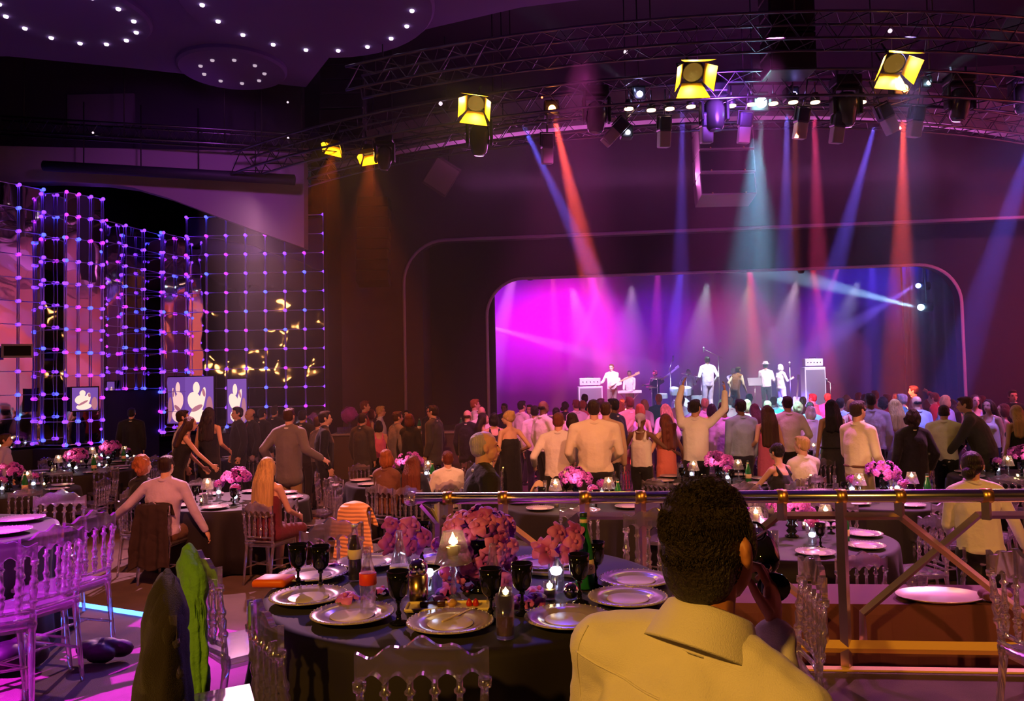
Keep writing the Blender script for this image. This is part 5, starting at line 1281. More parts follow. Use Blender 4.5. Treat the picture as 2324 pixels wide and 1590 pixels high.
# ---- the packed back of the crowd: heads and shoulders against the stage
BACK = [
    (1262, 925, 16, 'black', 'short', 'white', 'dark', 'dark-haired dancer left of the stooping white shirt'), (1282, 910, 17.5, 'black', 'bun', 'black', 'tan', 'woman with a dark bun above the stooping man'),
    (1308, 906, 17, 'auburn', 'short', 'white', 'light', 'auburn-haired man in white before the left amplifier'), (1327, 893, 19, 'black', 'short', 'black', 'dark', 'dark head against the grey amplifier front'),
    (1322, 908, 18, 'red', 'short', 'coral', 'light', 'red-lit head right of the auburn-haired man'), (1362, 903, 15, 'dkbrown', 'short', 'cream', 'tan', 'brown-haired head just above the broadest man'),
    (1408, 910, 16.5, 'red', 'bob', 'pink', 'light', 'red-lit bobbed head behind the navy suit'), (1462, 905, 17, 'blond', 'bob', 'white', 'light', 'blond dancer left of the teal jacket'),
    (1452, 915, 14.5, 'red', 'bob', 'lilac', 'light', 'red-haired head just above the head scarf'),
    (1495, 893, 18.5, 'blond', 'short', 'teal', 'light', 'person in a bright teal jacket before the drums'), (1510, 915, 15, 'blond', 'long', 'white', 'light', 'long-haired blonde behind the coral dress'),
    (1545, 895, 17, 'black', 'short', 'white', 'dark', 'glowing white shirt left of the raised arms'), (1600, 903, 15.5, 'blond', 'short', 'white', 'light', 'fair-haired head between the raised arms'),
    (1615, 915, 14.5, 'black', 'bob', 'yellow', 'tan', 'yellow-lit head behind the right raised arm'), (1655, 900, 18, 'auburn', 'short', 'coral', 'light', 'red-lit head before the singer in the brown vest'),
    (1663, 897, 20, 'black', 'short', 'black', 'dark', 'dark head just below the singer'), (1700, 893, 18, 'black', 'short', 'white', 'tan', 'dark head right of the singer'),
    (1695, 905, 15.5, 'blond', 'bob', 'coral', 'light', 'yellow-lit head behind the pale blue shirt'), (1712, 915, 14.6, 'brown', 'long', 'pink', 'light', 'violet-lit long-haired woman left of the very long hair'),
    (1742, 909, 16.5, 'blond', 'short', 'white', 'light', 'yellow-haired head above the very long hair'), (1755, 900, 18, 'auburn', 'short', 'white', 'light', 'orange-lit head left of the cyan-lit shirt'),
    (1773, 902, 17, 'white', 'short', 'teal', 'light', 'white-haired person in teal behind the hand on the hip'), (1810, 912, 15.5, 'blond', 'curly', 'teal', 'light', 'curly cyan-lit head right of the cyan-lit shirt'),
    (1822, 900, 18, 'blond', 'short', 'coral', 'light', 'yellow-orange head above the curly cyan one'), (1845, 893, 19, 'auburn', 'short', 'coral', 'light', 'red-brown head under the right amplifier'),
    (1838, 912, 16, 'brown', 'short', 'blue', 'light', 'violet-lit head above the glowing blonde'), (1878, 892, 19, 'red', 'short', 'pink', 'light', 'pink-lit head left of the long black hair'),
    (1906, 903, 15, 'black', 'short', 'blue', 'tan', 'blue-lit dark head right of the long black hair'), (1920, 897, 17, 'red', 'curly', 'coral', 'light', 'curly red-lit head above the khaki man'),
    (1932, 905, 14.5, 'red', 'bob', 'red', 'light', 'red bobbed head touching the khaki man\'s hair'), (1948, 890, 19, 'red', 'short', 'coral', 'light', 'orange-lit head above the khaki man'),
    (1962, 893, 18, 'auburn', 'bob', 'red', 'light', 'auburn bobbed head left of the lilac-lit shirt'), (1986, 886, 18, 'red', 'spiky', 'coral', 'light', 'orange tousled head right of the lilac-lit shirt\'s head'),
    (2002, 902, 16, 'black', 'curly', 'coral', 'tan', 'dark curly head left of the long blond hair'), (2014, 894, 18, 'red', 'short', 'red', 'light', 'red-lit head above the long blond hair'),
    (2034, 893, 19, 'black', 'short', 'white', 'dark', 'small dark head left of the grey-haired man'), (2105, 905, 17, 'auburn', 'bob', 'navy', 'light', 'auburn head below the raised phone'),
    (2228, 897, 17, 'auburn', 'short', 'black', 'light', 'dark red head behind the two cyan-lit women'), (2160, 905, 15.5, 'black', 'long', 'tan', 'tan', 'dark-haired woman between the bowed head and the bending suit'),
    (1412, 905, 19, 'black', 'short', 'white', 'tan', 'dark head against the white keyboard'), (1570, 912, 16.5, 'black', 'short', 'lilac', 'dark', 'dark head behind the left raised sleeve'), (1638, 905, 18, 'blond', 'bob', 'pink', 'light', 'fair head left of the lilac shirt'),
]
rp = random.Random(12)
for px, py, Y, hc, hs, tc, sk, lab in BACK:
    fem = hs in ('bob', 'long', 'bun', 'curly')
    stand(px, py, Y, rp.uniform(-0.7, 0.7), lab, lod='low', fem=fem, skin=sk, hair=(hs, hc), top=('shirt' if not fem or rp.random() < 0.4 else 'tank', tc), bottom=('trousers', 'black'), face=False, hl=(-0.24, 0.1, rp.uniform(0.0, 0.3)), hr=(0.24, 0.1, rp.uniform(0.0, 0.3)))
# ---- seated guests
def sitting(px, py, Y, rz, label, z0=0.0, ch=None, **kw):
    p = at(px, py, Y=Y); top = p.z - z0
    H = max(1.5, min(1.95, (top - 0.57) / 0.806 * 1.75)) if not kw.get('lean') else kw.pop('H', 1.72)
    lean = kw.get('lean', 0.0); hx, hy = -math.sin(rz), math.cos(rz); d = 0.70 * math.sin(lean); sx = 0.7 * math.sin(kw.get('side', 0.0))
    q = (p.x - hx * d - math.cos(rz) * sx, Y - hy * d - math.sin(rz) * sx)
    if ch: chair(q[0] - hx * 0.14, q[1] - hy * 0.14, z0, rz, ch, MG, kw.pop('clod', 'mid'))
    return person(q[0], q[1], z0, rz, label, sit=True, H=H, **kw)
sitting(376, 1030, 9.2, -0.15, 'man in a lilac shirt seated with his arm round the next chair, coat behind him', ch='acrylic chair under the lilac-shirted man, a dark coat hung over its back', hair=('short', 'dkbrown'), top=('shirt', 'lilac'), bottom=('trousers', 'brown'), broad=1.15, hl=(-0.60, 0.04, 0.14), hr=(0.42, 0.14, 0.00), lean=0.10, H=1.86, face=False)
sitting(322, 1034, 9.5, -0.5, 'seated woman with curly red hair and a black top, left of the lilac shirt', ch='acrylic chair under the curly red-haired woman', fem=True, hair=('curly', 'red'), top=('shirt', 'black'), face=False)
sitting(606, 1036, 9.0, -0.35, 'seated woman with long blond hair in a burgundy dress', ch='acrylic chair behind the long-haired blonde in burgundy', fem=True, hair=('verylong', 'blond'), top=('dress', 'burgundy'), bottom=('dress', 0.4), hl=(-0.22, 0.22, 0.02), face=False)
sitting(876, 1019, 10.3, -0.4, 'seated woman with short coppery hair in a speckled top', ch='acrylic chair behind the speckled top', fem=True, hair=('bob', 'red'), top=('shirt', 'spot'), face=False)
sitting(938, 1034, 10.1, -0.3, 'seated woman with long dark red hair in a navy top', ch='acrylic chair behind the navy top', fem=True, hair=('verylong', 'auburn'), top=('shirt', 'navy'), face=False)
sitting(1016, 1025, 10.6, 0.25, 'seated boy with brown hair in a white shirt, left of the old man', ch='acrylic chair under the boy in the white shirt', hair=('short', 'auburn'), top=('shirt', 'white'), hl=(-0.25, 0.3, 0.15), face=False)
sitting(1762, 995, 10.0, 0.55, 'seated woman with dark pinned-up hair in a black cap-sleeved top, reaching left', ch='acrylic chair under the woman in the black cap-sleeved top', fem=True, hair=('updo', 'black'), top=('tank', 'black'), bottom=('trousers', 'white'), lean=0.15, H=1.72, hl=(-0.22, 0.50, 0.12), face=False)
sitting(1822, 990, 10.4, 0.35, 'seated fair-haired boy in a white shirt beside the woman in black', ch='acrylic chair under the fair-haired boy', hair=('short', 'blond'), top=('shirt', 'white'), yaw=0.4, face=False)
# ---- near figures: the grey-haired man behind the balustrade and the waitress
stand(1093, 975, 5.75, -1.25, 'grey-haired older man in a dark suit in profile, just behind the balustrade', lod='hi', hair=('thin', 'grey'), top=('jacket', 'black'), yaw=-0.15)
stand(2203, 1024, 6.05, -0.25, 'waitress with a dark bun and white blouse bending over the serving table', lod='hi', fem=True, hair=('bun', 'black'), top=('shirt', 'white'), bottom=('trousers', 'black'), hr=(0.40, 0.12, -0.10), hl=(-0.15, 0.30, 0.10), broad=1.12, yaw=-0.35, side=-0.06, face=False)
# ================================================================ mirror wall with light strings
def mirror_mat(name, col, rough):
    m = bpy.data.materials.new(name); m.use_nodes = True; nt = m.node_tree; b = nt.nodes['Principled BSDF']
    b.inputs['Base Color'].default_value = (*col, 1); b.inputs['Metallic'].default_value = 1.0; b.inputs['Roughness'].default_value = rough
    tc = nt.nodes.new('ShaderNodeTexCoord'); n = nt.nodes.new('ShaderNodeTexNoise'); n.inputs['Scale'].default_value = 1.6; n.inputs['Detail'].default_value = 1
    bp = nt.nodes.new('ShaderNodeBump'); bp.inputs['Strength'].default_value = 0.10; bp.inputs['Distance'].default_value = 0.08
    nt.links.new(tc.outputs['Object'], n.inputs['Vector']); nt.links.new(n.outputs['Fac'], bp.inputs['Height']); nt.links.new(bp.outputs['Normal'], b.inputs['Normal'])
    return m
MIRR = mirror_mat('smoked_mirror', (0.80, 0.72, 0.82), 0.03)
ALU = M('mirror_frame', (0.75, 0.65, 0.85), 0.35, 0.8)
BULBS = [emission('violet_bulb', (0.16, 0.03, 1.0), 2.4), emission('magenta_bulb', (0.42, 0.03, 1.0), 1.7), emission('blue_bulb', (0.05, 0.06, 1.0), 3.0)]
bm = NB(); bmesh.ops.create_icosphere(bm, subdivisions=2, radius=0.040)
BULB_ME = [mesh_from(bm.copy(), 'bulb', m) for m in BULBS]; bm.free()
CELL = 0.49
nmir = 0
def mirror_panel(a, b, ncol, ztop, where, z0=1.05, strings=None, zs=None, prob=1.0, seed=1):
    """one flat run of mirror tiles from a to b, its thin frame, and a light string on each upright"""
    global nmir
    nmir += 1
    a, b = Vector((a[0], a[1], 0)), Vector((b[0], b[1], 0)); d = b - a; n = Vector((d.y, -d.x, 0)).normalized()
    if n.y > 0: n = -n
    rows = int(round((ztop - z0) / CELL))
    bm = NB()
    v = [bm.verts.new(a + Vector((0, 0, z0))), bm.verts.new(b + Vector((0, 0, z0))), bm.verts.new(b + Vector((0, 0, ztop))), bm.verts.new(a + Vector((0, 0, ztop)))]
    w = [bm.verts.new(x.co - n * 0.04) for x in v]
    bm.faces.new(v); bm.faces.new(w[::-1])
    for i in range(4): bm.faces.new((v[i], w[i], w[(i + 1) % 4], v[(i + 1) % 4]))
    t = struct('wall_mirror_%d' % nmir, bm, MIRR)
    bm = NB()
    for r in range(rows + 1):
        z = ztop - r * CELL; tube(bm, [a + n * 0.01 + Vector((0, 0, z)), b + n * 0.01 + Vector((0, 0, z))], 0.009, 6)
    obj('frame', bm, ALU, t)
    rnd = random.Random(seed)
    for c in range(ncol + 1):
        p = a + d * (c / ncol) + n * 0.035
        s = empty('light_string', (p.x, p.y, z0)); bm = NB(); tube(bm, [(0, 0, 0), (0, 0, ztop - z0 + (0.0 if zs is None else 0))], 0.012, 6); obj('rod', bm, ALU, s)
        pick = rnd.random()
        for r in range(rows + 1):
            if rnd.random() > prob: continue
            o = link('bulb', BULB_ME[0 if rnd.random() < 0.6 else rnd.choice((1, 2))], s); o.location = (0, -0.0, ztop - z0 - r * CELL)
        nth = ['first', 'second', 'third', 'fourth', 'fifth', 'sixth', 'seventh', 'eighth', 'ninth', 'tenth'][c]
        tag(s, 'upright string of violet bulbs, %s on the %s' % (nth, where), 'light string', 'violet light strings')
mirror_panel((-10.80, 15.65), (-10.05, 16.95), 3, 6.55, 'leftmost mirror facet', seed=3)
mirror_panel((-10.05, 16.95), (-9.47, 16.8), 1, 6.45, 'dark mirror pier', prob=0.6, seed=4)
mirror_panel((-9.47, 16.8), (-9.05, 17.5), 3, 6.45, 'pink-reflecting mirror facet', seed=5)
mirror_panel((-9.05, 17.5), (-9.40, 18.3), 1, 6.25, 'narrow return facet', prob=0.5, seed=6)
mirror_panel((-9.40, 18.3), (-8.95, 20.2), 3, 6.15, 'receding mirror facet over the doorway', z0=2.2, seed=7)
mirror_panel((-8.95, 20.2), (-8.55, 19.4), 1, 6.05, 'short fold by the long mirror', seed=8)
mirror_panel((-8.55, 19.4), (-8.30, 20.25), 1, 6.05, 'other fold by the long mirror', seed=18)
mirror_panel((-8.30, 20.25), (-4.78, 20.25), 7, 6.6, 'long mirror beside the stage', seed=9)
# dark counter under the mirrors, doorway
bm = NB(); poly_prism(bm, [(-13, 15.2), (-10.9, 15.4), (-10.1, 16.7), (-9.4, 16.5), (-8.6, 17.6), (-9.1, 18.3), (-9.6, 18.4), (-13, 18.4)], 0, 1.0)
struct('baseboard_left', bm, M('dark_counter', (0.02, 0.018, 0.03), 0.6))
bm = NB(); box(bm, (-6.6, 20.45, 0.53), (3.8, 0.3, 1.06)); struct('baseboard_mirror', bm, MATS['dark_counter'])
bm = NB(); poly_prism(bm, [(-9.45, 18.35), (-9.0, 20.2), (-9.06, 20.2), (-9.51, 18.35)], 0, 2.2); struct('wall_doorway', bm, M('doorway_paint', (0.018, 0.020, 0.05), 0.7))
# video screens seen by the mirrors: a pale picture of a performer on violet
SCR_BG = emission('screen_violet', (0.13, 0.05, 0.26), 1.0); SCR_FIG = emission('screen_pale', (1.0, 0.62, 0.52), 0.85); SCR_DK = emission('screen_dim', (0.45, 0.16, 0.22), 0.7)
def disc(bm, x, z, rx, rz_, y, a=0.0, n=20):
    v = [bm.verts.new((x + rx * math.cos(t) * math.cos(a) - rz_ * math.sin(t) * math.sin(a), y, z + rx * math.cos(t) * math.sin(a) + rz_ * math.sin(t) * math.cos(a))) for t in [2 * PI * i / n for i in range(n)]]
    bm.faces.new(v[::-1])
for i, (x0, y0, x1, y1, Y, lab) in enumerate([(420, 855, 485, 960, 20.17, 'larger video screen with a pale saxophone player on the long mirror'), (516, 860, 560, 960, 20.17, 'narrow video screen right of the saxophone screen'), (166, 880, 219, 930, 16.9, 'small video screen glowing on the pink-reflecting mirror facet')]):
    a, b = at(x0, y0, Y=Y), at(x1, y1, Y=Y); c = (a + b) / 2; w, h = abs(b.x - a.x), abs(a.z - b.z)
    s = empty('video_screen', c)
    if i == 2: s.rotation_euler = (0, 0, 0.75); s.location = at(193, 905, Y=16.75)
    bm = NB(); box(bm, (0, 0.025, 0), (w + 0.05, 0.05, h + 0.05)); obj('casing', bm, dark, s, False)
    bm = NB(); box(bm, (0, -0.004, 0), (w, 0.008, h)); obj('display', bm, SCR_BG, s, False)
    bm = NB(); y_ = -0.0095
    for q in [(-0.10, 0.26, 0.12, 0.13, 0), (-0.16, -0.02, 0.24, 0.20, 0.3), (0.10, 0.0, 0.10, 0.28, -0.2), (-0.05, -0.33, 0.30, 0.14, 0.1)]: disc(bm, q[0] * w, q[1] * h, q[2] * w, q[3] * h, y_, q[4]); y_ -= 0.0005
    obj('picture', bm, SCR_FIG, s, False)
    bm = NB(); disc(bm, -0.08 * w, -0.17 * h, 0.22 * w, 0.05 * h, y_ - 0.0005, 0.5); disc(bm, 0.16 * w, 0.16 * h, 0.05 * w, 0.09 * h, y_ - 0.001, 0.2); disc(bm, 0.36 * w, -0.2 * h, 0.12 * w, 0.28 * h, y_ - 0.0015, 0); obj('picture', bm, SCR_DK, s, False)
    tag(s, lab, 'screen')
p = at(40, 796, Y=16.1); s = empty('wall_grille', p); s.rotation_euler = (0, 0, 0.4)
bm = NB(); box(bm, (0, 0, 0.12), (0.56, 0.08, 0.04)); box(bm, (0, 0, -0.12), (0.56, 0.08, 0.04)); box(bm, (-0.26, 0, 0), (0.04, 0.08, 0.20)); box(bm, (0.26, 0, 0), (0.04, 0.08, 0.20)); obj('frame', bm, M('grille_grey', (0.5, 0.42, 0.5), 0.4), s, False)
bm = NB(); box(bm, (0, 0.02, 0), (0.48, 0.02, 0.20)); obj('opening', bm, dark, s, False); tag(s, 'small framed control window on the leftmost mirror facet', 'window')

# small warm lamps of the hall at the left, seen only as glints in the long mirror
bm = NB(); bmesh.ops.create_icosphere(bm, subdivisions=2, radius=0.07); GL = mesh_from(bm, 'hall_lamp', emission('hall_lamp_glow', (1.0, 0.42, 0.10), 5.0))
rl = random.Random(6)
for i in range(34):
    x, y = rl.uniform(-15.5, -9.0), rl.uniform(-4, 9)
    px_ = 1162 + x * 1800 / (40.5 - y)
    o = link('hall_lamp', GL); o.location = (x, y, rl.choice((3.0, 3.2, 3.6, 4.4, 5.6)) + rl.uniform(-.2, .2)); k_ = rl.uniform(0.6, 1.5); o.scale = (k_ * rl.choice((1, 1, 3)), k_, k_)
    tag(o, 'small warm hall lamp showing as a glint in the long mirror', 'lamp', 'hall lamps mirrored beside the stage')

# ================================================================ bar under the portal
bx0, bx1 = at(752, 985, Y=18.6).x, at(1130, 985, Y=18.6).x
t = empty('bar_counter', ((bx0 + bx1) / 2, 18.9, 0)); w = bx1 - bx0
bm = NB(); bbox_bev(bm, (0, 0, 1.05), (w, 0.62, 0.05), 0.01); obj('counter_top', bm, M('bar_top', (0.45, 0.34, 0.36), 0.4), t, False)
bm = NB(); bbox_bev(bm, (0, 0.02, 0.512), (w - 0.06, 0.55, 1.02), 0.01); obj('skirt', bm, M('bar_cloth', (0.13, 0.085, 0.06), 0.85), t, False)
tag(t, 'long bar with a brown skirt below the dark portal wall', 'bar')
BT = 1.077
rb = random.Random(4)
for i in range(16):
    place('tumbler', p_tumbler, (bx0 + 0.15 + 0.085 * (i // 2), 18.68 + 0.11 * (i % 2), BT), 'clear glass in the double row at the left end of the bar', 'glass', 'clear glasses on the bar')
for px, lab in [(842, 'bottle beside the yellow-lit man on the bar'), (952, 'clear bottle left of the man in glasses on the bar'), (1047, 'bottle at the right end of the bar')]:
    place('bar_bottle', p_green, (at(px, 985, Y=18.8).x, 18.8, BT), lab, 'bottle', 'bottles on the bar', 0, 1.1)
for px in (940, 912):
    place('votive', p_votive, (at(px, 985, Y=18.7).x, 18.7, BT), 'candle glowing on the bar ' + ('left of the man in glasses' if px == 940 else 'behind the auburn bob'), 'candle', 'votive candles')
fb = empty('flower_ball', (at(793, 985, Y=18.9).x, 18.9, BT)); tag(fb, 'round ball of purple flowers on a glass stand at the bar', 'flowers')
bm = NB(); lathe(bm, [(0.09, 0), (0.09, 0.01), (0.03, 0.03), (0.025, 0.22), (0.06, 0.28), (0, 0.28)], 16); obj('stand', bm, GLASS, fb)
bm = blossom_mass(150, 0.19, 0.20, 77, 1.1); o = obj('blossoms', bm, PETAL, fb); o.location = (0, 0, 0.42)
bm = blossom_mass(80, 0.19, 0.20, 78, 1.1)
for v in bm.verts: v.co.z *= -1
o = obj('blossoms', bm, PETAL, fb); o.location = (0, 0, 0.42)
# ================================================================ curved trusses and everything hung in them
TRUSS = M('truss_metal', (0.20, 0.18, 0.24), 0.35, 1.0)
BODY = M('lamp_black', (0.015, 0.015, 0.02), 0.45)
def arc_truss(name, dy, z, h, d, x0, x1, lab, seg=64, r=0.024):
    """box truss bent along the stage arc: four chords and zigzag lacing"""
    t = empty(name, (4.5, arc_y(4.5, dy), z)); O = t.location
    def pt(x, s, q):
        R = 15.2 - dy - s; a = math.asin((x - 4.5) / (15.2 - dy)); return Vector((4.5 + R * math.sin(a), 27.8 - R * math.cos(a), z + q)) - O
    xs = [x0 + (x1 - x0) * i / seg for i in range(seg + 1)]
    cs = [(-d / 2, 0), (d / 2, 0), (d / 2, h), (-d / 2, h)]
    for s, q in cs:
        bm = NB(); tube(bm, [pt(x, s, q) for x in xs], r, 8); obj('chord', bm, TRUSS, t)
    for k in range(4):
        (s0, q0), (s1, q1) = cs[k], cs[(k + 1) % 4]
        bm = NB(); tube(bm, [pt(x, s0 if i % 2 else s1, q0 if i % 2 else q1) for i, x in enumerate(xs)], r * 0.5, 6, caps=False); obj('lacing', bm, TRUSS, t)
    for i in range(2, seg, 8):
        bm = NB(); p = pt(xs[i], 0, h); tube(bm, [p, Vector((p.x, p.y, 10.0 - z))], 0.012, 6); obj('hanger_rod', bm, BODY, t)
    return tag(t, lab, 'truss', 'curved trusses')
arc_truss('lighting_truss', 0.0, 6.62, 0.42, 0.45, -5.6, 13.5, 'lower curved lighting truss that carries the moving heads')
arc_truss('lighting_truss', -0.9, 7.15, 0.40, 0.45, -2.6, 14.5, 'upper curved truss nearest the ceiling edge')
arc_truss('lighting_truss', 1.6, 6.75, 0.35, 0.40, -5.2, 13.0, 'rear curved truss closest to the portal wall')
# pale curved fascia of the gallery behind the trusses
bm = NB(); R = 14.0; n = 60; a_, b_, c_, d_ = [], [], [], []
for i in range(n + 1):
    x = -4.0 + 17.5 * i / n; y = 29.3 - math.sqrt(R * R - (x - 4.5) ** 2) if abs(x - 4.5) < R else 27
    for L_, dz, dy_ in ((a_, 0, 0), (b_, 0.62, 0), (c_, 0.62, 0.25), (d_, 0, 0.25)): L_.append(bm.verts.new((x, y, 7.28 + dz)) if dy_ == 0 else bm.verts.new((x, y + dy_, 7.28 + dz)))
for i in range(n):
    for p, q in ((a_, b_), (b_, c_), (c_, d_), (d_, a_)): bm.faces.new((p[i], p[i + 1], q[i + 1], q[i]))
struct('beam_gallery', bm, M('gallery_fascia', (0.55, 0.40, 0.55), 0.7), smooth=False)
def clampz(p, ztop): return max(0.15, ztop - p.z)
ZT = 6.60
# moving heads: base box under the truss, yoke with two arms, round-ended head
def moving_head():
    t = empty('moving_head')                       # origin at the truss, hanging down
    bm = NB(); bbox_bev(bm, (0, 0, -0.17), (0.40, 0.34, 0.16), 0.03); obj('base', bm, BODY, t, False)
    for s in (-1, 1):
        bm = NB(); tube(bm, [(s * 0.12, 0, -0.09), (s * 0.12, 0, 0.04)], 0.02, 8); obj('clamp', bm, TRUSS, t)
    bm = NB()
    bbox_bev(bm, (0, 0, -0.28), (0.42, 0.16, 0.07), 0.02)
    for s in (-1, 1): bbox_bev(bm, (s * 0.205, 0, -0.47), (0.055, 0.17, 0.42), 0.02)
    obj('yoke', bm, BODY, t, False)
    hd = empty('x'); bpy.data.objects.remove(hd)
    bm = NB(); lathe(bm, [(0, -0.30), (0.10, -0.29), (0.135, -0.24), (0.165, -0.08), (0.17, 0.05), (0.15, 0.16), (0.10, 0.21), (0, 0.22)], 24); o = obj('head', bm, M('lamp_shell', (0.045, 0.04, 0.05), 0.25), t); o.location = (0, 0, -0.55)
    bm = NB(); lathe(bm, [(0, -0.312), (0.085, -0.308), (0.095, -0.29), (0, -0.285)], 24); l = obj('lens', bm, M('lens_glass', (0.30, 0.28, 0.34), 0.08, 0.6), o)
    return t
MHP = None
def mhead(px, py, lab, tilt=(0, 0), sc=1.0, dy=0.0):
    """px, py: the middle of the head in the photo"""
    global MHP
    p = on_arc(px, py, dy)
    o = moving_head() if MHP is None else copy_tree(MHP)
    if MHP is None: MHP = o
    o.location = (p.x, p.y, p.z + 0.50 * sc); o.scale = (sc,) * 3
    for c in o.children:
        if c.name.startswith('head'): c.rotation_euler = (tilt[0], tilt[1], 0)
    return tag(o, lab, 'stage light', 'moving heads')
mhead(1088, 305, 'moving head hanging under the second yellow barn-door lamp from the left', (0.1, 0.05))
mhead(1354, 255, 'dark moving head left of the white beam that points up left', (0.0, 0.1))
mhead(1621, 250, 'shiny moving head just left of the hanging speaker cabinet', (-0.1, 0))
mhead(1920, 235, 'large dark moving head left of the rightmost barn-door lamp', (0.1, 0), 1.05)
mhead(2178, 225, 'dark moving head right of the beam that points up right', (0.1, 0.1))
mhead(873, 350, 'small moving head beside the left orange beams', (0.2, 0.1), 0.8)
mhead(2320, 215, 'moving head cut by the right edge of the picture', (0.1, -0.1), 0.9)
# scanners: boxes hanging with pale undersides
def scanner():
    t = empty('scanner_light')
    bm = NB(); tube(bm, [(0, 0, 0.02), (0, 0, -0.12)], 0.018, 8); obj('clamp', bm, TRUSS, t)
    bm = NB()
    for s in (-1, 1): bbox_bev(bm, (s * 0.115, 0, -0.22), (0.02, 0.06, 0.22), 0.006)
    bbox_bev(bm, (0, 0, -0.115), (0.25, 0.06, 0.02), 0.006); obj('yoke', bm, BODY, t, False)
    bm = NB(); bbox_bev(bm, (0, 0, -0.26), (0.20, 0.26, 0.24), 0.03); o = obj('lamp_body', bm, M('scanner_blue_black', (0.03, 0.03, 0.07), 0.4), t, False)
    bm = NB(); bbox_bev(bm, (0, -0.02, -0.50), (0.185, 0.20, 0.26), 0.02); obj('snout', bm, M('scanner_grey', (0.42, 0.36, 0.42), 0.5), t, False)
    return t
SCP = None
def scan(px, py, lab, rx=0.0, ry=0.0, rz=0.0):
    global SCP
    p = on_arc(px, py); o = scanner() if SCP is None else copy_tree(SCP)
    if SCP is None: SCP = o
    o.location = (p.x, p.y, p.z); o.rotation_euler = (rx, ry, rz)
    if p.z < 6.5: bm = NB(); tube(bm, [(0, 0, 0), (0, 0, 6.75 - p.z)], 0.014, 6); obj('hanger_pole', bm, TRUSS, o)
    return tag(o, lab, 'stage light', 'scanner lights')
scan(1242, 285, 'grey-nosed scanner beside the first red beam', 0.2, 0.0, 0.1)
scan(1430, 262, 'scanner turned left with a bright glint, left of the second red beam', 0.1, 0.75, 0.2)
scan(1508, 245, 'upright grey-nosed scanner between the second red beam and the violet beam', 0.2, 0, 0.1)
scan(1604, 235, 'scanner before the left corner of the hanging speaker cabinet', 0.2, 0, 0)
scan(1695, 235, 'scanner before the right corner of the hanging speaker cabinet', 0.2, 0.1, -0.1)
scan(1826, 225, 'grey-nosed scanner right of the pale cyan beam', 0.2, 0.12, 0)
scan(1908, 235, 'scanner half behind the large dark moving head', 0.2, 0.1, 0)
scan(1990, 222, 'scanner tilted to the right beside the blue beam', 0.1, -0.45, 0)
scan(2085, 222, 'dark scanner beside the right red beam', 0.2, 0.1, 0)
# yellow barn-door fresnels
YEL = M('barn_door_yellow', (0.85, 0.62, 0.03), 0.45)
def fresnel():
    t = empty('barn_door_lamp')
    bm = NB(); lathe(bm, [(0.0, 0.20), (0.10, 0.19), (0.14, 0.10), (0.145, 0.0), (0.135, 0.0), (0.12, 0.03), (0, 0.05)], 20); obj('lamp_can', bm, BODY, t)
    bm = NB(); lathe(bm, [(0, 0.03), (0.125, 0.022), (0.13, 0.012), (0, 0.012)], 20); obj('lens', bm, emission('fresnel_glow', (1.0, 0.50, 0.08), 0.12), t)
    for k in range(4):
        bm = NB(); a = k * PI / 2; Rk = Matrix.Rotation(a, 4, 'Z')
        w0, w1, L, op = 0.13, (0.23 if k % 2 == 0 else 0.17), 0.24, 0.50
        q = [(-w0, -0.15, 0.0), (w0, -0.15, 0.0), (w1, -0.15 - L * math.sin(op), -L * math.cos(op)), (-w1, -0.15 - L * math.sin(op), -L * math.cos(op))]
        v = [bm.verts.new(Rk @ Vector(c)) for c in q]; v2 = [bm.verts.new(Rk @ (Vector(c) + Vector((0, 0.006, 0.003)))) for c in q]
        bm.faces.new(v); bm.faces.new(v2[::-1])
        for i in range(4): bm.faces.new((v[i], v2[i], v2[(i + 1) % 4], v[(i + 1) % 4]))
        obj('barn_door', bm, YEL, t, False)
    bm = NB(); tube(bm, [(-0.17, 0, 0.08), (-0.17, 0, 0.30), (0, 0, 0.36), (0.17, 0, 0.30), (0.17, 0, 0.08)], 0.012, 6); tube(bm, [(0, 0, 0.36), (0, 0, 0.62)], 0.016, 6); obj('yoke', bm, BODY, t)
    return t
FRP = None
for px, py, dy, rx, ry, sc, lab in [(758, 325, 0.0, 0.35, 0.25, 0.72, 'small yellow barn-door lamp at the left end of the truss, casting an orange beam'), (835, 345, 0.0, 0.3, -0.15, 0.72, 'glowing barn-door lamp second from the left end of the truss'),
                            (1080, 235, -0.6, 0.75, 0.15, 1.0, 'yellow barn-door lamp above a moving head in the left half of the truss'), (1573, 165, -1.0, 0.8, 0.0, 1.12, 'brightest yellow barn-door lamp above the middle of the stage'), (2030, 145, -1.0, 0.75, 0.1, 1.12, 'yellow barn-door lamp at upper right')]:
    p = on_arc(px, py, dy); o = fresnel() if FRP is None else copy_tree(FRP)
    if FRP is None: FRP = o
    o.location = p; o.rotation_euler = (-rx, ry, 0); o.scale = (sc,) * 3; tag(o, lab, 'stage light', 'yellow barn-door lamps')
    d = o.matrix_basis.to_3x3() @ Vector((0, 0, -1))
    spot('fresnel_light', p + d * 0.02, p + d, (1.0, 0.62, 0.12) if px > 900 else (1.0, 0.45, 0.06), 55 if px > 900 else 32, 165, 0.3, 0.05)
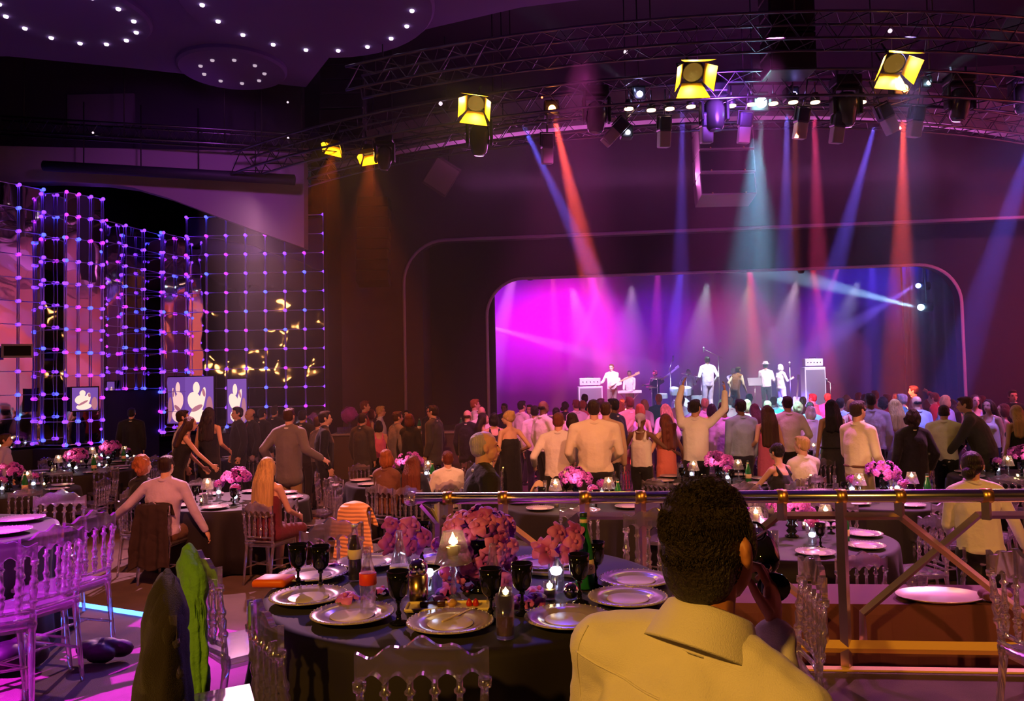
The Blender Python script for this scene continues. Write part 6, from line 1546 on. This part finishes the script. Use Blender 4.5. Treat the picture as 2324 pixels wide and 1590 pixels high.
# row of small lamps along the lower truss with warm glowing rims, and coloured lamp fronts
def small_par():
    t = empty('par_lamp')
    bm = NB(); lathe(bm, [(0, 0.13), (0.05, 0.12), (0.07, 0.05), (0.072, -0.04), (0.066, -0.04), (0.06, 0.02), (0, 0.03)], 14); obj('lamp_can', bm, BODY, t)
    bm = NB(); lathe(bm, [(0.066, -0.040), (0.074, -0.040), (0.074, -0.022), (0.066, -0.022)], 14); obj('glowing_rim', bm, emission('warm_rim', (1.0, 0.62, 0.35), 3.0), t)
    bm = NB(); tube(bm, [(0, 0, 0.12), (0, 0, 0.30)], 0.012, 6); obj('clamp', bm, TRUSS, t)
    return t
for i, (px, py) in enumerate([(1427, 243), (1478, 246), (1520, 243), (1568, 238), (1660, 236), (1705, 233), (1755, 231), (1800, 228), (1850, 228), (1955, 228)]):
    o = place('par', small_par, on_arc(px, py), 'small round lamp with a warm rim, %s in the row under the lower truss' % ['first', 'second', 'third', 'fourth', 'fifth', 'sixth', 'seventh', 'eighth', 'ninth', 'last'][i], 'stage light', 'small rimmed lamps')
def lamp_front(px, py, col, st, r, lab, dy=0.0):
    p = on_arc(px, py, dy); t = empty('beam_lamp', p)
    bm = NB(); bmesh.ops.create_uvsphere(bm, u_segments=16, v_segments=10, radius=r, matrix=Matrix.Diagonal((1, 0.5, 1, 1))); obj('lens', bm, emission('beam_lens_%d_%d' % (px, py), col, st), t)
    bm = NB(); bbox_bev(bm, (0, r + 0.12, 0.05), (2.6 * r + 0.1, 0.22, 2.4 * r + 0.12), 0.03); tube(bm, [(0, 0.13, 0.1), (0, 0.13, max(0.2, ZT - p.z + 0.1))], 0.015, 6); obj('lamp_body', bm, BODY, t, False)
    tag(t, lab, 'stage light')
lamp_front(1452, 213, (0.55, 0.5, 1.0), 20, 0.05, 'white-violet lamp that throws a beam up to the left')
lamp_front(1728, 232, (0.45, 0.95, 1.0), 26, 0.09, 'dazzling cyan-white lamp above the right of the hanging cabinet')
lamp_front(1803, 214, (0.35, 0.25, 1.0), 20, 0.045, 'small violet-blue lamp right of the dazzling cyan one')
lamp_front(1253, 246, (1.0, 0.28, 0.05), 16, 0.06, 'orange-red lamp at the head of the first red beam')
lamp_front(2052, 200, (1.0, 0.26, 0.04), 16, 0.065, 'orange-red lamp at the head of the right red beam')
lamp_front(1425, 300, (0.75, 0.75, 1.0), 14, 0.04, 'glowing lens imitating a white glint on the scanner left of the second red beam')  # emitting lens put in for a glint on the scanner
lamp_front(2108, 188, (0.5, 0.85, 1.0), 14, 0.035, 'pale lamp that throws a beam up to the right')
for px, py in [(1230, 222), (1735, 168), (1845, 158), (2094, 160)]:
    p = on_arc(px, py); bm = NB(); bmesh.ops.create_icosphere(bm, subdivisions=2, radius=0.016); bm2 = NB()
    o = obj('indicator_lamp', bm, emission('red_indicator', (1.0, 0.08, 0.03), 8), None, True, (p.x, p.y - 0.02, max(p.z, 6.62) if False else p.z)); tag(o, 'tiny red indicator light among the lamps of the truss', 'indicator light', 'red indicator lights')
# ------------------------------------------------------------- loudspeakers
FRAME = M('cabinet_edge', (0.50, 0.40, 0.42), 0.5); GRILL = M('speaker_grille', (0.010, 0.009, 0.010), 0.65, bump=0.4, bscale=400)
def cabinet(parent, c, w, h, d, tilt, studs=True):
    o = empty('speaker_cabinet'); 
    bm = NB(); bbox_bev(bm, (0, d / 2, 0), (w, d, h), 0.015); f = obj('cabinet', bm, FRAME, parent, False); f.location = c; f.rotation_euler = (tilt, 0, 0)
    bpy.data.objects.remove(o)
    bm = NB(); box(bm, (0, -0.006, 0.01), (w - 0.05, 0.012, h - 0.06)); obj('grille', bm, GRILL, f, False)
    if studs:
        for sx in (-1, 1):
            bm = NB(); lathe(bm, [(0.0, 0), (0.018, 0), (0.018, 0.02), (0, 0.022)], 10, (sx * w * 0.3, -0.012, -h / 2 + 0.035), Matrix.Rotation(PI / 2, 3, 'X')); obj('stud', bm, M('stud_metal', (0.8, 0.6, 0.3), 0.3, 1.0), f)
    return f
p0 = at(1652, 418, Y=17.0)
t = empty('speaker_array', p0); tag(t, 'hanging stack of grey-edged speaker cabinets above the middle of the stage', 'loudspeaker')
z = 0.0
for i, tl in enumerate((-0.20, -0.14, -0.09, -0.04)):
    cabinet(t, (0, 0.02 * i - 0.03, z), 1.20, 0.50, 0.65, tl); z += 0.505
for sx in (-1, 1):
    bm = NB(); tube(bm, [(sx * 0.5, 0.3, z - 0.25), (sx * 0.5, 0.3, 10 - p0.z)], 0.015, 6); obj('hanging_cable', bm, BODY, t)
def dark_array(px, py, Y, n, w, h, lab, tilt0=0.0, mat=BODY):
    p = at(px, py, Y=Y); t = empty('speaker_array', p); tag(t, lab, 'loudspeaker'); z = 0
    for i in range(n):
        bm = NB(); bbox_bev(bm, (0, 0.25, 0), (w, 0.5, h * 0.97), 0.02); f = obj('cabinet', bm, mat, t, False); f.location = (0, -0.06 * (n - 1 - i) * tilt0, z + h / 2); f.rotation_euler = (-tilt0 * (n - i) * 0.05, 0, 0)
        bm = NB(); box(bm, (0, -0.005, 0), (w * 0.9, 0.01, h * 0.80)); obj('grille', bm, GRILL, f, False)
        z += h
    bm = NB(); tube(bm, [(0, 0.25, z - 0.1), (0, 0.25, 10.0 - p.z)], 0.02, 6); obj('hanging_cable', bm, BODY, t)
dark_array(1802, 158, 12.0, 5, 0.72, 0.30, 'tall black speaker array hanging in front of the upper truss')
dark_array(848, 640, 19.6, 8, 0.80, 0.27, 'dim curved speaker array hanging left of the stage portal', 0.6)
dark_array(778, 318, 15.6, 7, 0.86, 0.30, 'black speaker array at the left end of the truss', 0.5)
p = at(1002, 400, Y=17.5); t = empty('monitor_speaker', p); t.rotation_euler = (0.35, 0.55, 0.25)
bm = NB(); bbox_bev(bm, (0, 0.2, 0), (0.62, 0.45, 0.72), 0.03); obj('cabinet', bm, M('monitor_shell', (0.10, 0.06, 0.07), 0.6), t, False)
bm = NB(); box(bm, (0, -0.03, 0), (0.56, 0.012, 0.60)); obj('grille', bm, M('monitor_grille', (0.22, 0.16, 0.16), 0.7), t, False)
bm = NB(); tube(bm, [(0, 0.2, 0.30), (-1.55, 0.9, 2.6)], 0.012, 6); obj('hanging_cable', bm, BODY, t)
tag(t, 'tilted wedge speaker hanging under the left part of the truss', 'loudspeaker')
# the two lamps at the right wing of the stage and small lamps under the portal
for i, (P, c, st) in enumerate(((P_R1, (0.35, 0.75, 1.0), 30), (P_R2, (0.12, 0.2, 1.0), 24))):
    t = empty('wing_lamp', P); d = Vector((-1, 0.2, 0)).normalized()
    bm = NB(); bmesh.ops.create_uvsphere(bm, u_segments=16, v_segments=10, radius=0.10 - 0.02 * i); obj('lens', bm, emission('wing_glow_%d' % i, c, st), t)
    bm = NB(); tube(bm, [(0.10, 0.12, 0), (0.40, 0.12, 0)], 0.14, 14); tube(bm, [(0.25, 0.14, 0), (0.25, 0.14, 4.2)], 0.02, 6); obj('lamp_body', bm, BODY, t)
    tag(t, ['lower dazzling cyan lamp at the right wing of the stage', 'upper blue lamp at the right wing of the stage'][i], 'stage light')
for px, py, lab in [(1203, 632, 'first small dark lamp under the top edge of the stage opening'), (1630, 617, 'middle small dark lamp under the top edge of the stage opening'), (1818, 616, 'right small dark lamp under the top edge of the stage opening')]:
    p = at(px, py, Y=24.2); t = empty('border_lamp', p)
    bm = NB(); lathe(bm, [(0, -0.06), (0.08, -0.05), (0.11, 0.03), (0.07, 0.10), (0, 0.11)], 14); tube(bm, [(0, 0, 0.08), (0, 0, 2.2)], 0.012, 6); obj('lamp_can', bm, BODY, t); tag(t, lab, 'stage light')

# straight gallery truss over the mirror wall, with the dim panel above it
a, b = at(-60, 292, Y=16.2), at(700, 338, Y=16.2); t = empty('gallery_truss', (a + b) / 2); d = (b - a); n = 40
for dz, dy in ((0, 0), (0.30, 0), (0, 0.3), (0.30, 0.3)):
    bm = NB(); tube(bm, [a + Vector((0, dy, dz)) - t.location, b + Vector((0, dy, dz)) - t.location], 0.022, 6); obj('chord', bm, TRUSS, t)
for dy in (0, 0.3):
    bm = NB(); tube(bm, [a + d * (i / n) + Vector((0, dy, 0.30 * (i % 2))) - t.location for i in range(n + 1)], 0.011, 6, caps=False); obj('lacing', bm, TRUSS, t)
for f in (0.15, 0.45, 0.75, 0.98):
    q = a + d * f - t.location; bm = NB(); tube(bm, [q, Vector((q.x, q.y, 10.0 - t.location.z))], 0.012, 6); obj('hanger_rod', bm, BODY, t)
tag(t, 'straight dim truss over the violet bulkhead at upper left', 'truss')
p = at(230, 250, Y=17.555); bm = NB(); bbox_bev(bm, (0, 0, 0), (1.5, 0.08, 0.72), 0.01); o = obj('acoustic_panel', bm, M('panel_grey', (0.16, 0.13, 0.20), 0.8), None, False, p); tag(o, 'dim grey rectangular panel on the dark wall at upper left', 'panel')
for px, py, lab in [(653, 232, 'pale pin of light on the dark wall between the ceiling raft and the truss'), (211, 301, 'tiny light on the gallery truss at upper left'), (654, 313, 'tiny pale light at the right end of the gallery truss'), (1420, 118, 'glowing bead imitating a pale square glint on the upper truss left of the middle'), (2020, 70, 'glowing bead imitating a pinkish glint high up over the rightmost barn-door lamp'), (1000, 235, 'glowing bead imitating a pale square glint left of the first large barn-door lamp')]:
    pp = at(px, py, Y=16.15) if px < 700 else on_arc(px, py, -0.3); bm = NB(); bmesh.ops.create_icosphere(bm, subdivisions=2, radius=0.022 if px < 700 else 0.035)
    o = obj('indicator_lamp', bm, emission('pale_indicator', (0.9, 0.65, 0.8), 0.9), None, True, pp); tag(o, lab, 'indicator light')  # the glints are emitting beads put in for highlights on the rig
# ================================================================ the band on the stage
def on_stage(px, py, Y, rz, label, **kw):
    return stand(px, py, Y, rz, label, z0=1.0, **kw)
NOTE = {}
on_stage(1388, 826, 26.0, 2.6, 'guitarist in a white shirt beside the left amplifier', hair=('short', 'brown'), top=('shirt', 'white'), bottom=('trousers', 'grey'), hl=(-0.12, 0.30, 0.10), hr=(0.40, 0.22, 0.14))
on_stage(1428, 842, 27.2, 2.9, 'keyboard player in a white jacket', hair=('short', 'black'), skin='dark', top=('shirt', 'white'), hl=(-0.2, 0.35, 0.05), hr=(0.2, 0.35, 0.05))
on_stage(1487, 846, 27.6, 2.2, 'bass player in a dark top with hair lit white', hair=('short', 'black'), skin='dark', top=('shirt', 'black'), hl=(-0.1, 0.30, 0.10), hr=(0.42, 0.2, 0.22))
on_stage(1562, 838, 27.8, 2.8, 'drummer in white half hidden by his drums', hair=('short', 'black'), skin='dark', top=('shirt', 'white'), hl=(-0.25, 0.32, 0.2), hr=(0.25, 0.32, 0.35))
on_stage(1605, 808, 25.2, 0.15, 'musician in a grey vest and white sleeves with his back to us', hair=('short', 'black'), skin='dark', top=('vest', 'lilac'), bottom=('trousers', 'lilac'), face=False, hl=(-0.25, 0.2, 0.12), hr=(0.24, 0.1, 0.05))
on_stage(1676, 838, 24.4, -1.0, 'singer in a brown vest bending forward in the middle of the stage', hair=('short', 'black'), skin='tan', top=('vest', 'brown'), bottom=('trousers', 'brown'), lean=0.30, low=0.10, hl=(-0.25, 0.10, 0.02), hr=(0.22, 0.30, 0.05))
on_stage(1663, 836, 26.6, -0.6, 'trumpet player in white half hidden behind the singer', hair=('short', 'white'), top=('shirt', 'white'), hl=(-0.1, 0.4, 0.5), hr=(0.1, 0.4, 0.5))
on_stage(1737, 822, 26.0, -0.5, 'musician in a white hat and white shirt playing at the right', hair=('short', 'black'), skin='tan', top=('shirt', 'white'), extra=('hat',), hl=(-0.2, 0.3, 0.1), hr=(0.2, 0.3, 0.15))
on_stage(1771, 826, 25.0, -1.3, 'performer in glowing white right of the hatted musician', hair=('bob', 'white'), fem=True, top=('shirt', 'white'), bottom=('trousers', 'white'), hr=(0.2, 0.3, 0.3), broad=1.2)
WHT = M('tolex_white', (0.78, 0.70, 0.74), 0.6); GRC = M('grille_cloth', (0.25, 0.20, 0.25), 0.8)
def amp(px0, px1, py0, py1, Y, name, lab, part):
    a, b = at(px0, py0, Y=Y), at(px1, py1, Y=Y); w = b.x - a.x
    t = empty(name, ((a.x + b.x) / 2, Y, 1.0)); h = a.z - 1.0
    hh = 0.24
    bm = NB(); bbox_bev(bm, (0, 0, (h - hh - 0.03) / 2), (w, 0.4, h - hh - 0.03), 0.02); o = obj('cabinet', bm, WHT, t, False)
    bm = NB(); box(bm, (0, -0.203, (h - hh - 0.03) / 2), (w * 0.88, 0.01, (h - hh - 0.03) * 0.88)); obj('grille', bm, GRC, o, False)
    bm = NB(); bbox_bev(bm, (0, 0, h - hh / 2), (w * 0.86, 0.28, hh), 0.02); o = obj('amplifier_head', bm, WHT, t, False)
    for i in range(5):
        bm = NB(); lathe(bm, [(0.016, 0), (0.014, 0.02), (0, 0.02)], 10, (-w * 0.3 + w * 0.15 * i, -0.14, h - hh / 2), Matrix.Rotation(PI / 2, 3, 'X')); obj('knob', bm, BODY, o)
    bm = NB(); tube(bm, [(-0.12, 0, h), (-0.1, 0, h + 0.03), (0.1, 0, h + 0.03), (0.12, 0, h)], 0.01, 6); obj('handle', bm, BODY, o)
    tag(t, lab, 'amplifier'); return t
amp(1311, 1368, 858, 940, 25.8, 'guitar_amplifier', 'white guitar amplifier stack at the left of the band', 0)
amp(1820, 1872, 814, 940, 25.6, 'bass_amplifier', 'tall pale bass amplifier stack at the right of the band', 0)
def guitar(loc, rot, lab, col):
    t = empty('electric_guitar', loc); t.rotation_euler = rot
    bm = NB()
    for c, r in (((0, 0, 0), 0.17), ((0.20, 0, 0.0), 0.13), ((0.28, 0, 0.07), 0.06), ((0.28, 0, -0.07), 0.06)): lathe(bm, [(0, -0.02), (r * 0.9, -0.02), (r, 0), (r * 0.9, 0.02), (0, 0.02)], 20, c, Matrix.Rotation(PI / 2, 3, 'X'))
    o = obj('guitar_body', bm, M('guitar_' + col, CLO.get(col, (0.8, 0.8, 0.8)), 0.3), t); remesh(o, 0.012)
    bm = NB(); box(bm, (0.58, -0.01, 0), (0.66, 0.025, 0.05)); obj('neck', bm, M('maple', (0.6, 0.38, 0.2), 0.4), t, False)
    bm = NB(); bbox_bev(bm, (0.98, -0.01, 0.01), (0.17, 0.02, 0.085), 0.008); obj('headstock', bm, MATS['maple'], t, False)
    tag(t, lab, 'guitar')
pg = PEOPLE[-9][0].location; guitar((pg.x - 0.02, pg.y - 0.26, 2.05), (0, -0.35, 0.35), 'white electric guitar held by the guitarist at the left', 'white')
pg = PEOPLE[-7][0].location; guitar((pg.x - 0.05, pg.y - 0.27, 2.02), (0, -0.6, 0.2), 'dark bass guitar held by the bass player', 'black')
kb = at(1428, 889, Y=26.6); t = empty('keyboard', kb); tag(t, 'white stage keyboard on a crossed stand', 'keyboard')
bm = NB(); bbox_bev(bm, (0, 0, 0), (0.80, 0.30, 0.10), 0.02); obj('keyboard_body', bm, WHT, t, False)
bm = NB(); box(bm, (0, -0.04, 0.052), (0.70, 0.14, 0.008)); obj('key_bed', bm, M('ivory', (0.9, 0.88, 0.82), 0.4), t, False)
for s in (-1, 1):
    bm = NB(); h = kb.z - 1.0; tube(bm, [(-s * 0.3, 0.02 * s, -0.05), (s * 0.3, 0.02 * s, -h + 0.01)], 0.016, 6); obj('leg', bm, STEEL, t)
# drum kit
dk = at(1545, 905, Y=26.9); dk.z = 1.0; t = empty('drum_kit', dk); tag(t, 'drum kit with cymbals glowing cyan-white in the middle of the stage', 'drums')
SH = M('drum_shell', (0.55, 0.60, 0.70), 0.3, 0.4); SKN = M('drum_skin', (0.85, 0.85, 0.85), 0.5); CYM = M('cymbal', (0.85, 0.70, 0.40), 0.25, 1.0)
for (x, y, z, r, h, tx) in [(0, 0, 0.30, 0.28, 0.4, PI / 2), (-0.22, -0.02, 0.78, 0.15, 0.22, 0.3), (0.20, -0.02, 0.78, 0.16, 0.24, 0.3), (0.58, 0.1, 0.42, 0.20, 0.36, 0), (-0.6, 0.1, 0.62, 0.18, 0.14, 0.1)]:
    R = Matrix.Rotation(tx, 3, 'X'); bm = NB(); lathe(bm, [(0, -h / 2), (r, -h / 2), (r, h / 2), (r * 0.97, h / 2 + 0.004), (0, h / 2 + 0.004)], 24, (x, y, z), R); o = obj('drum', bm, SH, t, False)
    bm = NB(); lathe(bm, [(0, h / 2 + 0.005), (r * 0.94, h / 2 + 0.005), (r * 0.94, h / 2 + 0.009), (0, h / 2 + 0.009)], 24, (x, y, z), R); obj('drum_head', bm, SKN, o, False)
    if tx < 1: bm = NB(); tube(bm, [(x, y + 0.05, z - h / 2), (x, y + 0.05, 0)], 0.014, 6); obj('stand', bm, STEEL, t)
for x, z, r in [(-0.75, 1.25, 0.24), (0.75, 1.30, 0.26), (-0.95, 0.95, 0.20), (0.25, 1.38, 0.18)]:
    bm = NB(); lathe(bm, [(0, 0.03), (0.03, 0.025), (0.06, 0.008), (r, -0.01), (r, -0.014), (0.05, 0.002), (0, 0.02)], 24, (x, 0.15, z), Matrix.Rotation(0.2, 3, 'X')); obj('cymbal', bm, CYM, t)
    bm = NB(); tube(bm, [(x, 0.15, z), (x, 0.17, 0.0)], 0.011, 6)
    for a in range(3): tube(bm, [(x, 0.17, 0.25), (x + 0.22 * math.cos(a * 2.1), 0.17 + 0.22 * math.sin(a * 2.1), 0)], 0.009, 6)
    obj('stand', bm, STEEL, t)
def mic(px, py, Y, lab, boom=None):
    p = at(px, py, Y=Y); t = empty('microphone_stand', (p.x, Y, 1.0)); h = p.z - 1.0; tag(t, lab, 'microphone stand')
    bm = NB(); tube(bm, [(0, 0, 0), (0, 0, h)], 0.013, 8); obj('pole', bm, STEEL, t)
    for a in range(3):
        bm = NB(); tube(bm, [(0, 0, 0.12), (0.26 * math.cos(a * 2.1), 0.26 * math.sin(a * 2.1), 0.012)], 0.011, 6); obj('leg', bm, STEEL, t)
    top = Vector((0, 0, h))
    if boom:
        q = at(boom[0], boom[1], Y=Y) - t.location; bm = NB(); tube(bm, [top + (top - q).normalized() * 0.15, q], 0.010, 6); obj('boom', bm, STEEL, t); top = q
    bm = NB(); lathe(bm, [(0, -0.1), (0.018, -0.1), (0.022, 0.0), (0.036, 0.03), (0.036, 0.06), (0, 0.09)], 12, top); obj('microphone', bm, M('mic_grey', (0.5, 0.5, 0.55), 0.35, 0.7), t)
mic(1630, 808, 25.6, 'tall boom microphone stand right of the grey-vested musician', (1597, 792))
mic(1521, 833, 26.8, 'boom microphone stand left of the drums', (1528, 812))
mic(1792, 826, 24.6, 'straight microphone stand right of the performer in white')
mic(1884, 868, 24.8, 'microphone stand with a short boom right of the bass amplifier', (1876, 864))
ks = at(1713, 866, Y=25.6); t = empty('music_stand', (ks.x, ks.y, 1.0)); tag(t, 'music stand left of the hatted musician', 'music stand')
bm = NB(); bbox_bev(bm, (0, 0, ks.z - 1.0), (0.46, 0.02, 0.30), 0.008, R=Matrix.Rotation(-0.5, 3, 'X')); obj('desk', bm, BODY, t, False)
bm = NB(); tube(bm, [(0, 0.02, ks.z - 1.0), (0, 0.02, 0)], 0.014, 6); obj('pole', bm, STEEL, t)
for px, lab in [(1806, 'pale guitar on a stand left of the bass amplifier'), (1652, 'guitar on a stand behind the singer')]:
    q = at(px, 905, Y=26.2); guitar((q.x, q.y, 1.185), (0, -PI / 2 + 0.12, 0.1), lab, 'white')
# coats hung on the guests' chairs
ch = next(o for o in bpy.data.objects if o.get('label') == 'acrylic chair under the lilac-shirted man, a dark coat hung over its back')
garment('coat', ch.location.x, ch.location.y, 0, ch.rotation_euler.z, 0.19, 0.25, 0.93, 0.72, M('coat_dark', (0.035, 0.018, 0.018), 0.9), 'dark coat hung over the back of the lilac-shirted man\'s chair', 'coat', 7, 0.035, 0.2, 7)
p = at(806, 1090, Y=8.35)
chair(p.x, 8.35, 0, -0.35, 'acrylic chair under the quilted orange jacket', MG)
def quilt(name, col):
    m = M(name, col, 0.6, sheen=0.2); nt = m.node_tree; b = nt.nodes['Principled BSDF']
    tc = nt.nodes.new('ShaderNodeTexCoord'); w = nt.nodes.new('ShaderNodeTexWave'); w.bands_direction = 'Z'; w.inputs['Scale'].default_value = 8.0; w.inputs['Distortion'].default_value = 1.0
    bp = nt.nodes.new('ShaderNodeBump'); bp.inputs['Strength'].default_value = 0.4; bp.inputs['Distance'].default_value = 0.03
    nt.links.new(tc.outputs['Object'], w.inputs['Vector']); nt.links.new(w.outputs['Fac'], bp.inputs['Height']); nt.links.new(bp.outputs['Normal'], b.inputs['Normal']); return m
garment('quilted_jacket', p.x, 8.35, 0, -0.35, 0.16, 0.24, 0.99, 0.56, quilt('quilted_orange', (0.80, 0.42, 0.16)), 'orange quilted jacket over an acrylic chair in the aisle', 'jacket', 9, 0.02, 0.4, 3, shift=0.05)
p = at(1217, 1050, Y=9.9)
chair(p.x, 9.9, 0, 1.25, 'acrylic chair under the pale hanging scarf', MG)
garment('scarf', p.x, 9.9, 0, 1.25, 0.09, 0.10, 0.97, 0.62, M('pale_wool', (0.60, 0.42, 0.28), 0.9), 'pale scarf hanging over a chair below the stooping white-shirted man', 'scarf', 11, 0.02, 0.6, 4)
p = at(1547, 1088, Y=8.6)
chair(p.x, 8.6, 0, 0.1, 'acrylic chair under the brown jacket before the white-lit table', MG)
garment('jacket', p.x, 8.6, 0, 0.1, 0.17, 0.24, 0.96, 0.55, M('wool_brown', (0.06, 0.028, 0.02), 0.9), 'dark brown jacket over a chair back just above the drinking man\'s head', 'jacket', 13, 0.02, 0.3, 5)

# ---------------------------------------------------------------- the man drinking in the foreground
rz = -0.55
HK = dict(ears=(1,), pole_r=(0.05, 0.45, -1.0), H=1.93, lean=0.20, side=0.16, yaw=-0.26, nod=-0.10, tilt=-0.10, hr=(0.055, 0.285, 0.545), hl=(-0.20, 0.36, 0.10), broad=0.90)
want = at(1614, 1228, Y=1.50)
k0 = skeleton(sit=True, seat=0.46, **HK)
off = Matrix.Rotation(rz, 3, 'Z') @ k0['head']
seat = 0.46 + (want.z - 0.5 - off.z)
hero, hk = person(want.x - off.x, want.y - off.y, 0.5, rz, 'man in a yellow-lit white shirt drinking from a black goblet in the foreground', sit=True, seat=seat, lod='hi', hair=None, top=('shirt', 'white'), bottom=('trousers', 'black'), face=True, curl=0.8, skin='warm', extra=('glasses',), **HK)
s_, c_, R_ = hk['hs'], hk['head'], hk['HR']
hg = lambda x, y, z: c_ + R_ @ Vector((x, y, z)) * s_
# short dark hair: a close cap with many fine locks combed over it
def scalp(d):
    """radius of the hair cap along a direction (head axes)"""
    return Vector((d.x * 0.076, d.y * 0.094 - 0.015, d.z * 0.095 + 0.022))
bm = NB()
ell(bm, hg(0, -0.016, 0.024), (0.077 * s_, 0.095 * s_, 0.096 * s_), R_, 3); ell(bm, hg(0, -0.046, -0.035), (0.068 * s_, 0.060 * s_, 0.075 * s_), R_, 3)
for sd in (-1, 1): ell(bm, hg(sd * 0.074, 0.012, 0.005), (0.010 * s_, 0.016 * s_, 0.040 * s_), R_, 2)
ell(bm, hg(-0.080, -0.012, -0.014), (0.014 * s_, 0.030 * s_, 0.044 * s_), R_, 2)
hcap = obj('hair', bm, M('hair_hero', (0.020, 0.011, 0.007), 0.5, bump=1.0, bscale=120), hero); remesh(hcap, 0.007, 2)
bm = NB(); r_ = random.Random(21)
for i in range(5200):
    d = Vector((r_.gauss(0, 1), r_.gauss(-0.25, 0.9), r_.gauss(0.35, 0.9))).normalized()
    if d.y > 0.35 and d.z < 0.45: continue
    if d.z < -0.72: continue
    p = scalp(d)
    if d.z < -0.1: p = Vector((d.x * 0.072, d.y * 0.080 - 0.030, d.z * 0.105 + 0.005))
    down = Vector((r_.gauss(0, 0.35), 0.5 if d.z > 0.3 else -0.1, -0.9 + (1.1 if d.z > 0.5 else 0))); t_ = (down - d * down.dot(d)).normalized()
    L = (0.017 if d.z > 0.1 else 0.007) * r_.uniform(0.7, 1.3); w = 0.0011
    sdv = d.cross(t_) * w; tip = p + t_ * L + d * L * r_.uniform(0.02, 0.20)
    q = [hg(*(p + sdv)), hg(*(p - sdv)), hg(*(p + d * w * 1.5)), hg(*tip)]
    v = [bm.verts.new(x) for x in q]
    for f in ((0, 1, 3), (1, 2, 3), (2, 0, 3)): bm.faces.new([v[j] for j in f])
o = obj('locks', bm, MATS['hair_hero'], hcap, False)
# collar, yoke seam and box pleat that lie on the shirt
shirt = next(o for o in hero.children if o.name.startswith('shirt'))
for o in list(hero.children):
    if o.name.startswith('collar'): bpy.data.objects.remove(o)
tx = bpy.data.textures.new('cloth_wrinkles', 'CLOUDS'); tx.noise_scale = 0.11; tx.noise_depth = 2
dm = shirt.modifiers.new('wrinkles', 'DISPLACE'); dm.texture = tx; dm.strength = 0.026; dm.mid_level = 0.5; dm.texture_coords = 'LOCAL'
HSH = M('hero_shirt', (0.80, 0.74, 0.66), 0.75, bump=0.25, bscale=420, sheen=0.2)
shirt.data.materials.clear(); shirt.data.materials.append(HSH)
n_, u_, f_, x_ = hk['neck'], hk['up'], hk['fw'], hk['rt']
bm = NB(); rows = []
nc = 40
for j, (h, rr, y0) in enumerate([(-0.030, 0.086, -0.004), (0.010, 0.080, 0.0), (0.058, 0.073, 0.004), (0.062, 0.077, 0.002), (0.030, 0.090, -0.006), (-0.012, 0.108, -0.016)]):
    row = []
    for i in range(nc + 1):
        a = -PI / 2 + (i / nc * 2 - 1) * 2.75
        drop = 0.030 * (0.5 + 0.5 * math.cos(a + PI / 2 + PI)) * (1.2 if j < 4 else 1.9)
        row.append(bm.verts.new(n_ + u_ * (h - drop + 0.012) + x_ * (math.cos(a) * rr * 1.02) + f_ * (math.sin(a) * rr + y0 + 0.016)))
    rows.append(row)
for a, b in zip(rows, rows[1:]):
    for i in range(nc): bm.faces.new((a[i], a[i + 1], b[i + 1], b[i]))
o = obj('collar', bm, HSH, hero); sd_ = o.modifiers.new('thickness', 'SOLIDIFY'); sd_.thickness = 0.003; ss = o.modifiers.new('soft', 'SUBSURF'); ss.levels = ss.render_levels = 1
from mathutils.bvhtree import BVHTree
dg = bpy.context.evaluated_depsgraph_get(); ev = shirt.evaluated_get(dg); me_ = ev.to_mesh()
BV = BVHTree.FromPolygons([v.co.copy() for v in me_.vertices], [tuple(p.vertices) for p in me_.polygons]); ev.to_mesh_clear()
def back(a, b, lift=0.002):
    """point on the back of the shirt, a across from the spine and b below the collar"""
    o_ = n_ + x_ * a - u_ * b - f_ * 0.6
    h = BV.ray_cast(o_, f_)
    return (h[0] + h[1].normalized() * lift) if h[0] is not None else None
def seam(name, ab, r=0.0016, flat=None):
    pts = [p for p in (back(a, b, r * 0.6) for a, b in ab) if p is not None]
    if len(pts) < 3: return
    bm = NB(); tube(bm, pts, r, 6); obj(name, bm, HSH, hero)
seam('yoke_seam', [(-0.215 + 0.43 * i / 60, 0.078 + 0.020 * math.cos((i / 30 - 1) * 1.5)) for i in range(61)], 0.0022)
for sd in (-1, 1): seam('armhole_seam', [(sd * (0.205 + 0.010 * math.sin(i * 0.1)), 0.03 + 0.24 * i / 40) for i in range(41)], 0.0018)
def strip(name, a0, a1, b0, b1, lift, n=40, m=6):
    bm = NB(); g = []
    for i in range(n + 1):
        row = []
        for j in range(m + 1):
            e = 0.0004 if j in (0, m) else lift
            p = back(a0 + (a1 - a0) * j / m, b0 + (b1 - b0) * i / n, e)
            if p is None: break
            row.append(bm.verts.new(p))
        if len(row) < m + 1: break
        g.append(row)
    for r0, r1 in zip(g, g[1:]):
        for j in range(m): bm.faces.new((r0[j], r0[j + 1], r1[j + 1], r1[j]))
    obj(name, bm, HSH, hero)
strip('box_pleat', -0.021, 0.021, 0.102, 0.50, 0.0065)
strip('locker_loop', -0.028, 0.028, 0.095, 0.110, 0.009, 4, 10)
# the goblet at his mouth, tipped so that its foot shows
mouth = hero.location + Matrix.Rotation(rz, 3, 'Z') @ hg(0, 0.115, -0.055)
hold = hero.location + Matrix.Rotation(rz, 3, 'Z') @ (hk['wrr'] + (hk['wrr'] - hk['elr']).normalized() * 0.09)
foot = at(1756, 1334, Y=1.76)
gl = copy_tree(PROTO['goblet']); tag(gl, 'black goblet tipped at the drinking man\'s mouth', 'glass', 'black goblets')
ax = (at(1730, 1264, Y=1.89) - foot).normalized()
gl.rotation_euler = ax.to_track_quat('Z', 'Y').to_euler(); gl.location = foot
